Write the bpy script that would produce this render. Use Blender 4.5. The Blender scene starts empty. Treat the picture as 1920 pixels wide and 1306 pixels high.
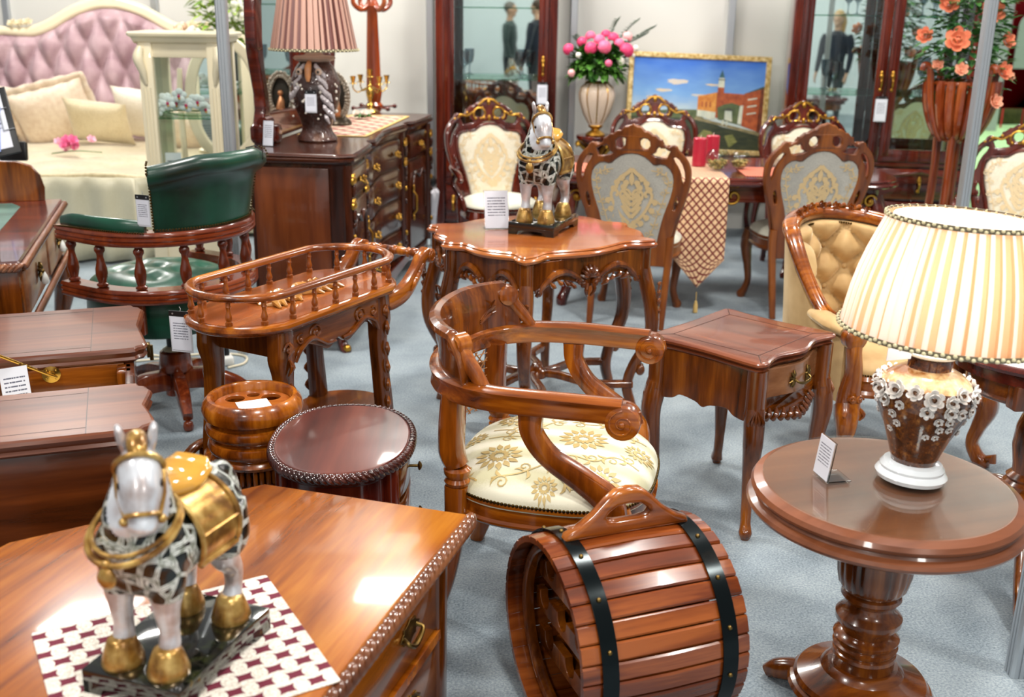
import bpy, bmesh, math, random
from mathutils import Vector, Matrix, Quaternion
from math import sin, cos, pi, radians, sqrt, atan2
rnd = random.Random(7)
SC = bpy.context.scene
COL = SC.collection
V = Vector
# ---------------------------------------------------------------- materials
def newmat(name):
    m = bpy.data.materials.new(name); m.use_nodes = True
    nt = m.node_tree; b = nt.nodes['Principled BSDF']
    return m, nt, b
def lin(c):
    return tuple(((x/12.92) if x <= .04045 else ((x+.055)/1.055)**2.4) for x in c)
def rgb(r, g, b): return lin((r/255, g/255, b/255)) + (1,)
def setp(b, **k):
    for n, v in k.items():
        b.inputs[{'rough':'Roughness','metal':'Metallic','coat':'Coat Weight','coatr':'Coat Roughness','trans':'Transmission Weight',
                  'sheen':'Sheen Weight','spec':'Specular IOR Level','ior':'IOR','alpha':'Alpha','sss':'Subsurface Weight','aniso':'Anisotropic'}[n]].default_value = v
def plain(name, col, **k):
    m, nt, b = newmat(name); b.inputs['Base Color'].default_value = rgb(*col); setp(b, **k); return m
def N(nt, t, **k):
    n = nt.nodes.new(t)
    for a, v in k.items(): setattr(n, a, v)
    return n
def ramp(nt, fac, stops, interp='LINEAR'):
    r = N(nt, 'ShaderNodeValToRGB'); cr = r.color_ramp; cr.interpolation = interp
    while len(cr.elements) < len(stops): cr.elements.new(.5)
    for e, (p, c) in zip(cr.elements, stops): e.position = p; e.color = rgb(*c) if len(c) == 3 else c
    nt.links.new(fac, r.inputs[0]); return r.outputs[0]
def coords(nt, scale=(1,1,1), rot=(0,0,0), loc=(0,0,0), which='Object'):
    tc = N(nt, 'ShaderNodeTexCoord'); mp = N(nt, 'ShaderNodeMapping')
    mp.inputs['Scale'].default_value = scale; mp.inputs['Rotation'].default_value = rot; mp.inputs['Location'].default_value = loc
    nt.links.new(tc.outputs[which], mp.inputs['Vector']); return mp.outputs[0]
def noise(nt, vec, scale, detail=3, rough=.5, dist=0):
    n = N(nt, 'ShaderNodeTexNoise'); n.inputs['Scale'].default_value = scale; n.inputs['Detail'].default_value = detail
    n.inputs['Roughness'].default_value = rough; n.inputs['Distortion'].default_value = dist
    nt.links.new(vec, n.inputs['Vector']); return n.outputs['Fac']
def mixc(nt, fac, a, b, mode='MIX'):
    m = N(nt, 'ShaderNodeMix'); m.data_type = 'RGBA'; m.blend_type = mode
    for s, v in ((m.inputs['Factor'], fac), (m.inputs['A'], a), (m.inputs['B'], b)):
        pass
    ins = [i for i in m.inputs if i.enabled]
    for s, v in zip(ins, (fac, a, b)):
        if hasattr(v, 'is_output'): nt.links.new(v, s)
        else: s.default_value = v
    return [o for o in m.outputs if o.enabled][0]
def math_(nt, op, a, b=None):
    m = N(nt, 'ShaderNodeMath', operation=op)
    for i, v in enumerate((a, b)):
        if v is None: continue
        if hasattr(v, 'is_output'): nt.links.new(v, m.inputs[i])
        else: m.inputs[i].default_value = v
    return m.outputs[0]
def bump(nt, b, h, strength=.3, dist=.01):
    n = N(nt, 'ShaderNodeBump'); n.inputs['Strength'].default_value = strength; n.inputs['Distance'].default_value = dist
    nt.links.new(h, n.inputs['Height']); nt.links.new(n.outputs[0], b.inputs['Normal'])
def wood(name, dark, mid, light, axis='z', scale=1.0, rough=.22, coat=.6, contrast=1.0, rot=0):
    m, nt, b = newmat(name)
    s = {'x':(1.2,14,14),'y':(14,1.2,14),'z':(14,14,1.2)}[axis]
    v = coords(nt, tuple(q*scale for q in s), (0,0,rot))
    n1 = noise(nt, v, 1.0, 4, .55, .6)
    n2 = noise(nt, v, 5.0, 3, .6)
    f = math_(nt, 'ADD', math_(nt, 'MULTIPLY', n1, .75), math_(nt, 'MULTIPLY', n2, .25))
    lo, hi = .5-.17/contrast, .5+.17/contrast
    c = ramp(nt, f, [(lo, dark), (.5, mid), (hi, light)])
    nt.links.new(c, b.inputs['Base Color'])
    setp(b, rough=rough, coat=coat, coatr=.06, spec=.45)
    return m
def fabric(name, c1, c2, scale=60, sheen=.3, rough=.7, bumpy=.25):
    m, nt, b = newmat(name)
    v = coords(nt)
    n1 = noise(nt, v, scale, 2); n2 = noise(nt, v, 5, 3)
    f = math_(nt, 'ADD', math_(nt, 'MULTIPLY', n1, .5), math_(nt, 'MULTIPLY', n2, .5))
    nt.links.new(ramp(nt, f, [(.38, c1), (.62, c2)]), b.inputs['Base Color'])
    setp(b, rough=rough, sheen=sheen, spec=.25); bump(nt, b, n1, bumpy, .002); return m
# ---------------------------------------------------------------- mesh builder
class MB:
    def __init__(s): s.v = []; s.f = []; s.m = []; s.T = None; s.hard = False
    def add(s, vs, fs, mi=0, M=None):
        o = len(s.v)
        if M is not None: vs = [M @ V(p) for p in vs]
        if s.T is not None: vs = [s.T(V(p)) for p in vs]
        s.v += [tuple(p) for p in vs]
        for f in fs: s.f.append(tuple(i+o for i in f)); s.m.append(mi)
        return s
    def box(s, c, d, bev=0, mi=0, M=None, seg=2):
        bm = bmesh.new(); bmesh.ops.create_cube(bm, size=1)
        bmesh.ops.scale(bm, vec=V(d), verts=bm.verts)
        if bev > 0: bmesh.ops.bevel(bm, geom=bm.edges[:], offset=min(bev, min(d)*.45), segments=seg, affect='EDGES', profile=.5)
        bmesh.ops.translate(bm, vec=V(c), verts=bm.verts)
        return s.addbm(bm, mi, M)
    def addbm(s, bm, mi=0, M=None):
        bm.verts.ensure_lookup_table()
        for i, q in enumerate(bm.verts): q.index = i
        s.add([q.co.copy() for q in bm.verts], [[q.index for q in f.verts] for f in bm.faces], mi, M); bm.free(); return s
    def mesh(s, me, mi=0, M=None):
        s.add([q.co.copy() for q in me.vertices], [tuple(p.vertices) for p in me.polygons], mi, M); return s
    def rings(s, rings, mi=0, close=True, cap0=True, cap1=True, M=None):
        n = len(rings[0]); vs = [p for r in rings for p in r]; fs = []
        for i in range(len(rings)-1):
            for j in range(n if close else n-1):
                a = i*n+j; b = i*n+(j+1) % n; fs.append((a, b, b+n, a+n))
        if cap0: fs.append(tuple(range(n-1, -1, -1)))
        if cap1: fs.append(tuple(range((len(rings)-1)*n, len(rings)*n)))
        return s.add(vs, fs, mi, M)
    def lathe(s, prof, c=(0,0,0), n=32, sx=1, sy=1, mod=None, mi=0, M=None, cap0=True, cap1=True, a0=0):
        R = []
        for r, z in prof:
            ring = []
            for k in range(n):
                a = a0+2*pi*k/n; rr = r*(mod(a, z) if mod else 1)
                ring.append((c[0]+rr*sx*cos(a), c[1]+rr*sy*sin(a), c[2]+z))
            R.append(ring)
        return s.rings(R, mi, True, cap0, cap1, M)
    def ell(s, c, r, n=14, k=9, mi=0, M=None):
        if not hasattr(r, '__len__'): r = (r, r, r)
        vs = [(c[0], c[1], c[2]-r[2])]; fs = []
        for i in range(1, k):
            t = -pi/2+pi*i/k
            for j in range(n):
                a = 2*pi*j/n; vs.append((c[0]+r[0]*cos(t)*cos(a), c[1]+r[1]*cos(t)*sin(a), c[2]+r[2]*sin(t)))
        vs.append((c[0], c[1], c[2]+r[2])); L = len(vs)-1
        for j in range(n):
            fs.append((0, 1+(j+1) % n, 1+j)); b = 1+(k-2)*n; fs.append((L, b+j, b+(j+1) % n))
            for i in range(k-2):
                a = 1+i*n; fs.append((a+j, a+(j+1) % n, a+n+(j+1) % n, a+n+j))
        return s.add(vs, fs, mi, M)
    def tube(s, path, r, n=10, closed=False, mi=0, M=None, flat=(1,1), up=None, pw=1.0, cap=True, rot=0):
        P = [V(p) for p in path]; L = len(P)
        rr = r if hasattr(r, '__len__') else [r]*L
        tang = []
        for i in range(L):
            a = P[(i-1) % L] if (closed or i > 0) else P[i]; b = P[(i+1) % L] if (closed or i < L-1) else P[i]
            t = (b-a); tang.append(t.normalized() if t.length > 1e-9 else V((0,0,1)))
        u = V(up) if up is not None else (V((0,0,1)) if abs(tang[0].z) < .9 else V((1,0,0)))
        R = []; x = None
        for i in range(L):
            t = tang[i]
            if up is not None or x is None:
                x = u-t*u.dot(t); x = x.normalized() if x.length > 1e-6 else t.orthogonal().normalized()
            else:
                x = x-t*x.dot(t); x = x.normalized() if x.length > 1e-6 else t.orthogonal().normalized()
            y = t.cross(x); ring = []
            ra = rr[i]; ra, rb = ra if hasattr(ra, '__len__') else (ra*flat[0], ra*flat[1])
            for k in range(n):
                a = 2*pi*(k+.5*rot)/n; ca, sa = cos(a), sin(a)
                if pw != 1:
                    ca = math.copysign(abs(ca)**pw, ca); sa = math.copysign(abs(sa)**pw, sa)
                ring.append(P[i]+x*(ca*ra)+y*(sa*rb))
            R.append(ring)
        if closed: R.append(R[0]); return s.rings(R, mi, True, False, False, M)
        return s.rings(R, mi, True, cap, cap, M)
    def sweep(s, path, sec, closed=False, mi=0, M=None, up=(0,0,1), scale=None, cap=True):
        """section points (side, up); side = right of travel in plan"""
        P = [V(p) for p in path]; L = len(P); R = []; U = V(up)
        for i in range(L):
            a = P[(i-1) % L] if (closed or i > 0) else P[i]; b = P[(i+1) % L] if (closed or i < L-1) else P[i]
            t = (b-a).normalized(); x = t.cross(U).normalized(); z = x.cross(t).normalized()
            k = scale[i] if scale else 1
            R.append([P[i]+x*(q[0]*k)+z*(q[1]*k) for q in sec])
        if closed: R.append(R[0]); cap = False
        return s.rings(R, mi, True, cap, cap, M)
    def slab(s, out, prof, mi=0, M=None):
        """out: CCW plan outline; prof: [(outward offset, z)] bottom to top, closed by caps"""
        s.hard = True; n = len(out); nor = []
        for i in range(n):
            a = V(out[(i-1) % n]).to_2d(); b = V(out[(i+1) % n]).to_2d(); t = (b-a).normalized(); nor.append(V((t.y, -t.x)))
        R = [[(out[i][0]+nor[i].x*o, out[i][1]+nor[i].y*o, z) for i in range(n)] for o, z in prof]
        return s.rings(R, mi, True, True, True, M)
    def grid(s, f, nu, nv, mi=0, M=None, closeu=False):
        vs = [f(i/(nu if closeu else nu-1), j/(nv-1)) for j in range(nv) for i in range(nu)]; fs = []
        for j in range(nv-1):
            for i in range(nu if closeu else nu-1):
                a = j*nu+i; b = j*nu+(i+1) % nu; fs.append((a, b, b+nu, a+nu))
        return s.add(vs, fs, mi, M)
    def strip(s, pts, w, S, mi=0, eps=.0012):
        """flat ribbon along 2D points mapped through S(u,v)->(point, normal)"""
        vs = []; L = len(pts)
        for i in range(L):
            a = V(pts[max(i-1, 0)]); b = V(pts[min(i+1, L-1)]); t = (b-a); t = t.normalized() if t.length > 1e-9 else V((1,0)); nn = V((-t.y, t.x))
            ww = (w[i] if hasattr(w, '__len__') else w)/2
            for sg in (-1, 1):
                q = V(pts[i])+nn*ww*sg; p, no = S(q.x, q.y); vs.append(V(p)+V(no)*eps)
        return s.add(vs, [(2*i, 2*i+2, 2*i+3, 2*i+1) for i in range(L-1)], mi)
    def build(s, name, mats, parent=None, loc=None, rot=None, smooth=40, mods=()):
        me = bpy.data.meshes.new(name); me.from_pydata(s.v, [], s.f)
        if not isinstance(mats, (list, tuple)): mats = [mats]
        for m in mats: me.materials.append(m)
        if len(mats) > 1: me.polygons.foreach_set('material_index', s.m)
        bm = bmesh.new(); bm.from_mesh(me)
        bmesh.ops.recalc_face_normals(bm, faces=bm.faces); bm.to_mesh(me); bm.free()
        if smooth:
            if s.hard and smooth == 40: smooth = 27
            me.shade_smooth(); me.set_sharp_from_angle(angle=radians(smooth))
        me.update()
        return link(name, me, parent, loc, rot, mods)
def link(name, me, parent=None, loc=None, rot=None, mods=()):
    o = bpy.data.objects.new(name, me); COL.objects.link(o)
    if parent: o.parent = parent
    if loc: o.location = loc
    if rot is not None: o.rotation_euler = rot if hasattr(rot, '__len__') else (0, 0, rot)
    for t, kw in mods:
        md = o.modifiers.new(t, t)
        for k, v in kw.items(): setattr(md, k, v)
    return o
def tag(o, label=None, cat=None, group=None, kind=None):
    if label: o['label'] = label
    if cat: o['category'] = cat
    if group: o['group'] = group
    if kind: o['kind'] = kind
    return o
def thing(name, label, cat, loc=(0,0,0), rz=0, group=None, rot=None, s=1):
    o = bpy.data.objects.new(name, None); COL.objects.link(o); o.empty_display_size = .1
    o.location = loc; o.rotation_euler = rot if rot else (0, 0, rz); o.scale = (s, s, s)
    return tag(o, label, cat, group)
def copy_thing(src, label, loc=None, rz=None, group=None, s=None):
    def cp(o, par):
        c = o.copy(); COL.objects.link(c)
        if par is not None: c.parent = par; c.matrix_parent_inverse = o.matrix_parent_inverse.copy()
        for ch in list(o.children): cp(ch, c)
        return c
    r = cp(src, None)
    if loc is not None: r.location = loc
    if rz is not None: r.rotation_euler = rz if hasattr(rz, '__len__') else (0, 0, rz)
    if s: r.scale = (s, s, s)
    return tag(r, label, None, group)
def bez(pts, n=8, closed=False):
    """Catmull-Rom through points"""
    P = [V(p) for p in pts]; L = len(P); out = []
    rng = L if closed else L-1
    for i in range(rng):
        p0 = P[(i-1) % L] if (closed or i > 0) else P[i]*2-P[i+1]
        p1 = P[i]; p2 = P[(i+1) % L]
        p3 = P[(i+2) % L] if (closed or i+2 < L) else P[i+1]*2-P[i]
        for k in range(n):
            t = k/n
            out.append(.5*((2*p1)+(p2-p0)*t+(2*p0-5*p1+4*p2-p3)*t*t+(3*p1-p0-3*p2+p3)*t**3))
    if not closed: out.append(P[-1])
    return out
def lerp_list(vals, n):
    out = []; L = len(vals)-1
    for i in range(n):
        t = i/(n-1)*L; k = min(int(t), L-1); f = t-k; a, b = vals[k], vals[k+1]
        out.append(tuple(x+(y-x)*f for x, y in zip(a, b)) if hasattr(a, '__len__') else a+(b-a)*f)
    return out
def ctube(mb, pts, rad, n=10, k=6, **kw):
    P = bez(pts, k); mb.tube(P, lerp_list(rad, len(P)), n, **kw); return mb
def plate(outer, holes=(), thick=.02, bev=.004, res=2):
    """2D outline with holes, filled and extruded about z=0; returns a mesh"""
    cu = bpy.data.curves.new('outline', 'CURVE'); cu.dimensions = '2D'; cu.fill_mode = 'BOTH'
    cu.extrude = max(thick/2-bev, .0005); cu.bevel_depth = bev; cu.bevel_resolution = res; cu.offset = -bev
    for pl in (outer,)+tuple(holes):
        sp = cu.splines.new('POLY'); sp.points.add(len(pl)-1); sp.use_cyclic_u = True
        for q, p in zip(sp.points, pl): q.co = (p[0], p[1], 0, 1)
    o = bpy.data.objects.new('outline', cu); COL.objects.link(o)
    dg = bpy.context.evaluated_depsgraph_get(); dg.update()
    me = bpy.data.meshes.new_from_object(o.evaluated_get(dg), depsgraph=dg)
    bpy.data.objects.remove(o); bpy.data.curves.remove(cu)
    return me
def remesh_of(mb, voxel=.006, smooth=6):
    me = bpy.data.meshes.new('blend'); me.from_pydata(mb.v, [], mb.f)
    bm = bmesh.new(); bm.from_mesh(me); bmesh.ops.recalc_face_normals(bm, faces=bm.faces); bm.to_mesh(me); bm.free()
    o = bpy.data.objects.new('blend', me); COL.objects.link(o)
    r = o.modifiers.new('r', 'REMESH'); r.mode = 'VOXEL'; r.voxel_size = voxel
    if smooth: q = o.modifiers.new('s', 'SMOOTH'); q.iterations = smooth; q.factor = .5
    dg = bpy.context.evaluated_depsgraph_get(); dg.update()
    out = bpy.data.meshes.new_from_object(o.evaluated_get(dg), depsgraph=dg)
    bpy.data.objects.remove(o); bpy.data.meshes.remove(me)
    return out
def mirror(pts):  # half outline with x>=0 from top to bottom -> closed outline
    return [tuple(p) for p in pts]+[(-p[0], p[1]) for p in reversed(pts) if abs(p[0]) > 1e-6]
XZ = Matrix(((1,0,0,0),(0,0,-1,0),(0,1,0,0),(0,0,0,1)))      # plate x,y -> x,z (normal -y)
YZ = Matrix(((0,0,1,0),(1,0,0,0),(0,1,0,0),(0,0,0,1)))       # plate x,y -> y,z (normal +x)
def Tr(x=0, y=0, z=0): return Matrix.Translation((x, y, z))
def Rz(a): return Matrix.Rotation(a, 4, 'Z')
def Rx(a): return Matrix.Rotation(a, 4, 'X')
def Ry(a): return Matrix.Rotation(a, 4, 'Y')
def spiral(c, r0, r1, a0, turns, n=18):
    return [(c[0]+(r0+(r1-r0)*k/n)*cos(a0+2*pi*turns*k/n), c[1]+(r0+(r1-r0)*k/n)*sin(a0+2*pi*turns*k/n)) for k in range(n+1)]
def rrect(w, d, r, n=4):
    o = []
    for sx, sy, a in ((1,1,0), (-1,1,pi/2), (-1,-1,pi), (1,-1,3*pi/2)):
        for k in range(n+1):
            t = a+pi/2*k/n; o.append((sx*(w/2-r)+r*cos(t), sy*(d/2-r)+r*sin(t)))
    return o
# ---------------------------------------------------------------- camera
F_PX, VX, VY, CAMZ = 2000.0, 860.0, 6950.0, 1.65
_d = V((VX-960, VY-653, F_PX)).normalized()               # world down in camera axes (x right, y down, z forward)
_f = (V((0,0,1))-_d*_d.z).normalized(); _r = _d.cross(_f)
cam = bpy.data.cameras.new('camera'); co = bpy.data.objects.new('camera', cam); COL.objects.link(co)
Rm = Matrix(((_r.x, -_r.y, -_r.z), (_f.x, -_f.y, -_f.z), (-_d.x, _d.y, _d.z)))
co.matrix_world = Matrix.Translation((0, 0, CAMZ)) @ Rm.to_4x4()
cam.sensor_width = 36; cam.lens = 36*F_PX/1920; cam.clip_end = 200
cam.dof.use_dof = True; cam.dof.focus_distance = 3.05; cam.dof.aperture_fstop = 3.2
SC.camera = co
# ---------------------------------------------------------------- shared materials
W_honey = wood('honey_wood', (72,28,3), (138,68,8), (192,112,26), 'z', 1.0)
W_honeyx = wood('honey_wood_along_x', (72,28,3), (138,68,8), (192,112,26), 'x', 1.0)
W_top = wood('amber_veneer', (98,44,8), (154,84,20), (190,120,38), 'y', .7, .24, .6, 1.05)
W_red = wood('mahogany', (40,10,6), (80,22,10), (114,40,18), 'z', 1.0, .2)
W_redx = wood('mahogany_along_x', (40,10,6), (80,22,10), (114,40,18), 'x', 1.0, .2)
W_brown = wood('brown_walnut', (48,19,2), (102,48,6), (150,82,18), 'z', 1.0)
W_brownx = wood('brown_walnut_along_x', (48,19,2), (102,48,6), (150,82,18), 'x', 1.0)
W_browny = wood('brown_walnut_along_y', (48,19,2), (102,48,6), (150,82,18), 'y', 1.0)
W_plum = wood('plum_veneer', (58,20,14), (92,38,26), (120,58,40), 'y', .5, .32, .3)
W_rosyx = wood('rosy_veneer_along_x', (66,28,12), (100,50,26), (126,72,42), 'x', .6, .3, .3)
W_rosyy = wood('rosy_veneer_along_y', (76,32,14), (112,54,28), (140,78,46), 'y', .6, .26, .4)
W_back = wood('plain_chair_back_wood', (68,29,3), (110,53,8), (140,76,18), 'z', .8, .33, .25)
W_dark = wood('dark_dresser_wood', (30,9,3), (58,22,7), (88,40,15), 'z', 1.0, .26, .35)
W_darkx = wood('dark_dresser_wood_along_x', (30,9,3), (58,22,7), (88,40,15), 'x', 1.0, .26, .35)
M_gold = plain('antique_gold', (196,148,62), metal=1, rough=.3)
M_brass = plain('brass', (205,165,80), metal=1, rough=.22)
M_abrass = plain('aged_brass', (120,96,52), metal=1, rough=.35)
M_alu = plain('brushed_aluminium', (196,200,204), metal=.85, rough=.38)
M_white = plain('white_plastic', (235,235,230), rough=.4)
M_black = plain('black_plastic', (18,18,20), rough=.35)
M_cream = plain('cream_lacquer', (236,224,192), rough=.35, coat=.3)
M_clear = plain('clear_acrylic', (245,250,252), rough=.02, trans=1.0, ior=1.2)
def glassmat(name, col=(235,246,242), ior=1.45, rough=.0):
    m, nt, b = newmat(name); b.inputs['Base Color'].default_value = rgb(*col); setp(b, trans=1, rough=rough, ior=ior); return m
def thinglass(name, tint, refl, rough=.02):
    m = bpy.data.materials.new(name); m.use_nodes = True; nt = m.node_tree; nt.nodes.remove(nt.nodes['Principled BSDF'])
    t = N(nt, 'ShaderNodeBsdfTransparent'); t.inputs[0].default_value = rgb(*tint); g = N(nt, 'ShaderNodeBsdfGlossy'); g.inputs['Roughness'].default_value = rough
    fr = N(nt, 'ShaderNodeLayerWeight'); fr.inputs[0].default_value = .5; mx = N(nt, 'ShaderNodeMixShader'); f3 = math_(nt, 'POWER', fr.outputs['Facing'], 3.0); nt.links.new(math_(nt, 'MINIMUM', math_(nt, 'ADD', math_(nt, 'MULTIPLY', f3, .3*refl), .035*refl), .8), mx.inputs[0])
    nt.links.new(t.outputs[0], mx.inputs[1]); nt.links.new(g.outputs[0], mx.inputs[2]); nt.links.new(mx.outputs[0], nt.nodes['Material Output'].inputs[0]); return m
M_glass = thinglass('clear_glass', (246,250,248), 1.0); M_crystal = thinglass('cut_crystal', (222,228,232), 3.5, .05)
M_gshelf = thinglass('green_edged_glass', (190,226,210), 1.6)
def paper_mat():
    m, nt, b = newmat('printed_paper')
    v = coords(nt, which='Generated'); sx = N(nt, 'ShaderNodeSeparateXYZ'); nt.links.new(v, sx.inputs[0])
    row = math_(nt, 'FRACT', math_(nt, 'MULTIPLY', sx.outputs[1], 13)); rowi = math_(nt, 'FLOOR', math_(nt, 'MULTIPLY', sx.outputs[1], 13))
    cb = N(nt, 'ShaderNodeCombineXYZ'); nt.links.new(math_(nt, 'MULTIPLY', sx.outputs[0], 18), cb.inputs[0]); nt.links.new(math_(nt, 'MULTIPLY', rowi, 7.3), cb.inputs[1])
    w = noise(nt, cb.outputs[0], 1.0, 1)
    ink = math_(nt, 'MULTIPLY', math_(nt, 'GREATER_THAN', w, .42), math_(nt, 'LESS_THAN', math_(nt, 'ABSOLUTE', math_(nt, 'SUBTRACT', row, .5)), .2))
    for ax, lo, hi in ((0, .12, .88), (1, .1, .86)):
        ink = math_(nt, 'MULTIPLY', ink, math_(nt, 'MULTIPLY', math_(nt, 'GREATER_THAN', sx.outputs[ax], lo), math_(nt, 'LESS_THAN', sx.outputs[ax], hi)))
    nt.links.new(mixc(nt, ink, rgb(232,233,238), rgb(120,122,132)), b.inputs['Base Color']); setp(b, rough=.6); return m
M_paper = paper_mat()
# ---------------------------------------------------------------- room
def struct(name, mb, mat, **k): return tag(mb.build(name, mat, smooth=0, **k), kind='structure')
def carpet(name, c1, c2, c3):
    m, nt, b = newmat(name)
    v = coords(nt)
    n1 = noise(nt, v, 150, 2, .7); n2 = noise(nt, v, 3.2, 5, .62, .3)
    f = math_(nt, 'ADD', math_(nt, 'MULTIPLY', n1, .62), math_(nt, 'MULTIPLY', n2, .38))
    nt.links.new(ramp(nt, f, [(.33, c1), (.5, c2), (.67, c3)]), b.inputs['Base Color'])
    setp(b, rough=.95, spec=.1, sheen=.15); bump(nt, b, n1, .5, .004); return m
M_carpet = carpet('blue_grey_carpet', (98,112,122), (140,152,160), (172,182,186))
M_green = carpet('green_carpet', (128,176,118), (150,194,136), (170,208,152))
M_wall = plain('white_panel', (218,217,211), rough=.55, spec=.3)
mb = MB(); mb.add([(-7,-4,0), (16,-4,0), (16,25,0), (-7,25,0)], [(0,1,2,3)]); struct('floor', mb, M_carpet)
mb = MB(); mb.box((8.65, 15, -.004), (12.6, 18, .014)); struct('floor_aisle', mb, M_green)
mb = MB(); mb.box((.95, 8.5, 1.5), (4.9, .06, 3)); struct('wall_back', mb, M_wall)
mb = MB(); mb.box((-4.25, 9.45, 1.5), (5.5, .06, 3)); struct('wall_bed', mb, M_wall)
mb = MB(); mb.box((-1.53, 9.0, 1.5), (.06, .93, 3)); struct('wall_step', mb, M_wall)
mb = MB(); mb.box((1.0, -3.6, 1.5), (12, .06, 3)); struct('wall_front', mb, plain('pale_blue_panel', (226,232,236), rough=.6))
def post(name, x, y, h, w=.05, grooves=True):
    mb = MB(); sec = []
    for k in range(4):                                          # extruded octagon with two grooves a side
        a = pi/2*k
        for q in ((-.5,-.36), (-.5,-.2), (-.42,-.18), (-.42,-.1), (-.5,-.08), (-.5,.08), (-.42,.1), (-.42,.18), (-.5,.2), (-.5,.36), (-.36,.5)):
            sec.append((w*(q[0]*cos(a)-q[1]*-sin(a))*1.0, w*(q[0]*-sin(a)+q[1]*cos(a))))
    mb.rings([[(p[0], p[1], z) for p in sec] for z in (0, h)])
    return mb.build(name, M_alu, loc=(x, y, 0), smooth=0)
for n, (x, y, z0) in enumerate(((-.66, 8.45, 0), (.43, 8.45, 0), (1.62, 8.45, 0), (-4.3, 9.4, 0), (-3.05, 9.4, 0))):
    mb = MB(); mb.box((x, y, 1.5), (.055, .05, 3), .006); struct('trim_%d' % (n+1), mb, M_alu)
for x, y, lb in ((-1.335, 5.04, 'grooved aluminium post standing between the cream cabinet and the dresser'),
                 (2.11, 5.0, 'grooved aluminium post in front of the wooden planter of roses'),
                 (1.345, 2.43, 'grooved aluminium post beside the pedestal table, close to the camera')):
    tag(post('exhibition_post', x, y, 3.0), lb, 'post', 'aluminium stand posts')
# ---------------------------------------------------------------- light
w = bpy.data.worlds.new('hall'); SC.world = w; w.use_nodes = True
bg = w.node_tree.nodes['Background']; bg.inputs[0].default_value = rgb(246,246,246); bg.inputs[1].default_value = .28
def area(name, loc, size, power, target=None, col=(1,1,1), sy=None):
    l = bpy.data.lights.new(name, 'AREA'); l.energy = power; l.size = size; l.color = col
    if sy: l.shape = 'RECTANGLE'; l.size_y = sy
    o = bpy.data.objects.new(name, l); COL.objects.link(o); o.location = loc
    d = (V(target) if target else V((loc[0], loc[1], 0)))-V(loc)
    o.rotation_euler = d.to_track_quat('-Z', 'Y').to_euler(); return o
for x, y, z, p, sz in ((-2.2,1.2,3.9,48,.4), (.5,.4,3.9,52,.4), (2.6,1.6,3.9,48,.4), (-1.5,4.4,3.9,58,.4), (1.2,4.0,3.9,56,.4), (3.4,5.0,3.9,50,.4), (-3.4,7.6,3.6,70,.8), (-.3,7.5,3.3,60,.8), (2.6,7.0,3.9,44,.4), (-1.4,-1.9,3.7,40,.5), (2.2,-1.9,3.7,40,.5), (6.5,12.5,4.2,220,1.2), (7.5,17.0,4.2,160,1.2)):  # the two behind the camera are added fill to brighten the front wall
    area('ceiling_and_fill_lamp', (x, y, z), sz, p*1.3, None, (1, .96, .9))
SC.view_settings.view_transform = 'Standard'; SC.view_settings.look = 'None'; SC.view_settings.exposure = .22; SC.view_settings.gamma = 1
SC.cycles.use_denoising = True; SC.cycles.max_bounces = 10; SC.cycles.transparent_max_bounces = 24; SC.cycles.glossy_bounces = 6; SC.cycles.sample_clamp_indirect = 6
# ---------------------------------------------------------------- furniture helpers
def sq(): return dict(n=12, pw=.55)
def leg_path(top, out, H, knee=.03, foot=.035, z0=0.0):
    """cabriole centre line from the top down, bulging towards the plan direction out"""
    o = V((out[0], out[1], 0)).normalized(); x, y = top
    pr = ((1, 0), (.88, knee*.6), (.74, knee), (.5, knee*.25), (.28, -knee*.25), (.12, foot*.45), (.05, foot), (0, foot*1.0))
    return [V((x, y, z0+H*t))+o*q for t, q in pr]
def cabriole(mb, top, out, H, w=(.034,.036,.03,.021,.017,.019,.024,.02), knee=.03, foot=.035, mi=0, **kw):
    P = bez(leg_path(top, out, H, knee, foot), 5); mb.tube(P, lerp_list(w, len(P)), 12, pw=.6, up=(out[0], out[1], 0), mi=mi, rot=0, **kw); return mb
def leafcarve(mb, c, out, r, h, mi=0, n=5):
    """a fan of raised acanthus lobes on a surface: c centre top, out direction outwards"""
    o = V((out[0], out[1], 0)).normalized(); t = V((-o.y, o.x, 0)); c = V(c)
    for k in range(n):
        a = (k-(n-1)/2)/max(1, (n-1)/2)
        P = [c+t*(a*r*.15)+V((0,0,0)), c+t*(a*r*.8)+o*.006-V((0,0,h*.45)), c+t*(a*r*.55)+o*.004-V((0,0,h*(1-.25*abs(a))))]
        ctube(mb, P, (r*.08, r*.2, r*.05), 6, 4, mi=mi)
def scroll3(mb, c, t, up, r, rad, turns=1.4, a0=0, sgn=1, mi=0, n=6):
    """a raised spiral in the plane spanned by t and up"""
    t, up, c = V(t).normalized(), V(up).normalized(), V(c)
    P = [c+t*(sgn*x)+up*y for x, y in spiral((0,0), r, r*.18, a0, turns, 16)]
    mb.tube(P, lerp_list((rad*.7, rad, rad*.8), len(P)), n, mi=mi)
    mb.ell(c, rad*1.5, 8, 6, mi=mi)
def beads(mb, path, r, step, mi=0, flat=.7):
    P = [V(p) for p in path]; acc = 0
    for a, b in zip(P, P[1:]):
        L = (b-a).length
        while acc < L:
            q = a.lerp(b, acc/L) if L else a; mb.ell(q, r, 6, 4, mi=mi); acc += step
        acc -= L
def leafstroke(a, b, w, bend=0):
    a, b = V(a), V(b); d = b-a; nn = V((-d.y, d.x))*bend
    P = [a, a.lerp(b, .33)+nn*.8, a.lerp(b, .66)+nn, b]; P = bez(P, 3)
    return P, [w*max(.12, sin(pi*min(.98, .06+.94*i/(len(P)-1)))) for i in range(len(P))]
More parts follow.
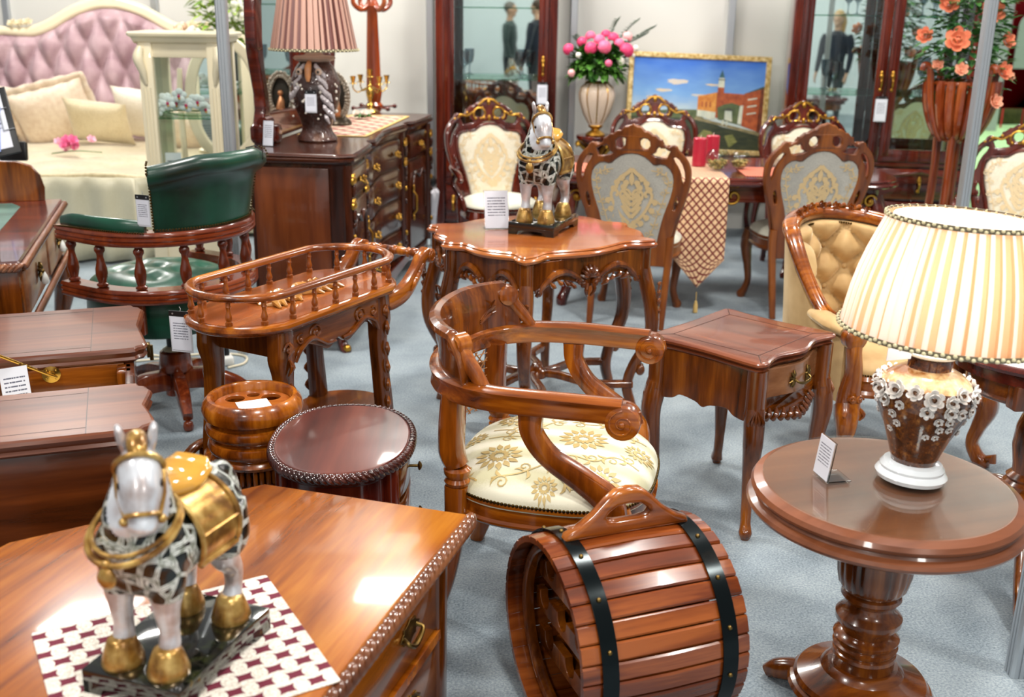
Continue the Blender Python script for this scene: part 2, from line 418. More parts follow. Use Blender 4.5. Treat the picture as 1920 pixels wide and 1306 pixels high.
def rosette(c, r, n=10):
    o = []
    for k in range(n):
        a = 2*pi*k/n; p = lambda q, b=0: (c[0]+r*q*cos(a+b), c[1]+r*q*sin(a+b))
        o.append(leafstroke(p(.5), p(1.0), r*.22)); o.append(leafstroke(p(.18, .3), p(.48, .3), r*.16))
        o.append(leafstroke(p(.62, .26), p(.86, .36), r*.1))
    return o
def vine(pts, r=.03, w=.006):
    P = bez(pts, 6); o = [(P, w)]
    for i in range(3, len(P)-2, 5):
        t = (P[i+1]-P[i-1]).normalized(); nn = V((-t.y, t.x)); s = 1 if (i//5) % 2 else -1; a0 = atan2(-nn.y*s, -nn.x*s)
        o.append(([V(q) for q in spiral(P[i]+nn*s*r*.75, r*.75, r*.15, a0, -s*1.1, 10)], w*.8))
        o.append(leafstroke(P[i], P[i]-nn*s*r*1.1+t*r*.6, w*2, .2)); o.append(leafstroke(P[i]+t*r*.3, P[i]+t*r*1.2+nn*s*r*.9, w*1.6, -.2))
    return o
def medallion(c, s):
    """woven heart medallion, c = centre, s = half height"""
    o = []; M = lambda x, y: V((c[0]+x*s, c[1]+y*s))
    for g in (1, -1):
        for k in range(4):
            y = -.62+.2*k; o.append(([M(0, y), M(g*.17, y+.2), M(g*.3, y+.4-.03*k)], s*.075))
        o.append((bez([M(0, .12), M(g*.12, .3), M(g*.3, .28), M(g*.36, .08), M(g*.22, -.12)], 4), s*.05))
        o.append(([V(q) for q in spiral(M(g*.16, .12), s*.1, s*.02, 0, g*1.3, 10)], s*.04))
        o.append((bez([M(g*.06, -.8), M(g*.34, -.55), M(g*.55, -.2), M(g*.66, .12), M(g*.56, .3), M(g*.44, .2), M(g*.5, .08)], 4), s*.06))
        o.append((bez([M(g*.5, .34), M(g*.46, .56), M(g*.3, .74), M(g*.14, .86), M(0, 1.0)], 4), s*.075))
        for k, (x, y) in enumerate(((.52,.42),(.42,.62),(.26,.78),(.7,.02),(.6,-.26),(.44,-.5),(.26,-.7),(.12,.62),(.2,.48))):
            o.append(leafstroke(M(g*x, y), M(g*(x+.02), y-.2), s*.13, .2*g))
        for y in (-.88, -1.02): o.append(leafstroke(M(g*.02, y), M(g*.24, y+.12), s*.1, .2))
    o.append(leafstroke(M(0, .45), M(0, .92), s*.1)); o.append(leafstroke(M(0, -1.12), M(0, -.78), s*.1))
    return o
def draw(mb, strokes, S, mi, eps=.0012):
    for P, w in strokes: mb.strip(P, w, S, mi, eps)
def dome(cx, cy, a, b, n, z0, h, p=3.2, q=.62):
    def t_(x, y): return min(1.0, (abs((x-cx)/a)**n+abs((y-cy)/b)**n)**(1/n))
    def z_(x, y): return z0+h*(max(0, 1-t_(x, y)**p))**q
    def S(x, y):
        e = .004; zx = (z_(x+e, y)-z_(x-e, y))/(2*e); zy = (z_(x, y+e)-z_(x, y-e))/(2*e)
        return V((x, y, z_(x, y))), V((-zx, -zy, 1)).normalized()
    def outline(k, t): 
        ca, sa = cos(k), sin(k); return (cx+a*t*math.copysign(abs(ca)**(2/n), ca), cy+b*t*math.copysign(abs(sa)**(2/n), sa))
    def mesh(mb, mi=0, nseg=56):
        R = [[V((*outline(2*pi*k/nseg, 1), z0-.02)) for k in range(nseg)]]
        for t in (1, .985, .95, .9, .82, .7, .55, .38, .2, .06):
            R.append([V((*outline(2*pi*k/nseg, t), z_(*outline(2*pi*k/nseg, t)))) for k in range(nseg)])
        mb.rings(R, mi)
    return S, outline, mesh
def satin():
    m, nt, b = newmat('cream_satin_stripe'); tc = N(nt, 'ShaderNodeTexCoord'); sx = N(nt, 'ShaderNodeSeparateXYZ'); nt.links.new(tc.outputs['Object'], sx.inputs[0])
    f = math_(nt, 'ADD', math_(nt, 'MULTIPLY', math_(nt, 'SINE', math_(nt, 'MULTIPLY', sx.outputs[1], 62)), .3), math_(nt, 'MULTIPLY', noise(nt, tc.outputs['Object'], 300, 2), .4))
    nt.links.new(ramp(nt, f, [(.0,(196,192,156)), (.45,(232,228,204))]), b.inputs['Base Color']); setp(b, rough=.36, sheen=.3, spec=.4); return m
M_dam = satin()
M_damg = plain('woven_gold_thread', (190,166,108), rough=.42, metal=.15)
M_nail = plain('dark_brass_nails', (92,74,40), metal=1, rough=.35)
# ---------------------------------------------------------------- armchair with damask seat
def armchair():
    t = thing('armchair', 'honey wood tub armchair with scrolled arms and a cream damask seat', 'armchair', (.14, 2.83, 0), radians(-13))
    def rail(y):  # plan of the arm line at signed fraction y in -1..1 -> (x, y)
        pass
    half = [(.21,.312), (.12,.316), (0,.318), (-.12,.308), (-.22,.268), (-.29,.19), (-.325,.09)]
    plan = [V((x, y, .70+.004*max(0, 1-abs(x-.0)/.3))) for x, y in half]; plan = plan+[V((-.332,0,.703))]+[V((p.x,-p.y,p.z)) for p in reversed(plan)]
    P = bez(plan, 6)
    sec = [(-.024,-.026), (.024,-.026), (.028,-.018), (.024,.006), (.027,.013), (.03,.024), (.02,.031), (.008,.034), (-.008,.034), (-.02,.031), (-.03,.024), (-.027,.013), (-.024,.006), (-.028,-.018)]
    mb = MB(); mb.sweep(P, sec)
    for s in (1, -1):                                           # scrolled arm ends
        M = Tr(.216, s*.312, .68) @ Rx(pi/2)
        mb.lathe([(.034,-.034), (.043,-.03), (.045,-.02), (.045,.02), (.043,.03), (.034,.034)], n=28, M=M)
        for f in (.034, -.034):
            q = [M @ V((x, y, f)) for x, y in spiral((0,0), .036, .008, pi/2, 1.6, 22)]; mb.tube(q, .0028, 6)
            mb.ell(M @ V((0,0,f)), .009, 8, 6)
        for k in range(4): ctube(mb, [(.219+.012*k, s*(.303+.008*(k % 2)), .724-.006*k), (.242+.006*k, s*(.303+.008*(k % 2)), .713-.012*k)], (.004,.006), 6, 3)
    mb.build('arm_rail', W_honeyx, t)
    # crest board standing on the rail, bent round the back, rolled backwards along its top
    half2 = [(-.185,.28), (-.235,.25), (-.285,.185), (-.316,.1)]
    cl = [V((x, y, 0)) for x, y in half2]+[V((-.326,0,0))]+[V((x,-y,0)) for x, y in reversed(half2)]; C = bez(cl, 8); L = len(C)
    def top(f):
        e = abs(2*f-1); return .755+.108*min(1, max(0, (1-e)/.2))**.7+.008*cos(pi*e/2)
    R = []
    for i, p in enumerate(C):
        f = i/(L-1); a = C[max(i-1,0)]; b = C[min(i+1,L-1)]; tt = (b-a).normalized(); nrm = V((tt.y,-tt.x,0)); nrm = nrm if nrm.dot(V((p.x+.0,p.y,0))) > 0 else -nrm
        h = top(f); z0 = .71; pr = ((-.012,z0), (-.012,z0+(h-z0)*.5), (-.006,z0+(h-z0)*.8), (.006,h-.004), (.022,h), (.036,h-.008), (.038,h-.022), (.026,h-.03), (.016,z0+(h-z0)*.78), (.012,z0+(h-z0)*.5), (.012,z0))
        R.append([p+nrm*q+V((0,0,z)) for q, z in pr])
    mb = MB(); mb.rings(R)
    mb.build('crest', W_brown, t)
    mb = MB()
    for s in (1, -1):                                           # volute and moulded strut closing each end of the crest
        mb = MB()
        ctube(mb, [(-.15,s*.292,.725), (-.17,s*.287,.755), (-.195,s*.279,.785), (-.215,s*.27,.812)], (.016,.017,.019,.02), 10, 6, pw=.6)
        M = Tr(-.222, s*.262, .826) @ Rz(s*.6) @ Rx(pi/2); mb.lathe([(.022,-.022), (.03,-.018), (.03,.018), (.022,.022)], n=20, M=M)
        mb.tube([M @ V((x, y, -s*.022)) for x, y in spiral((0,0), .024, .006, 0, 1.5, 16)], .0025, 6)
        mb.build('crest_volute', W_honey, t)
    for s in (1, -1):                                           # carved leaf spray on the crest's inner face
        mb = MB()
        for k in range(3): ctube(mb, [(-.28,s*.165,.755+.006*k), (-.262,s*(.19+.01*k),.775+.012*k), (-.243,s*(.212-.008*k),.785+.02*k)], (.003,.006,.002), 6, 4)
        mb.build('crest_carving', W_brown, t)
    mb = MB()                                                   # cane: crossing strands bent round the back
    def cyl(a, z): return V((-.02-.295*cos(a), .295*sin(a), z))
    for k in range(-9, 22):
        for sg in (1, -1):
            q = []
            for j in range(9):
                z = .49+.185*j/8; a = (-1+2*(k/12))*.62+sg*(j/8-.5)*.55
                if abs(a) <= .62: q.append(cyl(a, z))
            if len(q) > 1: mb.tube(q, .0022, 4, cap=False)
    for k in range(8): mb.tube([cyl(-.62+1.24*j/12, .5+.165*k/7) for j in range(13)], .0016, 4, cap=False)
    mb.build('cane_panel', plain('cane', (150,96,42), rough=.45), t)
    for s in (1, -1):
        mb = MB()                                               # back post: broad curved stile, turned collar, square raked leg
        ctube(mb, [(-.245,s*.235,.685), (-.25,s*.235,.6), (-.25,s*.238,.52), (-.235,s*.24,.475)], ((.03,.042), (.032,.044), (.032,.04), (.028,.03)), 12, 6, pw=.55, up=(1,0,0))
        mb.lathe([(.024,.418), (.032,.422), (.036,.432), (.03,.442), (.037,.456), (.037,.466), (.028,.474)], c=(-.235, s*.24, 0), n=20)
        ctube(mb, [(-.235,s*.24,.42), (-.24,s*.24,.3), (-.27,s*.245,.12), (-.31,s*.25,0)], (.032,.03,.026,.022), 12, 6, pw=.5, up=(1,0,0))
        mb.build('back_leg', W_honey, t)
        mb = MB(); cabriole(mb, (.2, s*.235), (.6, s*.4), .39, knee=.03, foot=.03); leafcarve(mb, (.23, s*.255, .37), (.6, s*.4), .04, .09)
        mb.build('front_leg', W_honey, t)
        mb = MB()                                               # sweeping arm support
        ctube(mb, [(-.02,s*.312,.675), (-.015,s*.31,.62), (.03,s*.3,.555), (.12,s*.285,.49), (.185,s*.275,.435), (.2,s*.27,.37)], ((.034,.02), (.03,.02), (.03,.021), (.036,.022), (.04,.024), (.036,.024)), 12, 6, pw=.6, up=(1,0,0))
        mb.build('arm_support', W_honey, t)
    S, outl, mesh = dome(-.005, 0, .285, .295, 2.8, .405, .085)
    mb = MB(); O = [outl(2*pi*k/56, .99) for k in range(56)]
    mb.slab(O, [(-.02,.325), (.0,.33), (.006,.337), (.006,.343), (-.002,.349), (-.002,.385), (.006,.39), (.006,.398), (-.004,.402)]); mb.build('seat_rail', W_honeyx, t)
    mb = MB(); mesh(mb)
    st = []
    for c, r in (((.07,.0),.072), ((-.15,.12),.062), ((-.14,-.15),.066), ((.15,-.2),.058), ((.15,.2),.056), ((.0,.24),.04), ((.01,-.26),.036), ((.23,.0),.045), ((-.25,-.01),.045)): st += rosette(c, r, 14)
    for g in (1, -1):
        st += vine([(-.2,g*.03), (-.09,g*.03), (-.04,g*.1), (.0,g*.16), (-.06,g*.22), (-.14,g*.24)], .024, .0045)+vine([(.24,g*.09), (.17,g*.08), (.12,g*.13), (.05,g*.12), (.03,g*.2), (.08,g*.26)], .024, .0045)+vine([(-.25,g*.1), (-.24,g*.19), (-.18,g*.24)], .02, .004)
    draw(mb, st, S, 1)
    mb.build('seat_cushion', [M_dam, M_damg], t)
    mb = MB(); beads(mb, [V((*outl(2*pi*k/72, 1.005), .402)) for k in range(73)], .0052, .0105); mb.build('nailhead_trim', M_nail, t)
    return t
armchair()
# ---------------------------------------------------------------- barrel wine rack
def barrel():
    a = radians(21)
    t = thing('barrel_wine_rack', 'slatted wooden half barrel wine rack with black straps and a top handle', 'wine rack', (.27, 2.235, 0), a)
    R, Lh = .245, .205; n = 34
    mb = MB()
    for k in range(n):
        th = 2*pi*(k+.5)/n; wd = 2*pi*R/n-.004
        M = Tr(0,0,R+.012) @ Rx(th)
        bul = [(-Lh, 0), (-Lh*.5, .008), (0, .011), (Lh*.5, .008), (Lh, 0)]; rr = []
        for x, d in bul:
            r = R-.008+d; h = wd/2
            rr.append([V((x, -h, r-.014)), V((x, h, r-.014)), V((x, h, r-.003)), V((x, h-.004, r+.001)), V((x, -h+.004, r+.001)), V((x, -h, r-.003))])
        mb.rings(rr, 0, M=M)
    mb.build('stave_wall', wood('barrel_staves', (56,19,4), (104,44,11), (150,78,30), 'x', .8, .24, .5, 1.15), t)
    for sx in (-.145, .15):
        mb = MB(); r0 = R+.0025
        mb.rings([[V((sx+dx, (r0+d)*sin(q), R+.012+(r0+d)*cos(q))) for dx, d in ((-.019,0), (-.019,.003), (.019,.003), (.019,0))] for q in [2*pi*k/64 for k in range(65)]], cap0=False, cap1=False)
        st = mb.build('strap', plain('black_strap_steel', (16,24,26), rough=.18, metal=.7) if sx < 0 else bpy.data.materials['black_strap_steel'], t)
        for k in range(14):
            mb = MB(); q = 2*pi*(k+.35)/14; mb.ell((sx, (r0+.003)*sin(q), R+.012+(r0+.003)*cos(q)), .006, 8, 6); mb.build('rivet', M_abrass, st)
    # inside: back board, rim ring, three notched bottle rests
    mb = MB(); mb.lathe([(R-.02,-.006), (R-.02,.006)], n=48, M=Tr(.12,0,R+.012) @ Ry(pi/2)); mb.build('back_board', W_red, t)
    mb = MB(); mb.tube([V((-Lh+.05, (R-.035)*sin(2*pi*k/48), R+.012+(R-.035)*cos(2*pi*k/48))) for k in range(48)], .014, 10, closed=True, pw=.6); mb.build('inner_ring', W_brown, t)
    for k, z in enumerate((.34, .245, .15)):
        hw = sqrt(max(.01, (R-.03)**2-(z-R-.012)**2)); pts = [(-hw,-.03)]
        nn = 3 if k != 1 else 4
        pts.append((hw,-.03)); pts.append((hw,.022))
        for j in range(nn-1, -1, -1):
            c = -hw+(j+.5)*2*hw/nn; pts += [(c+.026,.022)]+[(c+.026*cos(q), .012+.026*-sin(q)) for q in [pi*m/8 for m in range(9)]]+[(c-.026,.022)]
        pts.append((-hw,.022))
        mb = MB()
        for xx in (-.12, .06): mb.mesh(plate(pts, (), .022, .002), M=Tr(xx,0,z) @ YZ)
        mb.box((-.03,0,z-.024), (.2,2*hw-.01,.012), .002)
        mb.build('bottle_rest', W_brown, t)
    # loop handle running along the ridge
    o = mirror([(0,.112), (.03,.108), (.055,.09), (.09,.055), (.125,.03), (.155,.016), (.16,0), (0,0)])
    h = mirror([(0,.072), (.03,.07), (.048,.058), (.056,.046), (.05,.038), (.03,.034), (0,.034)])
    mb = MB(); mb.mesh(plate(o, [h], .034, .011, 4), M=Tr(0,0,2*R+.012) @ XZ); mb.build('handle', W_honeyx, t, smooth=50)
    mb = MB()
    for s in (1, -1): mb.box((0, s*.1, .012), (.34,.05,.024), .006)
    mb.build('foot', W_brownx, t)
    return t
barrel()
# ---------------------------------------------------------------- pedestal table
def pedestal_table():
    t = thing('pedestal_table', 'round walnut pedestal table with a moulded rim and turned column', 'table', (.885, 2.30, 0), .3)
    r = .318
    mb = MB(); mb.lathe([(.14,.515), (r-.05,.52), (r-.02,.528), (r-.004,.538), (r,.546), (r-.004,.554), (r-.018,.56), (r-.022,.566), (r-.012,.574), (r-.008,.582), (r-.014,.592), (r-.03,.599), (r-.034,.601), (0.001,.601)], n=96)
    top = mb.build('table_top', wood('table_veneer', (98,52,28), (128,74,46), (146,90,60), 'x', .35, .3, .35), t, smooth=24)
    mb = MB(); mb.lathe([(r-.036,.6015), (r-.034,.6065), (.001,.6065)], n=96); mb.build('glass_disc', thinglass('table_glass', (248,252,250), 1.2), top)
    mb = MB()
    def flute(a, z): return 1+.035*abs(sin(a*11)) if .33 < z < .47 else 1
    mb.lathe([(.055,.10), (.074,.105), (.074,.142), (.078,.147), (.076,.155), (.07,.159), (.076,.165), (.078,.174), (.07,.18), (.076,.186), (.079,.196), (.072,.203), (.06,.209), (.064,.222), (.078,.24), (.079,.254), (.068,.266), (.058,.276), (.056,.288), (.066,.298), (.072,.307), (.07,.316), (.064,.32), (.07,.324), (.079,.34), (.085,.37), (.088,.41), (.086,.45), (.078,.48), (.072,.515)], n=132, mod=flute)
    mb.build('column', W_brown, t)
    mb = MB(); mb.lathe([(.155,.035), (.17,.04), (.176,.048), (.17,.058), (.16,.062), (.163,.068), (.155,.078), (.12,.092), (.1,.102), (.092,.112), (.084,.118), (.06,.12)], n=72); mb.build('base_disc', W_brownx, t, smooth=24)
    for k in range(4):
        a = pi/4+k*pi/2; mb = MB(); d = V((cos(a), sin(a), 0))
        ctube(mb, [d*.12+V((0,0,.04)), d*.17+V((0,0,.038)), d*.21+V((0,0,.028)), d*.235+V((0,0,.014))], ((.03,.024), (.028,.028), (.024,.024), (.016,.012)), 12, 5, pw=.7, up=(0,0,1)); mb.build('foot', W_brown, t)
    return t
pedestal_table()
# ---------------------------------------------------------------- flower lamp
def rose_mb(mb, c, nrm, r, mi=0, mi2=None):
    q = V(nrm).to_track_quat('Z', 'X').to_matrix().to_4x4(); M = Matrix.Translation(V(c)) @ q
    for ring, (n, rr, el, sz) in enumerate(((6, .62, .35, .5), (5, .36, .75, .42), (3, .14, 1.15, .3))):
        for k in range(n):
            a = 2*pi*(k+.5*ring)/n
            m2 = M @ Rz(a) @ Tr(r*rr*.55, 0, r*.08*ring) @ Ry(-el)
            pts = [(0,-.28,0), (.35,-.5,.06), (.78,-.42,.16), (1.0,-.12,.26), (1.0,.12,.26), (.78,.42,.16), (.35,.5,.06), (0,.28,0)]; s = r*sz*1.5
            vs = [V((x*s, y*s, z*s)) for x, y, z in pts]+[V((.45*s, 0, -.12*s))]+[V((x*s, y*s, z*s-.07*s)) for x, y, z in pts]+[V((.45*s, 0, -.2*s))]
            fs = [(i, i+1, 8) for i in range(7)]+[(7, 0, 8)]+[(9+i+1, 9+i, 17) for i in range(7)]+[(9, 16, 17)]+[(i, 9+i, 10+i, i+1) for i in range(7)]+[(7, 16, 9, 0)]
            mb.add(vs, fs, mi if ring < 2 or mi2 is None else mi2, m2)
            if mi2 is not None:
                for q in range(1, 18):
                    if q in (1, 8, 15): mb.m[-q] = mi2
    mb.ell(M @ V((0,0,r*.3)), r*.16, 8, 6, mi=mi if mi2 is None else mi2)
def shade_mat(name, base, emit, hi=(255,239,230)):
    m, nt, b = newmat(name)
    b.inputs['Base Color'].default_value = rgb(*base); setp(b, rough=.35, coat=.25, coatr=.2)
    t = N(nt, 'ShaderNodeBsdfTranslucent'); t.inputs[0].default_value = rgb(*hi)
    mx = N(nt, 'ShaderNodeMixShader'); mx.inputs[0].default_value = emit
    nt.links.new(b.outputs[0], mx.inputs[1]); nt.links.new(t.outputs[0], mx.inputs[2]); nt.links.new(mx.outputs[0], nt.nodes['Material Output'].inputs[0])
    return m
def pleated_shade(mb, r0, z0, r1, z1, c=(0,0), n=64, deep=.05, bulge=.0, sx=1, irr=None, fold=0):
    """box pleats: n folds, double walled; irr = list of fold depths"""
    K = n*6; R = []
    for z, rr, off in [(z0+(z1-z0)*j/6, r0+(r1-r0)*j/6+bulge*sin(pi*j/6), 0) for j in range(7)]:
        ring = []
        for k in range(K):
            ph = k % 6; f = k//6; d = (irr[f] if irr else 1)
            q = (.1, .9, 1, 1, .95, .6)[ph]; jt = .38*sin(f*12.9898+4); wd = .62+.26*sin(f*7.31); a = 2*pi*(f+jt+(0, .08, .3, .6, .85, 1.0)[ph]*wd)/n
            ring.append((c[0]+(rr-deep*d*(1-q)*rr)*cos(a), c[1]+(rr-deep*d*(1-q)*rr)*sin(a), z))
        R.append(ring)
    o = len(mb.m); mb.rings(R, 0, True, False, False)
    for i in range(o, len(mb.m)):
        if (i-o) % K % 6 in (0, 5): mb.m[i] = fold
def braid(mb, r, z, c=(0,0), rad=.004, n=90, mi=0, mi2=1, h=.014):
    mb.lathe([(r+.001, z-h/2), (r+.004, z-h/2), (r+.004, z+h/2), (r+.001, z+h/2), (r+.001, z-h/2)], c=(c[0], c[1], 0), n=96, mi=mi, cap0=False, cap1=False)
    for k in range(n):
        a = 2*pi*k/n; s = 1 if k % 2 else -1
        mb.ell((c[0]+(r+.004)*cos(a), c[1]+(r+.004)*sin(a), z+s*h*.2), (rad, rad, rad*.9), 6, 5, mi=mi2)
def flower_lamp():
    t = thing('table_lamp', 'lit brown ceramic lamp ringed with white roses under a pleated cream shade', 'lamp', (.945, 2.315, .611), 0, rot=(0, radians(2.5), .4))
    mb = MB(); mb.lathe([(.06,0), (.078,.004), (.082,.014), (.077,.022), (.072,.026), (.073,.032), (.066,.042), (.05,.046)], n=48); mb.build('base', plain('white_glaze', (226,232,236), rough=.12, coat=.6), t)
    m, nt, b = newmat('brown_crackle_glaze'); v = coords(nt); n1 = noise(nt, v, 55, 4, .7); n2 = noise(nt, v, 9, 3)
    f = math_(nt, 'ADD', math_(nt, 'MULTIPLY', n1, .7), math_(nt, 'MULTIPLY', n2, .3)); nt.links.new(ramp(nt, f, [(.36,(44,20,8)), (.52,(92,48,18)), (.64,(160,104,46))]), b.inputs['Base Color']); setp(b, rough=.14, coat=.8)
    mb = MB(); mb.lathe([(.05,.04), (.052,.05), (.058,.07), (.072,.11), (.09,.15), (.104,.185), (.108,.212), (.104,.232), (.094,.247)], n=56, cap1=False); mb.build('vase_body', m, t)
    mc, nt, b = newmat('cream_glaze'); v = coords(nt); nt.links.new(ramp(nt, noise(nt, v, 14, 4, .6), [(.42,(150,92,36)), (.56,(226,200,150)), (.66,(246,234,206))]), b.inputs['Base Color']); setp(b, rough=.2, coat=.5)
    mb = MB(); mb.lathe([(.101,.236), (.094,.249), (.078,.262), (.058,.272), (.05,.274)], n=56, cap0=False); mb.build('shoulder', mc, t)
    mb = MB(); mb.lathe([(.05,.27), (.048,.275), (.048,.298), (.044,.302), (.03,.304)], n=40); mb.build('neck', m, t)
    mb = MB(); mb.lathe([(.055,.303), (.06,.306), (.06,.311), (.03,.315), (.012,.32), (.012,.42), (.001,.42)], n=32); mb.build('socket', plain('cream_plastic', (236,226,204), rough=.4), t)
    fw = plain('white_porcelain', (238,236,232), rough=.22, coat=.4)
    fb = plain('brown_glazed_hollow', (120,84,56), rough=.25, coat=.4); r2 = random.Random(3); spots = []
    for k in range(17): spots.append((2*pi*k/17+r2.uniform(-.08,.08), .228+r2.uniform(-.006,.008), r2.uniform(.019,.027)))
    for k in range(15): spots.append((2*pi*(k+.5)/15+r2.uniform(-.1,.1), .203+r2.uniform(-.008,.006), r2.uniform(.013,.02)))
    for a in (3.3, 4.3, 4.55, 5.5, 1.2, 2.2): 
        for q in range(3): spots.append((a+.09*q*(1 if q % 2 else -1), .178-.022*q, .013-.0015*q))
    prof = [(.052,.05), (.058,.07), (.072,.11), (.09,.15), (.104,.185), (.108,.212), (.104,.232), (.094,.247), (.078,.262)]
    def rad(z):
        for (ra, za), (rb, zb) in zip(prof, prof[1:]):
            if za <= z <= zb: return ra+(rb-ra)*(z-za)/(zb-za)
        return .1
    for a, z, r in spots:
        mb = MB(); R = rad(z); nz = -(rad(z+.004)-rad(z-.004))/.008
        rose_mb(mb, (R*cos(a), R*sin(a), z), (cos(a), sin(a), nz), r*.9, 0, 1); mb.build('rose', [fw, fb], t)
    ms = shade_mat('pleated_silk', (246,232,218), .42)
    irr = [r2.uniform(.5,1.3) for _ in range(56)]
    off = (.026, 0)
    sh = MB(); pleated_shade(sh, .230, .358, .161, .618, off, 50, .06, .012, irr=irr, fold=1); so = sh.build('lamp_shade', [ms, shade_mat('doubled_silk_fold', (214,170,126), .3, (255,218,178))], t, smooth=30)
    mb = MB(); mb.grid(lambda u, v: V((off[0]+(.212-.064*v)*cos(2*pi*u), off[1]+(.212-.064*v)*sin(2*pi*u), .359+.258*v)), 64, 5, closeu=True); mb.build('shade_lining', shade_mat('shade_lining_cloth', (250,246,236), .5), so)
    mb = MB(); braid(mb, .230, .36, off, .0052, 120, h=.011); braid(mb, .161, .616, off, .0046, 90, h=.011); mb.build('braid_trim', [plain('dark_braid', (104,96,76), rough=.7), plain('pale_braid', (214,204,164), rough=.6)], so)
    l = bpy.data.lights.new('bulb', 'POINT'); l.energy = 4.1; l.color = (1,.98,.97); l.shadow_soft_size = .035
    lo = bpy.data.objects.new('bulb', l); COL.objects.link(lo); lo.parent = t; lo.location = (0,0,.46)
    mb = MB(); mb.box((-.1,-.005,.325), (.07,.0015,.05), 0); mb.build('hang_tag', M_paper, t, smooth=0)
    return t
flower_lamp()
# ---------------------------------------------------------------- tags and cards
def hang_tag(label, loc, rz, w=.075, h=.12, strap=True, tilt=0, group=None):
    t = thing('price_tag', label, 'price tag', loc, rot=(tilt, 0, rz), group=group)        # origin at the hanging point, faces local -y
    mb = MB(); mb.box((0,0,-.012-h/2), (w,.0025,h), .001); mb.box((0,-.0005,-.012-.009), (w,.0035,.018), .001, 1)
    for x in (-w*.32, w*.32): mb.lathe([(.003,-.003), (.003,.003)], n=10, mi=2, M=Tr(x,0,-.021) @ Rx(pi/2))
    mb.build('sleeve', [plain('vinyl_sleeve', (206,208,214), rough=.15), M_black, M_alu], t, smooth=0)
    mb = MB(); mb.box((0,-.0022,-.012-.019-(h-.024)/2), (w*.88,.0012,h-.024), 0)
    mb.T = None; p = MB(); hh = h-.026; ww = w*.88
    p.add([(-ww/2,0,-hh/2), (ww/2,0,-hh/2), (ww/2,0,hh/2), (-ww/2,0,hh/2), (-ww/2,.0008,-hh/2), (ww/2,.0008,-hh/2), (ww/2,.0008,hh/2), (-ww/2,.0008,hh/2)], [(0,1,2,3), (7,6,5,4), (0,4,5,1), (1,5,6,2), (2,6,7,3), (3,7,4,0)])
    card_paper(p.v, p.f, t, (0,-.0026,-.031-hh/2))
    if strap:
        s = MB(); s.tube([(0,0,-.018), (.004,0,-.004), (0,0,.002)], .0012, 6); s.build('loop', M_clear if False else M_alu, t)
    return t
def uv_paper(me):
    uv = me.uv_layers.new(name='UVMap'); xs = [v.co.x for v in me.vertices]; zs = [v.co.z for v in me.vertices]
    for l in me.loops:
        c = me.vertices[l.vertex_index].co; uv.data[l.index].uv = ((c.x-min(xs))/(max(xs)-min(xs)), (c.z-min(zs))/(max(zs)-min(zs)))
def card_paper(vs, fs, parent, loc, rot=None):
    me = bpy.data.meshes.new('paper'); me.from_pydata(vs, [], fs); me.materials.append(M_print); uv_paper(me); return link('paper', me, parent, loc, rot)
def print_mat():
    m, nt, b = newmat('printed_sheet')
    tc = N(nt, 'ShaderNodeTexCoord'); sx = N(nt, 'ShaderNodeSeparateXYZ'); nt.links.new(tc.outputs['UV'], sx.inputs[0])
    yy = math_(nt, 'MULTIPLY', sx.outputs[1], 13); row = math_(nt, 'FRACT', yy); rowi = math_(nt, 'FLOOR', yy)
    cb = N(nt, 'ShaderNodeCombineXYZ'); nt.links.new(math_(nt, 'MULTIPLY', sx.outputs[0], 26), cb.inputs[0]); nt.links.new(math_(nt, 'MULTIPLY', rowi, 7.3), cb.inputs[1])
    w = noise(nt, cb.outputs[0], 1.0, 1)
    ink = math_(nt, 'MULTIPLY', math_(nt, 'GREATER_THAN', w, .42), math_(nt, 'LESS_THAN', math_(nt, 'ABSOLUTE', math_(nt, 'SUBTRACT', row, .5)), .17))
    for ax, lo, hi in ((0, .12, .88), (1, .3, .86)):
        ink = math_(nt, 'MULTIPLY', ink, math_(nt, 'MULTIPLY', math_(nt, 'GREATER_THAN', sx.outputs[ax], lo), math_(nt, 'LESS_THAN', sx.outputs[ax], hi)))
    nt.links.new(mixc(nt, ink, rgb(226,228,238), rgb(96,98,116)), b.inputs['Base Color']); setp(b, rough=.6); return m
M_print = print_mat()
def stand_card(label, loc, rz, w=.07, h=.1, lean=.2):
    """clear L-shaped card holder; print faces local -y, foot runs to +y"""
    t = thing('card_holder', label, 'price card', loc, rz)
    mb = MB(); M = Rx(-lean); mb.box((0,0,h/2), (w,.003,h), .001, M=M); mb.box((0,.03,.0015), (w,.06,.003), .001); mb.build('holder', M_clear, t, smooth=0)
    q = [(-w*.47,0,.003), (w*.47,0,.003), (w*.47,0,h*.985), (-w*.47,0,h*.985)]
    card_paper(q+[(x, .001, z) for x, y, z in q], [(0,1,2,3), (7,6,5,4), (0,4,5,1), (1,5,6,2), (2,6,7,3), (3,7,4,0)], t, (0,-.004,.001), (-lean,0,0))
    return t
stand_card('white price card in a clear holder beside the lamp on the pedestal table', (.735, 2.315, .6072), radians(-78), .07, .1, .12)
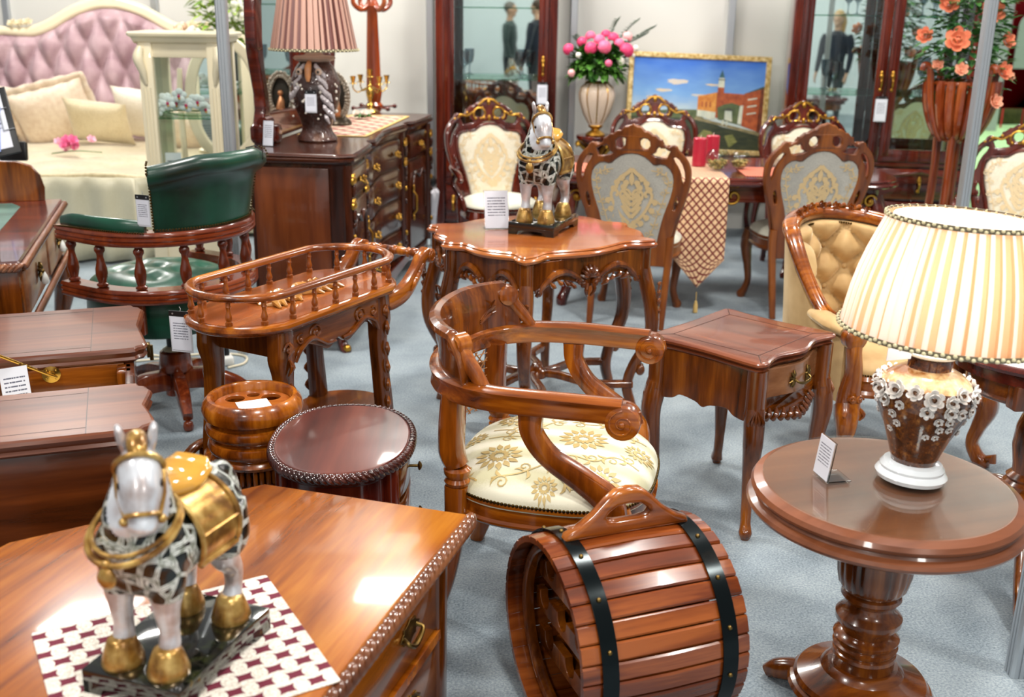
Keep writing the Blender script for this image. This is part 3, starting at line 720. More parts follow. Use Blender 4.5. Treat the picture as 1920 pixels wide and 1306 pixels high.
# ---------------------------------------------------------------- side table with one drawer
def side_table():
    a = radians(46.8); W, D, H = .50, .445, .612
    t = thing('side_table', 'rosy topped walnut side table with a drawer and cabriole legs', 'side table', (.785, 3.475, 0), a)
    pts = [(-.25,-.19), (-.242,-.212), (-.215,-.222), (-.17,-.21), (-.11,-.205), (0,-.232), (.11,-.205), (.17,-.21), (.215,-.222), (.242,-.212), (.25,-.19), (.243,-.1), (.235,0), (.238,.12), (.25,.2), (.238,.222), (.2,.225), (0,.218), (-.2,.225), (-.238,.222), (-.25,.2), (-.238,.12), (-.235,0), (-.243,-.1)]
    O = [(p.x, p.y) for p in bez([V((x, y)) for x, y in pts], 4, True)]
    mb = MB(); mb.slab(O, [(-.02,.577), (-.008,.578), (-.004,.584), (-.012,.588), (-.004,.594), (.004,.60), (.003,.607), (-.004,.611), (-.01,.612)])
    top = mb.build('table_top', W_rosyy, t)
    mb = MB(); q = [(-.175,-.165), (.175,-.165), (.175,.165), (-.175,.165)]
    for i in range(4):
        p0, p1 = V(q[i]), V(q[(i+1) % 4]); mb.sweep([V((p0.x, p0.y, .6122)), V((p1.x, p1.y, .6122))], [(-.0012,-.001), (.0012,-.001), (.0012,.0004), (-.0012,.0004)])
        c = V((math.copysign(.238, p0.x), math.copysign(.213, p0.y))); mb.sweep([V((p0.x, p0.y, .6122)), V((c.x*.99, c.y*.99, .6122))], [(-.0012,-.001), (.0012,-.001), (.0012,.0004), (-.0012,.0004)])
    mb.build('inlay_line', plain('dark_inlay', (52,24,14), rough=.4), top)
    for sx in (-1, 1):                                          # side panels with scalloped lower edge
        o = [(-.185,.575), (.185,.575), (.185,.415)]+[(p.x, p.y) for p in bez([V((.185,.415)), V((.165,.40)), (.12,.407), (.09,.425), (.03,.418), (0,.405), (-.03,.418), (-.09,.425), (-.12,.407), (-.165,.40), (-.185,.415)], 4)]
        mb = MB(); mb.mesh(plate([V(p) for p in o], (), .018, .002), M=Tr(sx*.215,0,0) @ YZ); mb.build('side_panel', W_brown, t)
    mb = MB(); mb.box((0,.2,.49), (.42,.018,.17), .002); mb.build('back_panel', W_brownx, t)
    def fy(x): return -.197-.022*cos(pi*x/.2)*(abs(x) < .2)-.004
    mb = MB(); mb.rings([[V((x, fy(x)+o, z)) for o, z in ((0,.465), (-.004,.468), (-.004,.562), (0,.566), (.02,.566), (.02,.465))] for x in [-.19+.38*k/20 for k in range(21)]])
    dr = mb.build('drawer', wood('drawer_front', (92,52,30), (130,84,52), (158,110,74), 'x', .6, .25, .5), t)
    mb = MB()
    for s in (-1, 1):
        c = V((s*.042, fy(.042)-.006, .517))
        for k in range(6):
            aa = pi*(k/5-.5) if s > 0 else pi*(k/5+.5); ctube(mb, [c, c+V((cos(aa)*.014, -.003, sin(aa)*.016)), c+V((cos(aa)*.026, 0, sin(aa)*.03))], (.004,.006,.002), 6, 3)
        mb.ell(c, .008, 8, 6)
    ctube(mb, [(-.042, fy(.04)-.006, .517), (-.036, fy(.04)-.026, .507), (0, fy(0)-.024, .5), (.036, fy(.04)-.026, .507), (.042, fy(.04)-.006, .517)], (.004,.004,.0055,.004,.004), 8, 5)
    mb.build('drawer_handle', M_abrass, dr)
    o = [(-.195,.46), (.195,.46), (.195,.41)]+[V((p.x, p.y)) for p in bez([V((.17,.405)), V((.12,.412)), (.07,.40), (.03,.385), (0,.37), (-.03,.385), (-.07,.40), (-.12,.412), (-.17,.405)], 4)]+[(-.195,.41)]
    mb = MB(); mb.T = lambda p: V((p.x, p.y+fy(p.x)+.212, p.z)); mb.mesh(plate([V(p) for p in o], (), .018, .002), M=Tr(0,-.202,0) @ XZ); mb.T = None
    for k in range(-5, 6):                                      # carved leaf garland below the drawer
        x = k*.03; z = .405-.02*(1-abs(k)/5); ctube(mb, [(x, fy(x)-.004, z-.012), (x+.01*(1 if k < 0 else -1), fy(x)-.016, z+.004), (x+.022*(1 if k < 0 else -1), fy(x)-.008, z+.024)], (.005,.011,.004), 8, 4)
        mb.ell((x+.012, fy(x)-.008, z-.012), (.011,.008,.009), 8, 6)
    mb.build('apron', W_brownx, t)
    for sx in (-1, 1):
        for sy in (-1, 1):
            mb = MB(); d = (sx, sy*.8); c = (sx*.212, sy*.19); hh = .45
            mb.tube([(c[0], c[1], .578), (c[0], c[1], .46), (c[0]+sx*.004, c[1]+sy*.003, .43)], (.029,.029,.031), 12, pw=.5, up=(1,0,0))
            cabriole(mb, (c[0]+sx*.003, c[1]+sy*.002), d, hh, w=(.03,.034,.032,.024,.018,.017,.022,.014), knee=.016, foot=.022 if sy < 0 else .026)
            if sy < 0: leafcarve(mb, (c[0]+sx*.028, c[1]-.022, .45), d, .03, .075)
            mb.ell((c[0]+sx*.023, c[1]+sy*.018, .022), (.022,.022,.02), 12, 8)
            mb.build('leg', W_brown, t)
    return t
side_table()
# ---------------------------------------------------------------- oval nightstand
def rope(mb, path, r, step, closed=True, mi=0, tw=.9):
    """gadroon: overlapping slanted lobes along a path"""
    P = [V(p) for p in path]; P = P+[P[0]] if closed else P; acc = 0
    for a, b in zip(P, P[1:]):
        L = (b-a).length; t = (b-a).normalized()
        while acc < L:
            q = a+t*acc; x = t.cross(V((0,0,1))).normalized(); M = Matrix.Translation(q) @ Matrix((x, t, V((0,0,1)))).transposed().to_4x4() @ Rx(tw)
            mb.ell(V((0,0,0)), (r, step*.6, r*1.75), 10, 7, mi=mi, M=M); acc += step
        acc -= L
def nightstand():
    t = thing('oval_nightstand', 'plum topped oval mahogany nightstand with a gadrooned rim and drawers', 'nightstand', (-.45, 2.66, 0), radians(2))
    def O(a, b, n, N_=72): return [(a*math.copysign(abs(cos(k))**(2/n), cos(k)), b*math.copysign(abs(sin(k))**(2/n), sin(k))) for k in [2*pi*j/N_ for j in range(N_)]]
    o = O(.19, .252, 2.25)
    mb = MB(); mb.slab(o, [(-.03,.522), (-.012,.526), (-.012,.546), (-.016,.549), (-.022,.55)]); mb.build('table_top', W_plum, t)
    mb = MB(); rope(mb, [V((x*.975, y*.98, .536)) for x, y in O(.19, .252, 2.25, 144)], .0125, .0165); mb.build('gadroon_rim', wood('dark_rim', (30,10,8), (56,20,14), (86,38,26), 'z', 1, .15, .8), t)
    ob = O(.16, .222, 2.5)
    mb = MB(); mb.slab(ob, [(0,.03), (.006,.035), (.006,.06), (-.004,.068), (-.004,.5), (.002,.506), (.004,.522)]); mb.build('body', wood('dark_mahogany', (36,8,5), (66,16,9), (88,28,14), 'z', 1.0, .16, .7), t)
    for k, aa in enumerate((.62, -.62, pi-.62, pi+.62)):
        x, y = .16*math.copysign(abs(cos(aa))**.8, cos(aa)), .222*math.copysign(abs(sin(aa))**.8, sin(aa))
        mb = MB(); mb.tube([(x, y, .03), (x, y, .52)], .02, 12, pw=.6, up=(x, y, 0)); mb.build('pilaster', W_red, t)
    for k, (z0, z1) in enumerate(((.425,.505), (.255,.41), (.08,.24))):
        R = []
        for j in range(15):
            y = -.125+.25*j/14; x = .16*(max(0, 1-abs(y/.222)**2.5))**(1/2.5)
            R.append([V((x-.01, y, z0)), V((x+.012, y, z0)), V((x+.017, y, z0+.006)), V((x+.017, y, z1-.006)), V((x+.012, y, z1)), V((x-.01, y, z1))])
        mb = MB(); mb.rings(R); d = mb.build('drawer', W_brownx, t)
        mb = MB(); zz = (z0+z1)/2; mb.lathe([(.011,0), (.011,.002), (.004,.004), (.004,.026), (.011,.028), (.013,.031), (.008,.036), (.001,.038)], n=16, M=Tr(.173,0,zz) @ Ry(pi/2)); mb.build('drawer_knob', M_abrass, d)
    for k, aa in enumerate((.7, -.7, pi-.7, pi+.7)):
        mb = MB(); mb.lathe([(.022,0), (.028,.01), (.026,.024), (.018,.03)], c=(.13*cos(aa), .19*sin(aa)*1.1, 0), n=16); mb.build('foot', W_red, t)
    return t
nightstand()
hang_tag('white tag hanging from the middle knob of the oval nightstand', (-.252, 2.655, .30), radians(12), .06, .12)
# ---------------------------------------------------------------- umbrella stand
def umbrella_stand():
    t = thing('umbrella_stand', 'round carved wooden umbrella stand with ringed neck and pierced lid', 'umbrella stand', (-.745, 2.88, 0), .2, s=1.02)
    mb = MB()
    mb.lathe([(.105,.0), (.115,.01), (.118,.03), (.11,.045), (.1,.055), (.098,.07), (.095,.33), (.1,.335)], n=48)
    mb.build('body', W_brown, t)
    mb = MB()
    for k in range(9):                                          # carved acanthus scrolls wrapped round the body
        a0 = 2*pi*k/9
        for s in (1, -1):
            P = [V(((.098+.006*sin(pi*j/14))*cos(a0+s*.32*sin(j*.45)), (.098+.006*sin(pi*j/14))*sin(a0+s*.32*sin(j*.45)), .08+.235*j/14)) for j in range(15)]
            mb.tube(P, lerp_list((.005,.012,.008,.014,.006), 15), 7)
        for z in (.12,.2,.28): ctube(mb, [(.1*cos(a0), .1*sin(a0), z-.04), (.116*cos(a0+.05), .116*sin(a0+.05), z), (.104*cos(a0+.16), .104*sin(a0+.16), z+.04)], (.006,.016,.004), 8, 4)
    mb.build('carving', wood('carved_dark', (44,16,5), (84,36,12), (128,64,26), 'z', 1.0, .25), t)
    mb = MB()
    for k in range(36):
        a = 2*pi*k/36; mb.box((0,0,0), (.02,.0145,.05), .006, M=Rz(a) @ Tr(.1,0,.36)); 
    mb.build('fluted_band', W_brown, t)
    mb = MB(); mb.lathe([(.1,.38), (.118,.385), (.124,.395), (.118,.405), (.112,.41), (.126,.42), (.131,.435), (.126,.45), (.114,.456), (.118,.462), (.13,.47), (.135,.484), (.13,.498), (.118,.504), (.12,.512), (.136,.52), (.1415,.54), (.136,.56), (.124,.573), (.114,.574), (.108,.566), (.108,.5), (.001,.5)], n=64, cap0=False)
    mb.build('rim', W_honey, t)
    o = [(.1075*cos(2*pi*k/48), .098*sin(2*pi*k/48)) for k in range(48)]
    hs = [[(c[0]+r*cos(2*pi*k/16), c[1]+r*sin(2*pi*k/16)) for k in range(16)] for c, r in (((.05,.035),.027), ((-.05,.035),.027), ((0,-.05),.027), ((0,.06),.018))]
    mb = MB(); mb.mesh(plate(o, hs, .012, .002), M=Tr(0,0,.545)); mb.build('pierced_lid', wood('lid', (110,52,14), (160,84,30), (190,116,52), 'x', .6), t)
    q = thing('price_card', 'blank white card lying inside the umbrella stand rim', 'price card', (-.735, 2.85, .564), .45)
    mb = MB(); mb.box((0,0,.001), (.09,.07,.002), 0); mb.build('paper', plain('card_white', (238,238,238), rough=.5), q, smooth=0)
umbrella_stand()
# ---------------------------------------------------------------- serving trolley
def trolley():
    t = thing('serving_trolley', 'honey wood tea trolley with a spindle gallery and scrolled push handle', 'trolley', (-.725, 3.46, 0), radians(61.5), s=.97)
    def O(off=0, n=14):
        hx, hy, sg = .285, .2, .155; r = (hy*hy+sg*sg)/(2*sg); th = math.asin(hy/r); o = []
        for s, a0 in ((1, 0), (-1, pi)):
            c = s*(hx+sg-r)
            for k in range(n+1):
                a = a0-th+2*th*k/n; o.append((c+(r+off)*cos(a), (r+off)*sin(a)))
        return o
    o = O()
    mb = MB(); mb.slab(O(), [(-.03,.713), (-.012,.715), (-.002,.722), (.004,.732), (.003,.743), (-.004,.748), (-.012,.75)], 0); top = mb.build('tray', W_honeyx, t)
    mb = MB(); mb.slab(O(), [(-.016,.749), (-.016,.7515)]); mb.build('tray_panel', wood('tray_veneer', (104,44,14), (150,76,28), (176,100,44), 'x', .5, .25, .5), top)
    mb = MB()                                                   # carved relief at the tray centre
    for s in (1, -1):
        for u in (1, -1):
            ctube(mb, [(s*.0,u*.01,.753), (s*.05,u*.045,.762), (s*.1,u*.025,.76), (s*.14,u*.04,.757), (s*.18,u*.008,.753)], (.008,.016,.012,.013,.004), 8, 5)
            for x in (.03,.07,.11,.14): ctube(mb, [(s*x,u*.01,.754), (s*(x+.015),u*.04,.764), (s*(x+.03),u*.075,.754)], (.006,.013,.004), 6, 4)
        mb.ell((s*.03,0,.754), (.03,.022,.009), 12, 6)
    mb.build('carved_relief', wood('relief', (110,62,20), (170,112,46), (204,150,76), 'x', 1), top)
    Pr = [V((x, y, .838)) for x, y in O(-.022, 20)]
    mb = MB(); mb.sweep(Pr, [(.016*cos(2*pi*k/14)*(1.12), .0135*sin(2*pi*k/14)) for k in range(14)], closed=True); mb.build('gallery_rail', W_honeyx, t)
    tot = [0]
    ring = Pr+[Pr[0]]
    for a, b in zip(ring, ring[1:]): tot.append(tot[-1]+(b-a).length)
    n = 19; first = None
    for k in range(n):
        d = tot[-1]*(k+.35)/n; i = max(j for j in range(len(tot)-1) if tot[j] <= d); p = ring[i].lerp(ring[i+1], (d-tot[i])/(tot[i+1]-tot[i]))
        if first is None:
            mb = MB(); mb.lathe([(.011,.75), (.012,.753), (.012,.762), (.008,.765), (.0105,.77), (.0115,.777), (.009,.786), (.0065,.796), (.0075,.805), (.0095,.811), (.007,.816), (.0085,.826)], n=16)
            first = mb.build('spindle', W_honey, t); first.location = (p.x, p.y, 0)
        else:
            c = first.copy(); COL.objects.link(c); c.parent = t; c.location = (p.x, p.y, 0)
    for s in (1, -1):                                           # carved side aprons between the legs
        oo = [(-.26,.713), (.26,.713), (.26,.62)]+[V((p.x, p.y)) for p in bez([V((.24,.585)), V((.21,.62)), (.17,.645), (.1,.62), (.05,.60), (0,.625), (-.05,.60), (-.1,.62), (-.17,.645), (-.21,.62), (-.24,.585)], 4)]+[(-.26,.62)]
        mb = MB(); mb.mesh(plate([V(p) for p in oo], (), .022, .004), M=Tr(0,s*.165,0) @ XZ)
        for g in (1, -1):
            ctube(mb, [(g*.23,s*.178,.60), (g*.2,s*.18,.64), (g*.14,s*.18,.66), (g*.07,s*.18,.625), (g*.02,s*.18,.62)], (.006,.009,.009,.008,.005), 8, 5)
            scroll3(mb, (g*.12,s*.178,.675), (1,0,0), (0,0,1), .03, .006, 1.3, 0, g); scroll3(mb, (g*.2,s*.178,.67), (1,0,0), (0,0,1), .02, .005, 1.2, 1, -g)
        mb.build('side_apron', W_brownx, t)
    for s in (1, -1): mb = MB(); mb.box((s*.25,0,.66), (.02,.29,.1), .004); mb.build('end_apron', W_brown, t)
    for sx in (1, -1):
        for sy in (1, -1):
            mb = MB(); ctube(mb, [(sx*.265,sy*.15,.713), (sx*.268,sy*.152,.62), (sx*.262,sy*.15,.55), (sx*.27,sy*.152,.42), (sx*.285,sy*.155,.25), (sx*.278,sy*.153,.12), (sx*.27,sy*.15,.03 if sx > 0 else .06)], ((.032,.04), (.032,.044), (.026,.034), (.025,.032), (.027,.036), (.024,.03), (.02,.024)), 12, 6, pw=.5, up=(0,1,0))
            for z in (.66,.6,.52,.45,.38,.31,.24): ctube(mb, [(sx*.268,sy*(.186),z+.02), (sx*.262,sy*.192,z-.005), (sx*.275,sy*.184,z-.034)], (.004,.01,.003), 6, 4)
            scroll3(mb, (sx*.268,sy*.186,.655), (1,0,0), (0,0,1), .024, .006, 1.2, 0, sx)
            mb.build('leg', W_brown, t)
    for sy in (1, -1):                                          # large wheels at the near end
        mb = MB(); c = V((-.285, sy*.215, .135)); M = Matrix.Translation(c) @ Rx(pi/2)
        mb.tube([M @ V((.118*cos(2*pi*k/40), .118*sin(2*pi*k/40), 0)) for k in range(40)], .0165, 10, closed=True, pw=.7, flat=(.8,1.1))
        for k in range(8):
            a = 2*pi*k/8; mb.tube([M @ V((.02*cos(a), .02*sin(a), 0)), M @ V((.06*cos(a), .06*sin(a), 0)), M @ V((.112*cos(a), .112*sin(a), 0))], (.007,.01,.006), 8)
        mb.lathe([(.022,-.02), (.028,-.012), (.028,.012), (.022,.02)], n=20, M=M); mb.build('wheel', W_brown, t)
    mb = MB(); mb.tube([(-.285,-.225,.135), (-.285,.225,.135)], .011, 10); mb.build('axle', W_brown, t)
    mb = MB(); mb.slab(O(-.03), [(-.0,.245), (.004,.25), (.004,.262), (-.004,.268)]); mb.build('lower_shelf', W_brownx, t)
    for sy in (1, -1):                                          # S-shaped handle brackets
        mb = MB(); ctube(mb, [(.24,sy*.15,.685), (.34,sy*.15,.672), (.43,sy*.152,.69), (.50,sy*.154,.745), (.54,sy*.155,.795), (.575,sy*.155,.82)], ((.028,.022), (.034,.022), (.034,.022), (.028,.022), (.024,.022), (.018,.022)), 12, 7, pw=.55, up=(0,0,1))
        M = Tr(.588, sy*.155, .798) @ Rx(pi/2); mb.lathe([(.02,-.024), (.028,-.02), (.028,.02), (.02,.024)], n=22, M=M)
        mb.tube([M @ V((x, y, -sy*.023)) for x, y in spiral((0,0), .024, .005, pi/2, 1.5, 18)], .0028, 6)
        for k in range(3): ctube(mb, [(.44+.02*k,sy*.178,.69+.016*k), (.455+.022*k,sy*.182,.715+.022*k), (.475+.026*k,sy*.176,.735+.022*k)], (.003,.008,.003), 6, 4)
        mb.build('handle_bracket', W_honeyx, t)
    mb = MB(); mb.lathe([(.012,-.135), (.017,-.13), (.012,-.122), (.018,-.112), (.02,-.09), (.014,-.075), (.02,-.068), (.014,-.06), (.0175,-.045), (.0175,-.02), (.013,-.015), (.02,-.006), (.02,.006), (.013,.015), (.0175,.02), (.0175,.045), (.014,.06), (.02,.068), (.014,.075), (.02,.09), (.018,.112), (.012,.122), (.017,.13), (.012,.135)], n=20, M=Tr(.588,0,.8) @ Rx(pi/2)); mb.build('push_bar', W_honey, t)
    return t
trolley()
hang_tag('white tag in a black topped sleeve hanging off the tea trolley edge', (-1.045, 3.22, .745), radians(-12), .075, .135)
# ---------------------------------------------------------------- chest in the foreground
CH = V((-.6, 1.75, 0)); CA = radians(-17.2)
def chest():
    t = thing('corner_chest', 'wide amber veneered chest with a rope moulded edge, under the patterned mat', 'chest', CH, CA)
    L = lambda x, y: (Rz(-CA) @ (V((x, y, 0))-CH)).to_2d()
    A, B, C = L(-.085,2.21), L(-.60,2.35), L(-1.08,2.05)
    o = [(A.x, -.75), (A.x, A.y), (B.x, A.y), (C.x, C.y), (C.x-.1, -.75)]
    mb = MB(); mb.slab(o, [(-.03,.51), (-.012,.512), (-.012,.545), (-.015,.549), (-.02,.55)]); mb.build('chest_top', W_top, t)
    mb = MB(); rope(mb, [V((A.x-.006, A.y-.01-.0125*k, .527)) for k in range(78)], .0185, .026, False, tw=1.0); mb.build('rope_moulding', wood('rope_wood', (52,24,12), (98,54,28), (140,86,50), 'y', 1, .2), t)
    mb = MB(); mb.slab(o, [(-.07,.06), (-.07,.45), (-.062,.46), (-.062,.47), (-.05,.49), (-.05,.512)]); mb.build('body', W_honeyx, t)
    x = A.x-.062
    for z0, z1 in ((.30,.45), (.1,.275)):
        mb = MB(); mb.box((x, A.y-.48, (z0+z1)/2), (.024, .78, z1-z0), .006); d = mb.build('drawer', W_browny, t)
        for yy in (A.y-.26, A.y-.7):
            mb = MB(); zz = (z0+z1)/2+.015
            mb.mesh(plate([V((yy+.045*cos(2*pi*k/24)*(1+.18*cos(6*pi*k/12)), zz+.024*sin(2*pi*k/24)*(1+.2*cos(8*pi*k/12)))) for k in range(24)], (), .004, .001), M=Tr(x+.014,0,0) @ YZ)
            ctube(mb, [(x+.014,yy-.034,zz), (x+.03,yy-.036,zz-.01), (x+.028,yy,zz-.03), (x+.03,yy+.036,zz-.01), (x+.014,yy+.034,zz)], (.005,.005,.007,.005,.005), 8, 5); mb.build('drawer_handle', M_abrass, d)
    mb = MB(); mb.sweep([V((x, A.y-.06, .285)), V((x, -.75, .285))], [(-.02,-.012), (-.004,-.014), (.006,-.006), (.012,.004), (.0,.012), (-.02,.012)][::-1]); mb.build('mid_moulding', W_honeyx, t)
    for yy in (A.y-.075,):
        mb = MB(); mb.tube([(x-.014, yy, 0), (x-.01, yy, .08), (x-.006, yy, .49)], (.034,.03,.03), 12, pw=.5, up=(1,0,0)); mb.build('corner_post', W_brown, t)
    for xx, yy in ((C.x+.02, C.y-.1), (x-.02, -.6), (C.x, -.6)):
        mb = MB(); mb.tube([(xx, yy, 0), (xx, yy, .08)], .03, 12, pw=.5); mb.build('foot', W_brown, t)
    return t
chest()
def mat_mat():
    m, nt, b = newmat('wine_and_ivory_weave')
    tc = N(nt, 'ShaderNodeTexCoord'); sx = N(nt, 'ShaderNodeSeparateXYZ'); nt.links.new(tc.outputs['Object'], sx.inputs[0])
    v = math_(nt, 'MULTIPLY', sx.outputs[1], 30); row = math_(nt, 'FLOOR', v)
    u = math_(nt, 'ADD', math_(nt, 'MULTIPLY', sx.outputs[0], 19), math_(nt, 'MULTIPLY', row, .5))
    fu = math_(nt, 'ABSOLUTE', math_(nt, 'SUBTRACT', math_(nt, 'FRACT', u), .5)); fv = math_(nt, 'ABSOLUTE', math_(nt, 'SUBTRACT', math_(nt, 'FRACT', v), .5))
    d = math_(nt, 'ADD', fu, math_(nt, 'MULTIPLY', math_(nt, 'MULTIPLY', fv, fv), -.6)); e = math_(nt, 'ADD', fv, math_(nt, 'MULTIPLY', math_(nt, 'MULTIPLY', fu, fu), -.9))
    sq_ = math_(nt, 'MULTIPLY', math_(nt, 'LESS_THAN', d, .228), math_(nt, 'LESS_THAN', e, .27))
    n1 = noise(nt, tc.outputs['Object'], 240, 2); base = ramp(nt, n1, [(.35,(196,186,172)), (.65,(238,232,220))])
    nt.links.new(mixc(nt, sq_, base, rgb(104,18,44)), b.inputs['Base Color']); setp(b, rough=.8, sheen=.2, spec=.2); bump(nt, b, n1, .3, .003); return m
def place_mat():
    q = [V((-.887,1.683,0)), V((-.509,1.905,0)), V((-.266,1.578,0))]; q.append(q[0]+q[2]-q[1]); c = (q[0]+q[2])/2
    ang = atan2((q[1]-q[0]).y, (q[1]-q[0]).x); w, d = (q[1]-q[0]).length, (q[2]-q[1]).length
    mb = MB(); mb.slab(rrect(w, d, .004, 2), [(0,0), (.001,.0012), (0,.0024)])
    tag(mb.build('table_mat', mat_mat(), None, (c.x, c.y, .5505), ang, 0), 'ivory and wine red woven mat under the nearer horse statue', 'table mat')
place_mat()
# ---------------------------------------------------------------- horse statues
def horse_mats():
    m, nt, b = newmat('openwork_lattice')
    v = coords(nt); nn = N(nt, 'ShaderNodeTexNoise'); nn.inputs['Scale'].default_value = 26; nn.inputs['Detail'].default_value = 1; nt.links.new(v, nn.inputs['Vector'])
    mx = N(nt, 'ShaderNodeVectorMath', operation='MULTIPLY_ADD'); nt.links.new(nn.outputs['Color'], mx.inputs[0]); mx.inputs[1].default_value = (.014,.014,.014); nt.links.new(v, mx.inputs[2])
    vo = N(nt, 'ShaderNodeTexVoronoi'); vo.feature = 'DISTANCE_TO_EDGE'; vo.inputs['Scale'].default_value = 29; nt.links.new(mx.outputs[0], vo.inputs['Vector'])
    W1, B1 = (255,255,255), (0,0,0)
    f = ramp(nt, vo.outputs['Distance'], [(.0,W1), (.03,W1), (.036,(60,60,60)), (.05,(60,60,60)), (.056,W1), (.105,W1), (.12,B1)]); n2 = noise(nt, v, 90, 2)
    wh = ramp(nt, n2, [(.35,(140,146,132)), (.6,(226,230,224))])
    nt.links.new(mixc(nt, f, rgb(10,14,10), wh), b.inputs['Base Color']); setp(b, rough=.25, coat=.3); bump(nt, b, f, .7, .006)
    s, nt, b = newmat('pearl_silver'); v = coords(nt); nt.links.new(ramp(nt, noise(nt, v, 16, 3), [(.35,(170,158,156)), (.5,(206,208,214)), (.65,(230,234,240))]), b.inputs['Base Color']); setp(b, rough=.28, metal=.35, coat=.3)
    g, nt, b = newmat('gilded_resin'); v = coords(nt); nt.links.new(ramp(nt, noise(nt, v, 30, 3), [(.35,(118,80,32)), (.5,(164,124,58)), (.68,(204,170,100))]), b.inputs['Base Color']); setp(b, rough=.3, metal=.55, coat=.3)
    o = plain('amber_enamel', (206,150,58), rough=.12, coat=.8)
    k, nt, b = newmat('black_marbled_stand'); v = coords(nt); nt.links.new(ramp(nt, noise(nt, v, 40, 4), [(.5,(12,14,10)), (.66,(34,40,20)), (.76,(96,78,34))]), b.inputs['Base Color']); setp(b, rough=.08, coat=.8)
    return m, s, g, o, k
H_lat, H_sil, H_gold, H_amb, H_blk = horse_mats()
def horse():
    t = thing('horse_statue', 'openwork silver and gold horse statue on the patterned mat', 'statue', (0,0,0))
    # stand with bracket feet
    mb = MB()
    mb.box((0,0,.034), (.275,.182,.022), .002)
    for s in (1, -1):
        oo = [(-.1375,0), (-.09,0), (-.082,.012), (-.05,.016), (.05,.016), (.082,.012), (.09,0), (.1375,0), (.1375,.025), (-.1375,.025)]; mb.mesh(plate([V(p) for p in oo], (), .012, .001), M=Tr(0,s*.085,0) @ XZ)
        oo = [(x*.66, y) for x, y in oo]; mb.mesh(plate([V(p) for p in oo], (), .012, .001), M=Tr(s*.1315,0,0) @ YZ)
    mb.build('stand', H_blk, t, smooth=30)
    Z = .045; TURN = radians(36)
    def hd(k=1.0): R_ = Tr(.062,0,0) @ Rz(TURN*k) @ Tr(-.062,0,0); return lambda p: R_ @ p
    q = MB()
    def T(pts, rad, k=5, n=14, **kw): P = bez([V((x, y, z+Z)) for x, y, z in pts], k); q.tube(P, lerp_list(rad, len(P)), n, **kw)
    T([(.13,0,.208), (.118,0,.21), (.075,0,.214), (.0,0,.212), (-.07,0,.22), (-.12,0,.22), (-.145,0,.212)], ((.02,.02), (.06,.064), (.08,.083), (.072,.074), (.076,.076), (.06,.062), (.02,.025)), up=(0,1,0))
    q.T = lambda p: hd(min(1, max(0, (p.z-Z-.25)/.1)))(p)
    T([(.055,0,.245), (.078,0,.295), (.07,0,.34), (.058,0,.37), (.062,0,.388)], ((.064,.076), (.056,.062), (.043,.048), (.033,.036), (.022,.026)), up=(0,1,0))
    q.T = hd()
    T([(.05,0,.378), (.085,0,.37), (.113,0,.34), (.131,0,.307), (.14,0,.288), (.142,0,.28)], ((.022,.022), (.033,.034), (.031,.032), (.023,.024), (.0225,.021), (.014,.013)), up=(0,1,0))
    q.T = None
    for s in (1, -1):
        T([(.078,s*.038,.22), (.08,s*.042,.165), (.085,s*.043,.12), (.083,s*.043,.075), (.085,s*.043,.05), (.092,s*.043,.03)], (.036,.033,.022,.0165,.0185,.017))
        T([(-.085,s*.036,.235), (-.088,s*.044,.17), (-.075,s*.046,.135), (-.098,s*.046,.1), (-.1,s*.046,.065), (-.092,s*.046,.045), (-.085,s*.046,.03)], (.048,.042,.027,.019,.0155,.018,.017))
    T([(-.125,0,.27), (-.155,0,.26), (-.17,0,.2), (-.165,0,.14), (-.155,0,.1)], (.014,.02,.026,.022,.006))
    q.T = lambda p: hd(min(1, max(0, (p.z-Z-.25)/.1)))(p)
    T([(.03,0,.28), (.022,0,.325), (.02,0,.365), (.036,0,.394), (.06,0,.404)], ((.016,.028), (.02,.03), (.022,.028), (.02,.022), (.01,.014)), up=(0,1,0))
    q.T = None; me = remesh_of(q, .0052, 5); unturn = hd(-1.0)
    body = MB(); body.mesh(me)
    for i, f in enumerate(body.f):
        c = V((0,0,0))
        for k in f: c += V(body.v[k])
        c /= len(f); z = c.z-Z; c = unturn(c) if z > .26 else c
        head = z > .27 and c.x+(z-.28)*.55 > .119
        body.m[i] = 1 if (z < .14 and c.x > -.14) or head else 0
    body.build('horse_body', [H_lat, H_sil], t, smooth=180)
    for x, y in ((.094,.043), (.094,-.043), (-.085,.046), (-.085,-.046)):
        mb = MB(); mb.lathe([(.032,0), (.033,.006), (.029,.022), (.024,.038), (.021,.046), (.015,.05)], c=(x, y, Z), n=20, sx=1.12); mb.build('hoof', H_gold, t)
    # blanket draped over the back, saddle, girth edges
    mb = MB()
    def bl(u, v, off): a = radians(-118+236*u); x = -.072+.1*v; r = 1+off; return V((x, (.079+.002*cos(pi*v))*sin(a)*r, Z+.214+.08*cos(a)*r))
    nu, nv = 28, 5
    outer = [[bl(i/(nu-1), j/(nv-1), .04) for j in range(nv)] for i in range(nu)]; inner = [[bl(i/(nu-1), j/(nv-1), -.01) for j in range(nv)] for i in range(nu)]
    mb.rings([o+n_[::-1] for o, n_ in zip(outer, inner)])
    mb.build('saddle_blanket', H_gold, t)
    mb = MB()
    for v in (0, 1): mb.tube([bl(k/24, v, .05) for k in range(25)], .005, 8)
    for s in (0, 1): mb.tube([bl(s, k/6, .06) for k in range(7)], .006, 8)
    mb.tube([bl(.16, k/6, .06) for k in range(7)], .003, 6); mb.tube([bl(.84, k/6, .06) for k in range(7)], .003, 6)
    mb.build('blanket_border', H_gold, t)
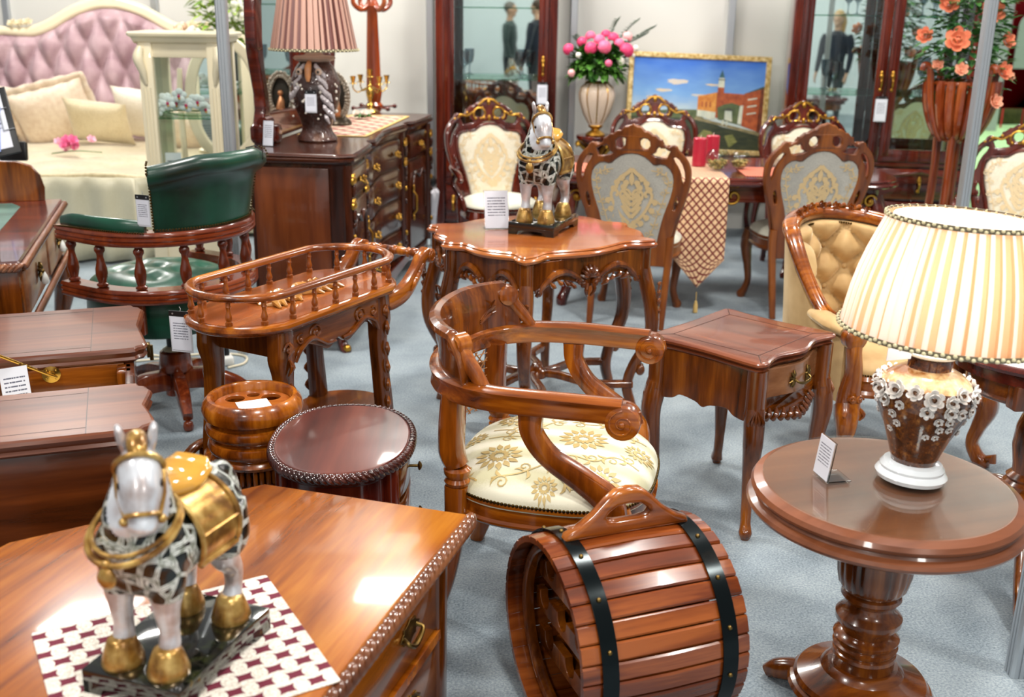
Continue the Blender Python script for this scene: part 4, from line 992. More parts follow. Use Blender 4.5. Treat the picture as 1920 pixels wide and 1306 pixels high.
    mb = MB(); P = bez([V((.03,0,Z+.308)), V((.008,0,Z+.30)), V((-.03,0,Z+.296)), V((-.062,0,Z+.31)), V((-.075,0,Z+.325))], 5); mb.tube(P, lerp_list(((.026,.02), (.036,.022), (.044,.022), (.046,.02), (.03,.01)), len(P)), 16, up=(0,1,0)); mb.build('saddle', H_amb, t)
    # bridle, collar, pendant
    def ring(c, ax, r1, r2, rad, mb):
        z = V(ax).normalized(); y = V((0,1,0)); x = y.cross(z); mb.tube([V(c)+x*(r1*cos(2*pi*k/24))+y*(r2*sin(2*pi*k/24)) for k in range(24)], rad, 7, closed=True)
    mb = MB(); mb.T = hd(); ring((.131,0,Z+.307), (.02,0,-.04), .0265, .0255, .0042, mb); ring((.084,0,Z+.37), (.045,0,-.03), .037, .0355, .0048, mb)
    for s in (1, -1): mb.tube([(.086,s*.035,Z+.362), (.11,s*.034,Z+.332), (.13,s*.026,Z+.307)], .0035, 7); mb.ell((.135,s*.027,Z+.299), .008, 8, 6)
    mb.build('bridle', H_gold, t)
    mb = MB(); ring((.088,0,Z+.262), (.45,0,1), .079, .07, .0055, mb); ring((.084,0,Z+.272), (.45,0,1), .074, .066, .004, mb); mb.ell((.162,0,Z+.208), (.01,.016,.02), 12, 8); mb.ell((.16,0,Z+.232), .008, 8, 6); mb.build('breast_collar', H_gold, t)
    for s in (1, -1):
        mb = MB(); mb.T = hd(); P = bez([V((.058,s*.018,Z+.39)), V((.06,s*.022,Z+.407)), V((.058,s*.026,Z+.427)), V((.06,s*.027,Z+.435))], 4); mb.tube(P, lerp_list(((.01,.007), (.014,.008), (.009,.006), (.002,.002)), len(P)), 10); mb.build('ear', H_sil, t)
        mb = MB(); mb.T = hd(); mb.ell((.106,s*.028,Z+.349), (.012,.006,.008), 10, 7); mb.build('eye', plain('dark_glass_eye', (30,18,10), rough=.1) if s > 0 else bpy.data.materials['dark_glass_eye'], t)
    mb = MB(); mb.T = hd(); ctube(mb, [(.03,0,Z+.40), (.062,0,Z+.413), (.09,0,Z+.402), (.105,0,Z+.378)], ((.008,.01), (.016,.012), (.015,.01), (.003,.003)), 10, 5, up=(0,1,0)); mb.build('forelock', H_gold, t)
    return t
hn = horse(); hn.location = (-.495, 1.60, .553); 
hn.rotation_euler = (0, 0, atan2(-.95, -.32)); hn.location = (-.572, 1.622, .5532); hn.scale = (1.0,1.05,.97)
copy_thing(hn, 'openwork silver and gold horse statue on the scalloped six sided table', (.124, 4.385, .7805), atan2(-.93, -.375), s=1.09)
# ---------------------------------------------------------------- chest with two leaves, lower left
def trunk():
    a = radians(19.9); t = thing('wooden_chest', 'low mahogany chest with its middle compartment open and a brass stay', 'chest', (-.872, 2.432, 0), a)
    def leaf(y0, y1, name):
        pts = [(-1.0,y0), (-.5,y0), (-.46,y0+.004), (-.44,y0+.014), (-.42,y0+.004), (-.06,y0), (-.035,y0+.004), (-.025,y0+.02), (-.008,y0+.03), (0,y0+.06), (-.004,y0+.1), (-.02,(y0+y1)/2), (-.004,y1-.1), (0,y1-.07), (-.012,y1-.045), (-.012,y1-.035), (-.03,y1-.025), (-.034,y1-.004), (-.05,y1), (-1.0,y1)]
        mb = MB(); mb.slab(pts, [(-.016,.615), (-.006,.617), (.0,.624), (-.006,.632), (-.002,.64), (.002,.648), (-.002,.656), (-.008,.66)])
        o = mb.build(name, W_rosyx, t)
        mb = MB(); ln = [(-.0011,-.001), (.0011,-.001), (.0011,.0004), (-.0011,.0004)]
        mb.sweep([V((-.16,y0+.01,.6601)), V((-.16,y1-.01,.6601))], ln); mb.sweep([V((-1.0,y0+.05,.6601)), V((-.16,y0+.05,.6601))], ln); mb.sweep([V((-1.0,y1-.05,.6601)), V((-.16,y1-.05,.6601))], ln)
        mb.build('inlay_line', bpy.data.materials['dark_inlay'], o)
    leaf(0, .36, 'front_leaf'); leaf(.68, 1.2, 'rear_leaf')
    mb = MB(); mb.box((-.52,.035,.36), (.96,.03,.51), .006); mb.box((-.52,1.165,.36), (.96,.03,.51), .006); mb.box((-.055,.6,.36), (.03,1.1,.51), .006); mb.box((-.985,.6,.36), (.03,1.1,.51), .006); mb.box((-.52,.6,.11), (.96,1.1,.03), .004)
    mb.build('body', wood('chest_side', (40,16,5), (78,34,10), (104,50,18), 'x', .8, .25, .5), t)
    mb = MB(); mb.box((-.53,.70,.52), (.92,.025,.19), .003); inner = mb.build('inner_panel', W_brownx, t)
    mb = MB(); mb.box((-.53,.52,.49), (.92,.34,.02), .004); mb.build('lining', fabric('cream_lining', (206,192,160), (236,226,198), 200), t)
    for y in (.66, .62): 
        mb = MB(); mb.box((-.07,y,.52), (.045,.035,.19), .006); mb.build('corner_strip', W_brown, t)
    mb = MB(); M = Tr(-.275,.686,.6) @ Rx(pi/2); mb.lathe([(.026,0), (.026,.003), (.012,.006), (.01,.012), (.001,.014)], n=24, M=M)
    for k in range(4): mb.ell(M @ V((.018*cos(k*pi/2+.7), .018*sin(k*pi/2+.7), .004)), .003, 6, 5)
    mb.tube([(-.26,.674,.592), (-.275,.668,.602), (-.50,.50,.79)], .0045, 8); mb.build('brass_stay', M_brass, t)
    mb = MB(); mb.box((.004,.9,.585), (.012,.03,.045), .002); mb.tube([(.012,.9,.6), (.012,.9,.55)], .006, 8); mb.build('latch', M_abrass, t)
    for x in (-.05, -.98):
        for y in (.05, 1.15): mb = MB(); mb.box((x,y,.05), (.06,.06,.1), .008); mb.build('foot', W_brown, t)
trunk()
stand_card('white price card leaning inside the open chest compartment', (-1.40, 2.84, .5005), radians(35), .08, .165, .25)
# ---------------------------------------------------------------- six sided scalloped table
def hexa_table():
    t = thing('scalloped_table', 'six sided scalloped table with cabriole legs carrying a horse statue', 'table', (.105, 4.335, 0), 0)
    Cn = [V(p) for p in ((-.06,-.49), (.47,-.125), (.385,.225), (.06,.49), (-.47,.125), (-.385,-.225))]
    P = []
    for i in range(6):                                          # corner lobes joined by serpentine sides
        a, b = Cn[i], Cn[(i+1) % 6]; d = (b-a); L = d.length; u = d/L; nn = V((u.y, -u.x))
        for f, q in ((0,0), (.1,-.006), (.2,-.034), (.34,-.012), (.5,.004), (.66,-.012), (.8,-.034), (.9,-.006)):
            P.append(a+d*f+nn*(q*(1 if L > .5 else .8)))
    O = [(p.x, p.y) for p in bez(P, 3, True)]
    mb = MB(); mb.slab(O, [(-.03,.742), (-.014,.744), (-.002,.75), (.003,.76), (-.002,.767), (-.008,.771), (-.006,.775), (-.012,.78)]); mb.build('table_top', W_mix, t)
    legs = [c*.9 for c in Cn]
    for i in range(6):
        c = legs[i]; d = c.normalized(); mb = MB()
        mb.tube([(c.x, c.y, .745), (c.x, c.y, .64)], .026, 12, pw=.5, up=(d.x, d.y, 0))
        Q = bez([V((c.x, c.y, .66)), V((c.x*1.03, c.y*1.03, .6)), V((c.x*1.1, c.y*1.1, .48)), V((c.x*1.09, c.y*1.09, .36)), V((c.x*.95, c.y*.95, .24)), V((c.x*.9, c.y*.9, .15)), V((c.x*.95, c.y*.95, .07)), V((c.x*1.0, c.y*1.0, 0))], 6)
        mb.tube(Q, lerp_list((.027,.03,.031,.026,.022,.022,.02,.015), len(Q)), 12, pw=.6, up=(d.x, d.y, 0))
        tt = V((-d.y, d.x, 0)); d3 = V((d.x, d.y, 0))
        for z, r in ((.6,.011), (.565,.013), (.53,.014), (.49,.016), (.455,.012), (.42,.01)):
            q = V((c.x*1.1, c.y*1.1, z))+d3*.018
            for g in (1, -1): ctube(mb, [q+tt*g*.003, q+tt*g*.014+d3*.008, q+tt*g*.01+d3*.002-V((0,0,.03))], (.004, r*.55, .003), 6, 4)
        q = V((c.x*.97, c.y*.97, .225))+d3*.022; mb.ell(q, (.02,.02,.024), 10, 8); mb.ell(q-tt*.02+V((0,0,.014)), .011, 8, 6); mb.ell(q+tt*.02+V((0,0,.014)), .011, 8, 6)
        mb.build('leg', W_brown, t)
    for i in range(6):
        a, b = legs[i], legs[(i+1) % 6]; d = b-a; L = d.length; u = d/L; nn = V((u.y, -u.x)); m = (a+b)/2
        pts = [(-L/2,.745), (L/2,.745), (L/2,.66)]; h = [(.42,.625), (.36,.64), (.3,.66), (.22,.665), (.12,.65), (.05,.63), (0,.62)]
        pts += [V((x*L, z)) for x, z in h]+[V((-x*L, z)) for x, z in reversed(h[:-1])]+[(-L/2,.66)]
        M = Matrix(((u.x, -u.y*-1*0+0, -nn.x, m.x), (u.y, 0, -nn.y, m.y), (0, 1, 0, 0), (0,0,0,1)))
        M = Matrix(((u.x, 0, nn.x, m.x), (u.y, 0, nn.y, m.y), (0, 1, 0, 0), (0,0,0,1)))
        mb = MB(); mb.mesh(plate([V(p) for p in pts], (), .018, .003), M=M)
        q = lambda x, z, o=.012: M @ V((x, z, o))
        for g in (1, -1):
            k = L*g
            mb.tube([q(x, z, .014) for x, z in [(p.x, p.y) for p in bez([V((k*.44,.615)), V((k*.38,.655)), V((k*.3,.69)), V((k*.2,.695)), V((k*.1,.668)), V((k*.06,.64))], 5)]], lerp_list((.007,.012,.014,.014,.011,.006), 26), 8)
            for c, r in (((k*.42,.628),.016), ((k*.08,.652),.018)): scroll3(mb, q(c[0], c[1], .014), (u.x,u.y,0), (0,0,1), r, .007, 1.3, 0, g)
            for x, z in ((.33,.665), (.27,.672), (.21,.664), (.16,.652)): ctube(mb, [q(k*x, z), q(k*(x-.02), z-.016, .022), q(k*(x-.055), z-.028)], (.004,.01,.003), 6, 4)
        if L > .5:                                              # shell between the scrolls of a long side
            for j in range(7):
                an = pi*(j+.5)/7; ctube(mb, [q(0,.662,.014), q(.026*cos(an), .662+.026*sin(an), .024), q(.045*cos(an), .662+.048*sin(an), .012)], (.004,.0085,.006), 7, 4)
            for g in (1, -1):
                scroll3(mb, q(g*.03,.638,.016), (u.x,u.y,0), (0,0,1), .02, .008, 1.2, 0, g)
                ctube(mb, [q(g*.012,.64,.018), q(g*.02,.61,.022), q(g*.008,.585,.012)], (.008,.009,.004), 7, 4)
        mb.build('apron', W_brown, t)
    for i in range(3):                                          # serpentine stretchers crossing under the top
        a, b = legs[i]*.95, legs[i+3]*.95
        mb = MB(); s = V((-(b-a).y, (b-a).x)).normalized()*.05*(1 if i % 2 else -1)
        P = bez([V((a.x, a.y, .16)), V((*(a*.6+s), .162)), V((*(a*.2), .168)), V((*(b*.2), .168)), V((*(b*.6-s), .162)), V((b.x, b.y, .16))], 6); mb.tube(P, (.016), 12, pw=.6, flat=(1.0,1.25), up=(0,0,1)); mb.build('stretcher', W_brown, t)
    mb = MB(); mb.lathe([(.02,.14), (.045,.15), (.05,.165), (.045,.182), (.028,.19), (.018,.21), (.001,.214)], n=24); mb.build('finial', W_brown, t)
W_mix = wood('two_tone_veneer', (96,34,16), (158,82,30), (192,118,54), 'x', .4, .2, .6)
hexa_table()
stand_card('pale blue price card in a holder beside the horse on the scalloped table', (-.07, 4.37, .7815), radians(10), .105, .16, .3)
# ---------------------------------------------------------------- carved dining chairs
def chair_outline():
    k = .000693; kz = .00072
    Z = lambda y: 1.10-(y-45)*kz
    out = [(0,45),(22,55),(40,64),(58,64),(72,74),(92,96),(112,94),(132,106),(150,122),(172,122),(184,134),(205,152),(222,156),(228,182),(248,198),(272,205),(290,192),(312,188),(332,200),(346,226),(380,256),(408,292),(430,340),(440,395),(438,450),(430,510),(414,580),(392,645),(368,705),(348,765),(328,830),(312,900),(302,980),(296,1060),(294,1110)]
    panel = [(0,262),(50,268),(95,286),(130,312),(158,338),(182,342),(215,334),(250,340),(284,366),(306,404),(314,450),(310,510),(294,580),(272,645),(250,710),(232,780),(218,850),(206,915),(190,950),(150,975),(80,985),(0,988)]
    h1 = [(54,152),(80,146),(108,152),(128,170),(132,200),(116,222),(92,226),(70,216),(56,196)]
    h2 = [(148,262),(176,248),(184,222),(200,206),(216,218),(236,208),(262,228),(282,234),(268,262),(258,284),(226,284),(196,276),(168,274)]
    h3 = [(306,282),(326,276),(350,292),(376,330),(394,380),(400,440),(392,474),(378,450),(368,400),(346,350),(320,314)]
    h4 = [(344,566),(354,572),(356,600),(348,640),(334,672),(322,668),(322,634),(332,592)]
    f = lambda L: [V((x*k, Z(y))) for x, y in L]
    O = f(out); PN = f(panel); hs = [f(h) for h in (h1, h2, h3, h4)]
    mO = [V((p.x, p.y)) for p in O]+[V((-p.x, p.y)) for p in reversed(O) if p.x > 1e-6]
    return mO, mirror(PN), [h for h in hs]+[[V((-p.x, p.y)) for p in h] for h in hs]
def damask_back(name, c1, c2, sheen=.2):
    return fabric(name, c1, c2, 220, sheen, .55, .12)
M_backgrey = damask_back('grey_damask_weave', (150,146,138), (182,177,166)); M_backcream = damask_back('ivory_damask', (214,202,176), (240,232,212))
M_motif = plain('woven_tan_motif', (200,172,126), rough=.55); M_motifp = plain('woven_pale_motif', (222,198,156), rough=.55)
def dining_chair(label, loc, rz, wd, gilt=True, arms=False, group=None, s=1):
    """local +y is forward; the back stands at y = -.23"""
    t = thing('dining_chair', label, 'chair', loc, rz, group, s=s)
    O, PN, hs = chair_outline()
    lean = lambda z: -.215-.10*max(0, z-.45)/.65-.0*z
    def bend(p): return V((p.x, p.y+lean(p.z)+.0+.16*p.x*p.x, p.z))
    mb = MB(); mb.T = bend; mb.mesh(plate(O, [PN]+hs, .036, .008, 3), M=XZ); mb.T = None
    mb.build('back_frame', wd[0], t, smooth=50)
    mb = MB()                                                   # carving on the front of the frame: gilt scrolls, beads, hand rails
    for g in (1, -1):
        B = lambda L: [bend(V((g*x, .02, z))) for x, z in L]
        ctube(mb, B([(.0,1.085), (.03,1.08), (.055,1.06), (.075,1.045)]), (.006,.008,.008,.005), 7, 5, mi=1)
        mb.tube([bend(V((g*(.062+x), .022, .992+y))) for x, y in spiral((0,0), .045, .03, -.6, .85, 18)], .0065, 7, mi=1)
        ctube(mb, B([(.115,1.0), (.15,.98), (.19,.985), (.215,.965)]), (.007,.006,.008,.004), 7, 5, mi=1)
        for x, z in ((.035,.965),(.092,.962),(.11,1.0),(.15,1.0),(.2,.985),(.045,1.03),(.235,.96)): mb.ell(bend(V((g*x, .024, z))), .0095, 8, 6, mi=1)
        ctube(mb, B([(0,.928), (.06,.918), (.105,.89), (.15,.882), (.19,.88)]), (.011,.012,.011,.011,.01), 8, 6)
        ctube(mb, B([(.19,.88), (.222,.855), (.226,.79), (.21,.7), (.18,.6), (.155,.51)]), (.01,.009,.009,.009,.009,.008), 8, 6)
        ctube(mb, B([(.215,.965), (.258,.93), (.29,.87), (.292,.79), (.272,.7), (.244,.6), (.22,.5)]), (.012,.014,.014,.013,.012,.012,.012), 8, 6)
        for z, x in ((.72,.25),(.67,.236),(.62,.222)): mb.ell(bend(V((g*x, .022, z))), (.01,.008,.018), 8, 6)
    mb.ell(bend(V((0,.024,1.065))), (.014,.01,.018), 8, 6, mi=1); mb.ell(bend(V((0,.024,.965))), (.012,.01,.02), 8, 6, mi=1)
    mb.build('back_carving', [wd[1], M_gold if gilt else wd[1]], t)
    # upholstered panel: domed in front, flat behind
    c = V((0, .71)); mb = MB(); R = []
    for q, y in ((1.0,-.014), (1.0,.004), (.97,.018), (.9,.026), (.75,.032), (.5,.036), (.2,.038)): R.append([bend(V((p[0]*q, y, c.y+(p[1]-c.y)*q))) for p in PN])
    mb.rings(R)
    def Sf(sgn, y):
        return lambda u, v: (bend(V((u, y, v))), V((0, sgn, 0)))
    st = [(P_, [q*1.7 for q in w_] if hasattr(w_, '__len__') else w_*1.6) for P_, w_ in medallion((0,.70), .165)]
    for g in (1, -1):
        st += vine([(g*.03,.475), (g*.09,.49), (g*.12,.55), (g*.14,.62), (g*.165,.69), (g*.185,.76), (g*.19,.82), (g*.15,.85), (g*.1,.86)], .02, .005)
    draw(mb, st, Sf(-1, -.0145), 1, .001)
    def Sfront(u, v):
        r = max(abs(u)/.2, abs(v-.71)/.2); y = .0385-.018*max(0, r-.35)**2; return bend(V((u, y, v))), V((0,1,0))
    draw(mb, st, Sfront, 1, .002)
    mb.build('back_panel', [wd[2], M_motifp if gilt else M_motif], t, smooth=60)
    S, outl, mesh = dome(0, .02, .245, .225, 3.0, .445, .06)
    mb = MB(); mesh(mb); mb.build('seat_cushion', wd[3], t)
    mb = MB(); mb.slab([outl(2*pi*k/48, .99) for k in range(48)], [(-.02,.36), (.004,.365), (.006,.375), (-.002,.385), (-.002,.42), (.005,.43), (.004,.445)]); mb.build('seat_rail', wd[1], t)
    for g in (1, -1):
        mb = MB(); ctube(mb, [bend(V((g*.212,0,.5))), (g*.212,-.215,.42), (g*.205,-.22,.3), (g*.2,-.25,.14), (g*.198,-.285,0)], ((.022,.024), (.022,.024), (.02,.022), (.019,.02), (.016,.017)), 12, 6, pw=.55, up=(1,0,0)); mb.build('back_leg', wd[0], t)
        mb = MB(); cabriole(mb, (g*.205,.19), (g*.5,.8), .42, knee=.025, foot=.035); mb.ell((g*.222,.218,.02), (.022,.022,.02), 10, 8); leafcarve(mb, (g*.215,.214,.4), (g*.5,.8), .03, .08); mb.build('front_leg', wd[1], t)
        if arms:
            mb = MB(); ctube(mb, [bend(V((g*.25,.01,.66))), (g*.295,-.1,.67), (g*.305,.02,.665), (g*.3,.13,.65), (g*.296,.165,.63)], ((.014,.014), (.018,.016), (.02,.018), (.024,.02), (.022,.018)), 10, 6, up=(0,0,1)); scroll3(mb, (g*.298,.17,.625), (0,1,0), (0,0,1), .022, .012, 1.0, 0, 1, n=8)
            ctube(mb, [(g*.3,.06,.655), (g*.31,.02,.58), (g*.275,.09,.5), (g*.25,.1,.42)], (.017,.018,.018,.02), 10, 6); mb.build('armrest', wd[1], t)
    return t
ND = (W_back, W_back, M_backgrey, fabric('ivory_seat', (206,204,186), (228,226,208), 160, .2, .5, .1))
FD = (W_red, W_red, M_backcream, bpy.data.materials['ivory_seat'])
g1 = 'carved chairs round the dining table'
c1 = dining_chair('carved chair with its grey damask back to us, left of the hanging table runner', (.69, 5.9, 0), radians(-15), ND, gilt=False, group=g1)
copy_thing(c1, 'carved chair with its grey damask back to us, right of the hanging table runner', (1.64, 6.13, 0), radians(6))
f1 = dining_chair('gilt crested ivory chair facing us across the dining table in front of the painting', (.965, 7.36, 0), radians(178), FD, group=g1)
copy_thing(f1, 'gilt crested ivory chair facing us across the table, right of the painting', (1.97, 7.06, 0), radians(186))
a1 = dining_chair('gilt crested ivory armchair at the left end of the dining table before the display cabinet', (-.10, 6.93, 0), radians(196), FD, arms=True, group=g1)
copy_thing(a1, 'gilt crested armchair with tan medallion at the right end of the dining table', (2.80, 5.93, 0), radians(150))
# ---------------------------------------------------------------- dining table, runner, candles
def dining_table():
    t = thing('dining_table', 'long dark mahogany dining table with gilt carving under the runner', 'dining table', (1.19, 6.42, 0), radians(-1))
    W, D = 2.02, .92
    mb = MB(); mb.slab(rrect(W, D, .2, 8), [(-.04,.715), (-.02,.718), (0,.728), (.004,.738), (-.004,.748), (-.012,.752), (-.008,.762), (-.016,.77)]); mb.build('table_top', W_redx, t)
    mb = MB(); mb.slab(rrect(W-.2, D-.2, .1, 5), [(0,.62), (.006,.625), (.006,.635), (0,.64), (0,.715)]); mb.build('apron', W_redx, t)
    for sx in (1, -1):
        for sy in (1, -1):
            mb = MB(); cabriole(mb, (sx*.86,sy*.33), (sx,sy), .66, w=(.05,.055,.05,.036,.028,.026,.03,.026), knee=.05, foot=.05)
            for z in (.6,.55,.5,.45,.4,.34): mb.ell((sx*(.905-.04*(.6-z)/.26),sy*(.375-.04*(.6-z)/.26),z), .016, 8, 6, mi=1)
            scroll3(mb, (sx*.83,sy*.385,.645), (1,0,0), (0,0,1), .04, .009, 1.3, 0, sx, mi=1); mb.build('leg', [W_red, M_gold], t)
    for sy in (1, -1):
        mb = MB()
        for x in (-.7,-.35,0,.35,.7):
            for g in (1, -1): mb.tube([V((x+g*a, sy*.368, .655+b)) for a, b in spiral((.06,0), .05, .012, pi, 1.1, 16)], .008, 7, mi=1)
            mb.ell((x, sy*.37, .65), (.02,.01,.024), 10, 7, mi=1)
        mb.build('apron_carving', [W_red, M_gold], t)
dining_table()
def diamond_mat(name, base, line, sx, sy, thr=.09):
    m, nt, b = newmat(name); tc = N(nt, 'ShaderNodeTexCoord'); sp = N(nt, 'ShaderNodeSeparateXYZ'); nt.links.new(tc.outputs['UV'], sp.inputs[0])
    a = math_(nt, 'MULTIPLY', sp.outputs[0], sx); c = math_(nt, 'MULTIPLY', sp.outputs[1], sy); L = None
    for op in ('ADD', 'SUBTRACT'):
        d = math_(nt, 'ABSOLUTE', math_(nt, 'SUBTRACT', math_(nt, 'FRACT', math_(nt, op, a, c)), .5)); q = math_(nt, 'GREATER_THAN', d, .5-thr); L = q if L is None else math_(nt, 'MAXIMUM', L, q)
    n1 = noise(nt, tc.outputs['Object'], 150, 2); bs = ramp(nt, n1, [(.35, tuple(int(x*.9) for x in base)), (.65, base)])
    nt.links.new(mixc(nt, L, bs, rgb(*line)), b.inputs['Base Color']); setp(b, rough=.6, sheen=.2); return m
def cloth(name, label, cat, f, nu, nv, mat, loc, rz, thick=.0022, group=None):
    """f(u,v) -> point; UVs are u,v in metres-like units"""
    mb = MB(); mb.grid(f, nu, nv); me = bpy.data.meshes.new(name); me.from_pydata(mb.v, [], mb.f); me.materials.append(mat)
    uv = me.uv_layers.new(name='UVMap')
    for l in me.loops: i = l.vertex_index; uv.data[l.index].uv = ((i % nu)/(nu-1), (i//nu)/(nv-1))
    me.shade_smooth(); o = link(name, me, None, loc, rz, [('SOLIDIFY', dict(thickness=thick, offset=0))]); return tag(o, label, cat, group)
def runner():
    w, L0, L1 = .285, .9, .62; T = L0+L1+.0                                  # lies across the table, then hangs and ends in a point
    def f(u, v):
        s = v*T; x = (u-.5)*w
        if s <= L0: return V((x, .43-s, .7725))
        h = s-L0; r = .012; pt = L1-.165; k = 1-abs(u-.5)*2
        hh = h if h < pt else pt+(h-pt)*k
        hh2 = h if h < pt else pt+(h-pt)
        xx = x if h < pt else x
        return V((xx, -.482-.004*sin(9*x)-.006*min(1, hh*4), .7725-.004-hh))
    me = None
    o = cloth('table_runner', 'diamond patterned cream and rust table runner hanging over the dining table edge', 'table runner', f, 29, 90, diamond_mat('rust_diamond_cloth', (240,198,152), (116,26,22), 6.5, 30, .135), (1.06, 6.42, 0), radians(-1))
    mb = MB(); mb.ell((0,0,.0), .009, 8, 6); mb.tube([(0,0,.06), (0,0,0)], .0025, 6); mb.lathe([(.006,0), (.012,-.012), (.014,-.06), (.001,-.06)], n=12)
    t = mb.build('tassel', plain('gold_tassel', (206,172,104), rough=.5), o); t.location = (0, -.493, .065)
runner()
def ribbed():
    m, nt, b = newmat('salmon_ribbed_cloth'); v = coords(nt); w = N(nt, 'ShaderNodeTexWave'); w.inputs['Scale'].default_value = 22; nt.links.new(v, w.inputs['Vector'])
    nt.links.new(ramp(nt, w.outputs['Fac'], [(.2,(176,84,62)), (.8,(226,132,104))]), b.inputs['Base Color']); setp(b, rough=.7); bump(nt, b, w.outputs['Fac'], .5, .004); return m
M_salmon = ribbed()
for lb, loc, w in (('salmon ribbed mat on the dining table between the runner and the right hand chair', (1.62, 6.22, .7712), .62), ('salmon ribbed mat on the dining table near its left corner', (.36, 6.3, .7712), .5)):
    mb = MB(); mb.slab(rrect(w, .36, .02, 3), [(0,0), (.002,.002), (0,.004)]); tag(mb.build('place_mat', M_salmon, None, loc, radians(-1), 0), lb, 'place mat', 'salmon mats on the dining table')
M_candle = plain('crimson_wax', (176,34,58), rough=.35, sss=.1, coat=.2)
for k, (x, y, h, r, lb) in enumerate(((1.10, 6.42, .165, .041, 'crimson pillar candle on the runner, left and nearer of the pair'), (1.20, 6.56, .165, .041, 'crimson pillar candle on the runner, behind the nearer one'))):
    t = thing('pillar_candle', lb, 'candle', (x, y, .776), 0, 'crimson candles on the dining table')
    mb = MB(); mb.lathe([(r-.003,0), (r,.003), (r,h-.004), (r-.004,h), (r*.4,h-.004), (.001,h-.005)], n=28); mb.build('wax', M_candle, t)
    mb = MB(); mb.tube([(0,0,h-.008), (.001,0,h+.008), (.004,0,h+.016)], .0018, 6); mb.build('wick', plain('wick', (230,220,200)) if k == 0 else bpy.data.materials['wick'], t)
M_pot = newmat('potpourri')
def potp():
    m, nt, b = M_pot; v = coords(nt); nt.links.new(ramp(nt, noise(nt, v, 70, 2), [(.38,(72,84,30)), (.5,(150,120,56)), (.6,(206,176,110)), (.7,(124,70,30))]), b.inputs['Base Color']); setp(b, rough=.7); return m
potp()
for k, (x, y, r, lb) in enumerate(((1.18, 6.25, .072, 'larger glass bowl of potpourri beside the crimson candles'), (1.325, 6.32, .06, 'smaller glass bowl of potpourri behind the larger one'))):
    t = thing('glass_bowl', lb, 'bowl', (x, y, .776), 0, 'potpourri bowls on the dining table')
    mb = MB(); pr = [(r*sin(a), r*.92-r*.92*cos(a)) for a in [pi*(.12+.66*j/12) for j in range(13)]]; mb.lathe([(.001, pr[0][1])]+pr+[(p[0]-.003, p[1]) for p in reversed(pr)]+[(.001, pr[0][1]+.003)], n=32); mb.build('bowl', M_glass, t)
    mb = MB(); r3 = random.Random(k)
    for q in range(90):
        a, d, z = r3.uniform(0, 6.3), r*.72*sqrt(r3.random()), r3.uniform(.012, r*.85); d *= sqrt(max(.1, 1-((z-r*.85)/(r*.95))**2)); mb.ell((d*cos(a), d*sin(a), z), (r3.uniform(.006,.011), r3.uniform(.005,.009), r3.uniform(.004,.008)), 6, 5)
    tag(mb.build('potpourri', M_pot[0], t), kind='stuff')
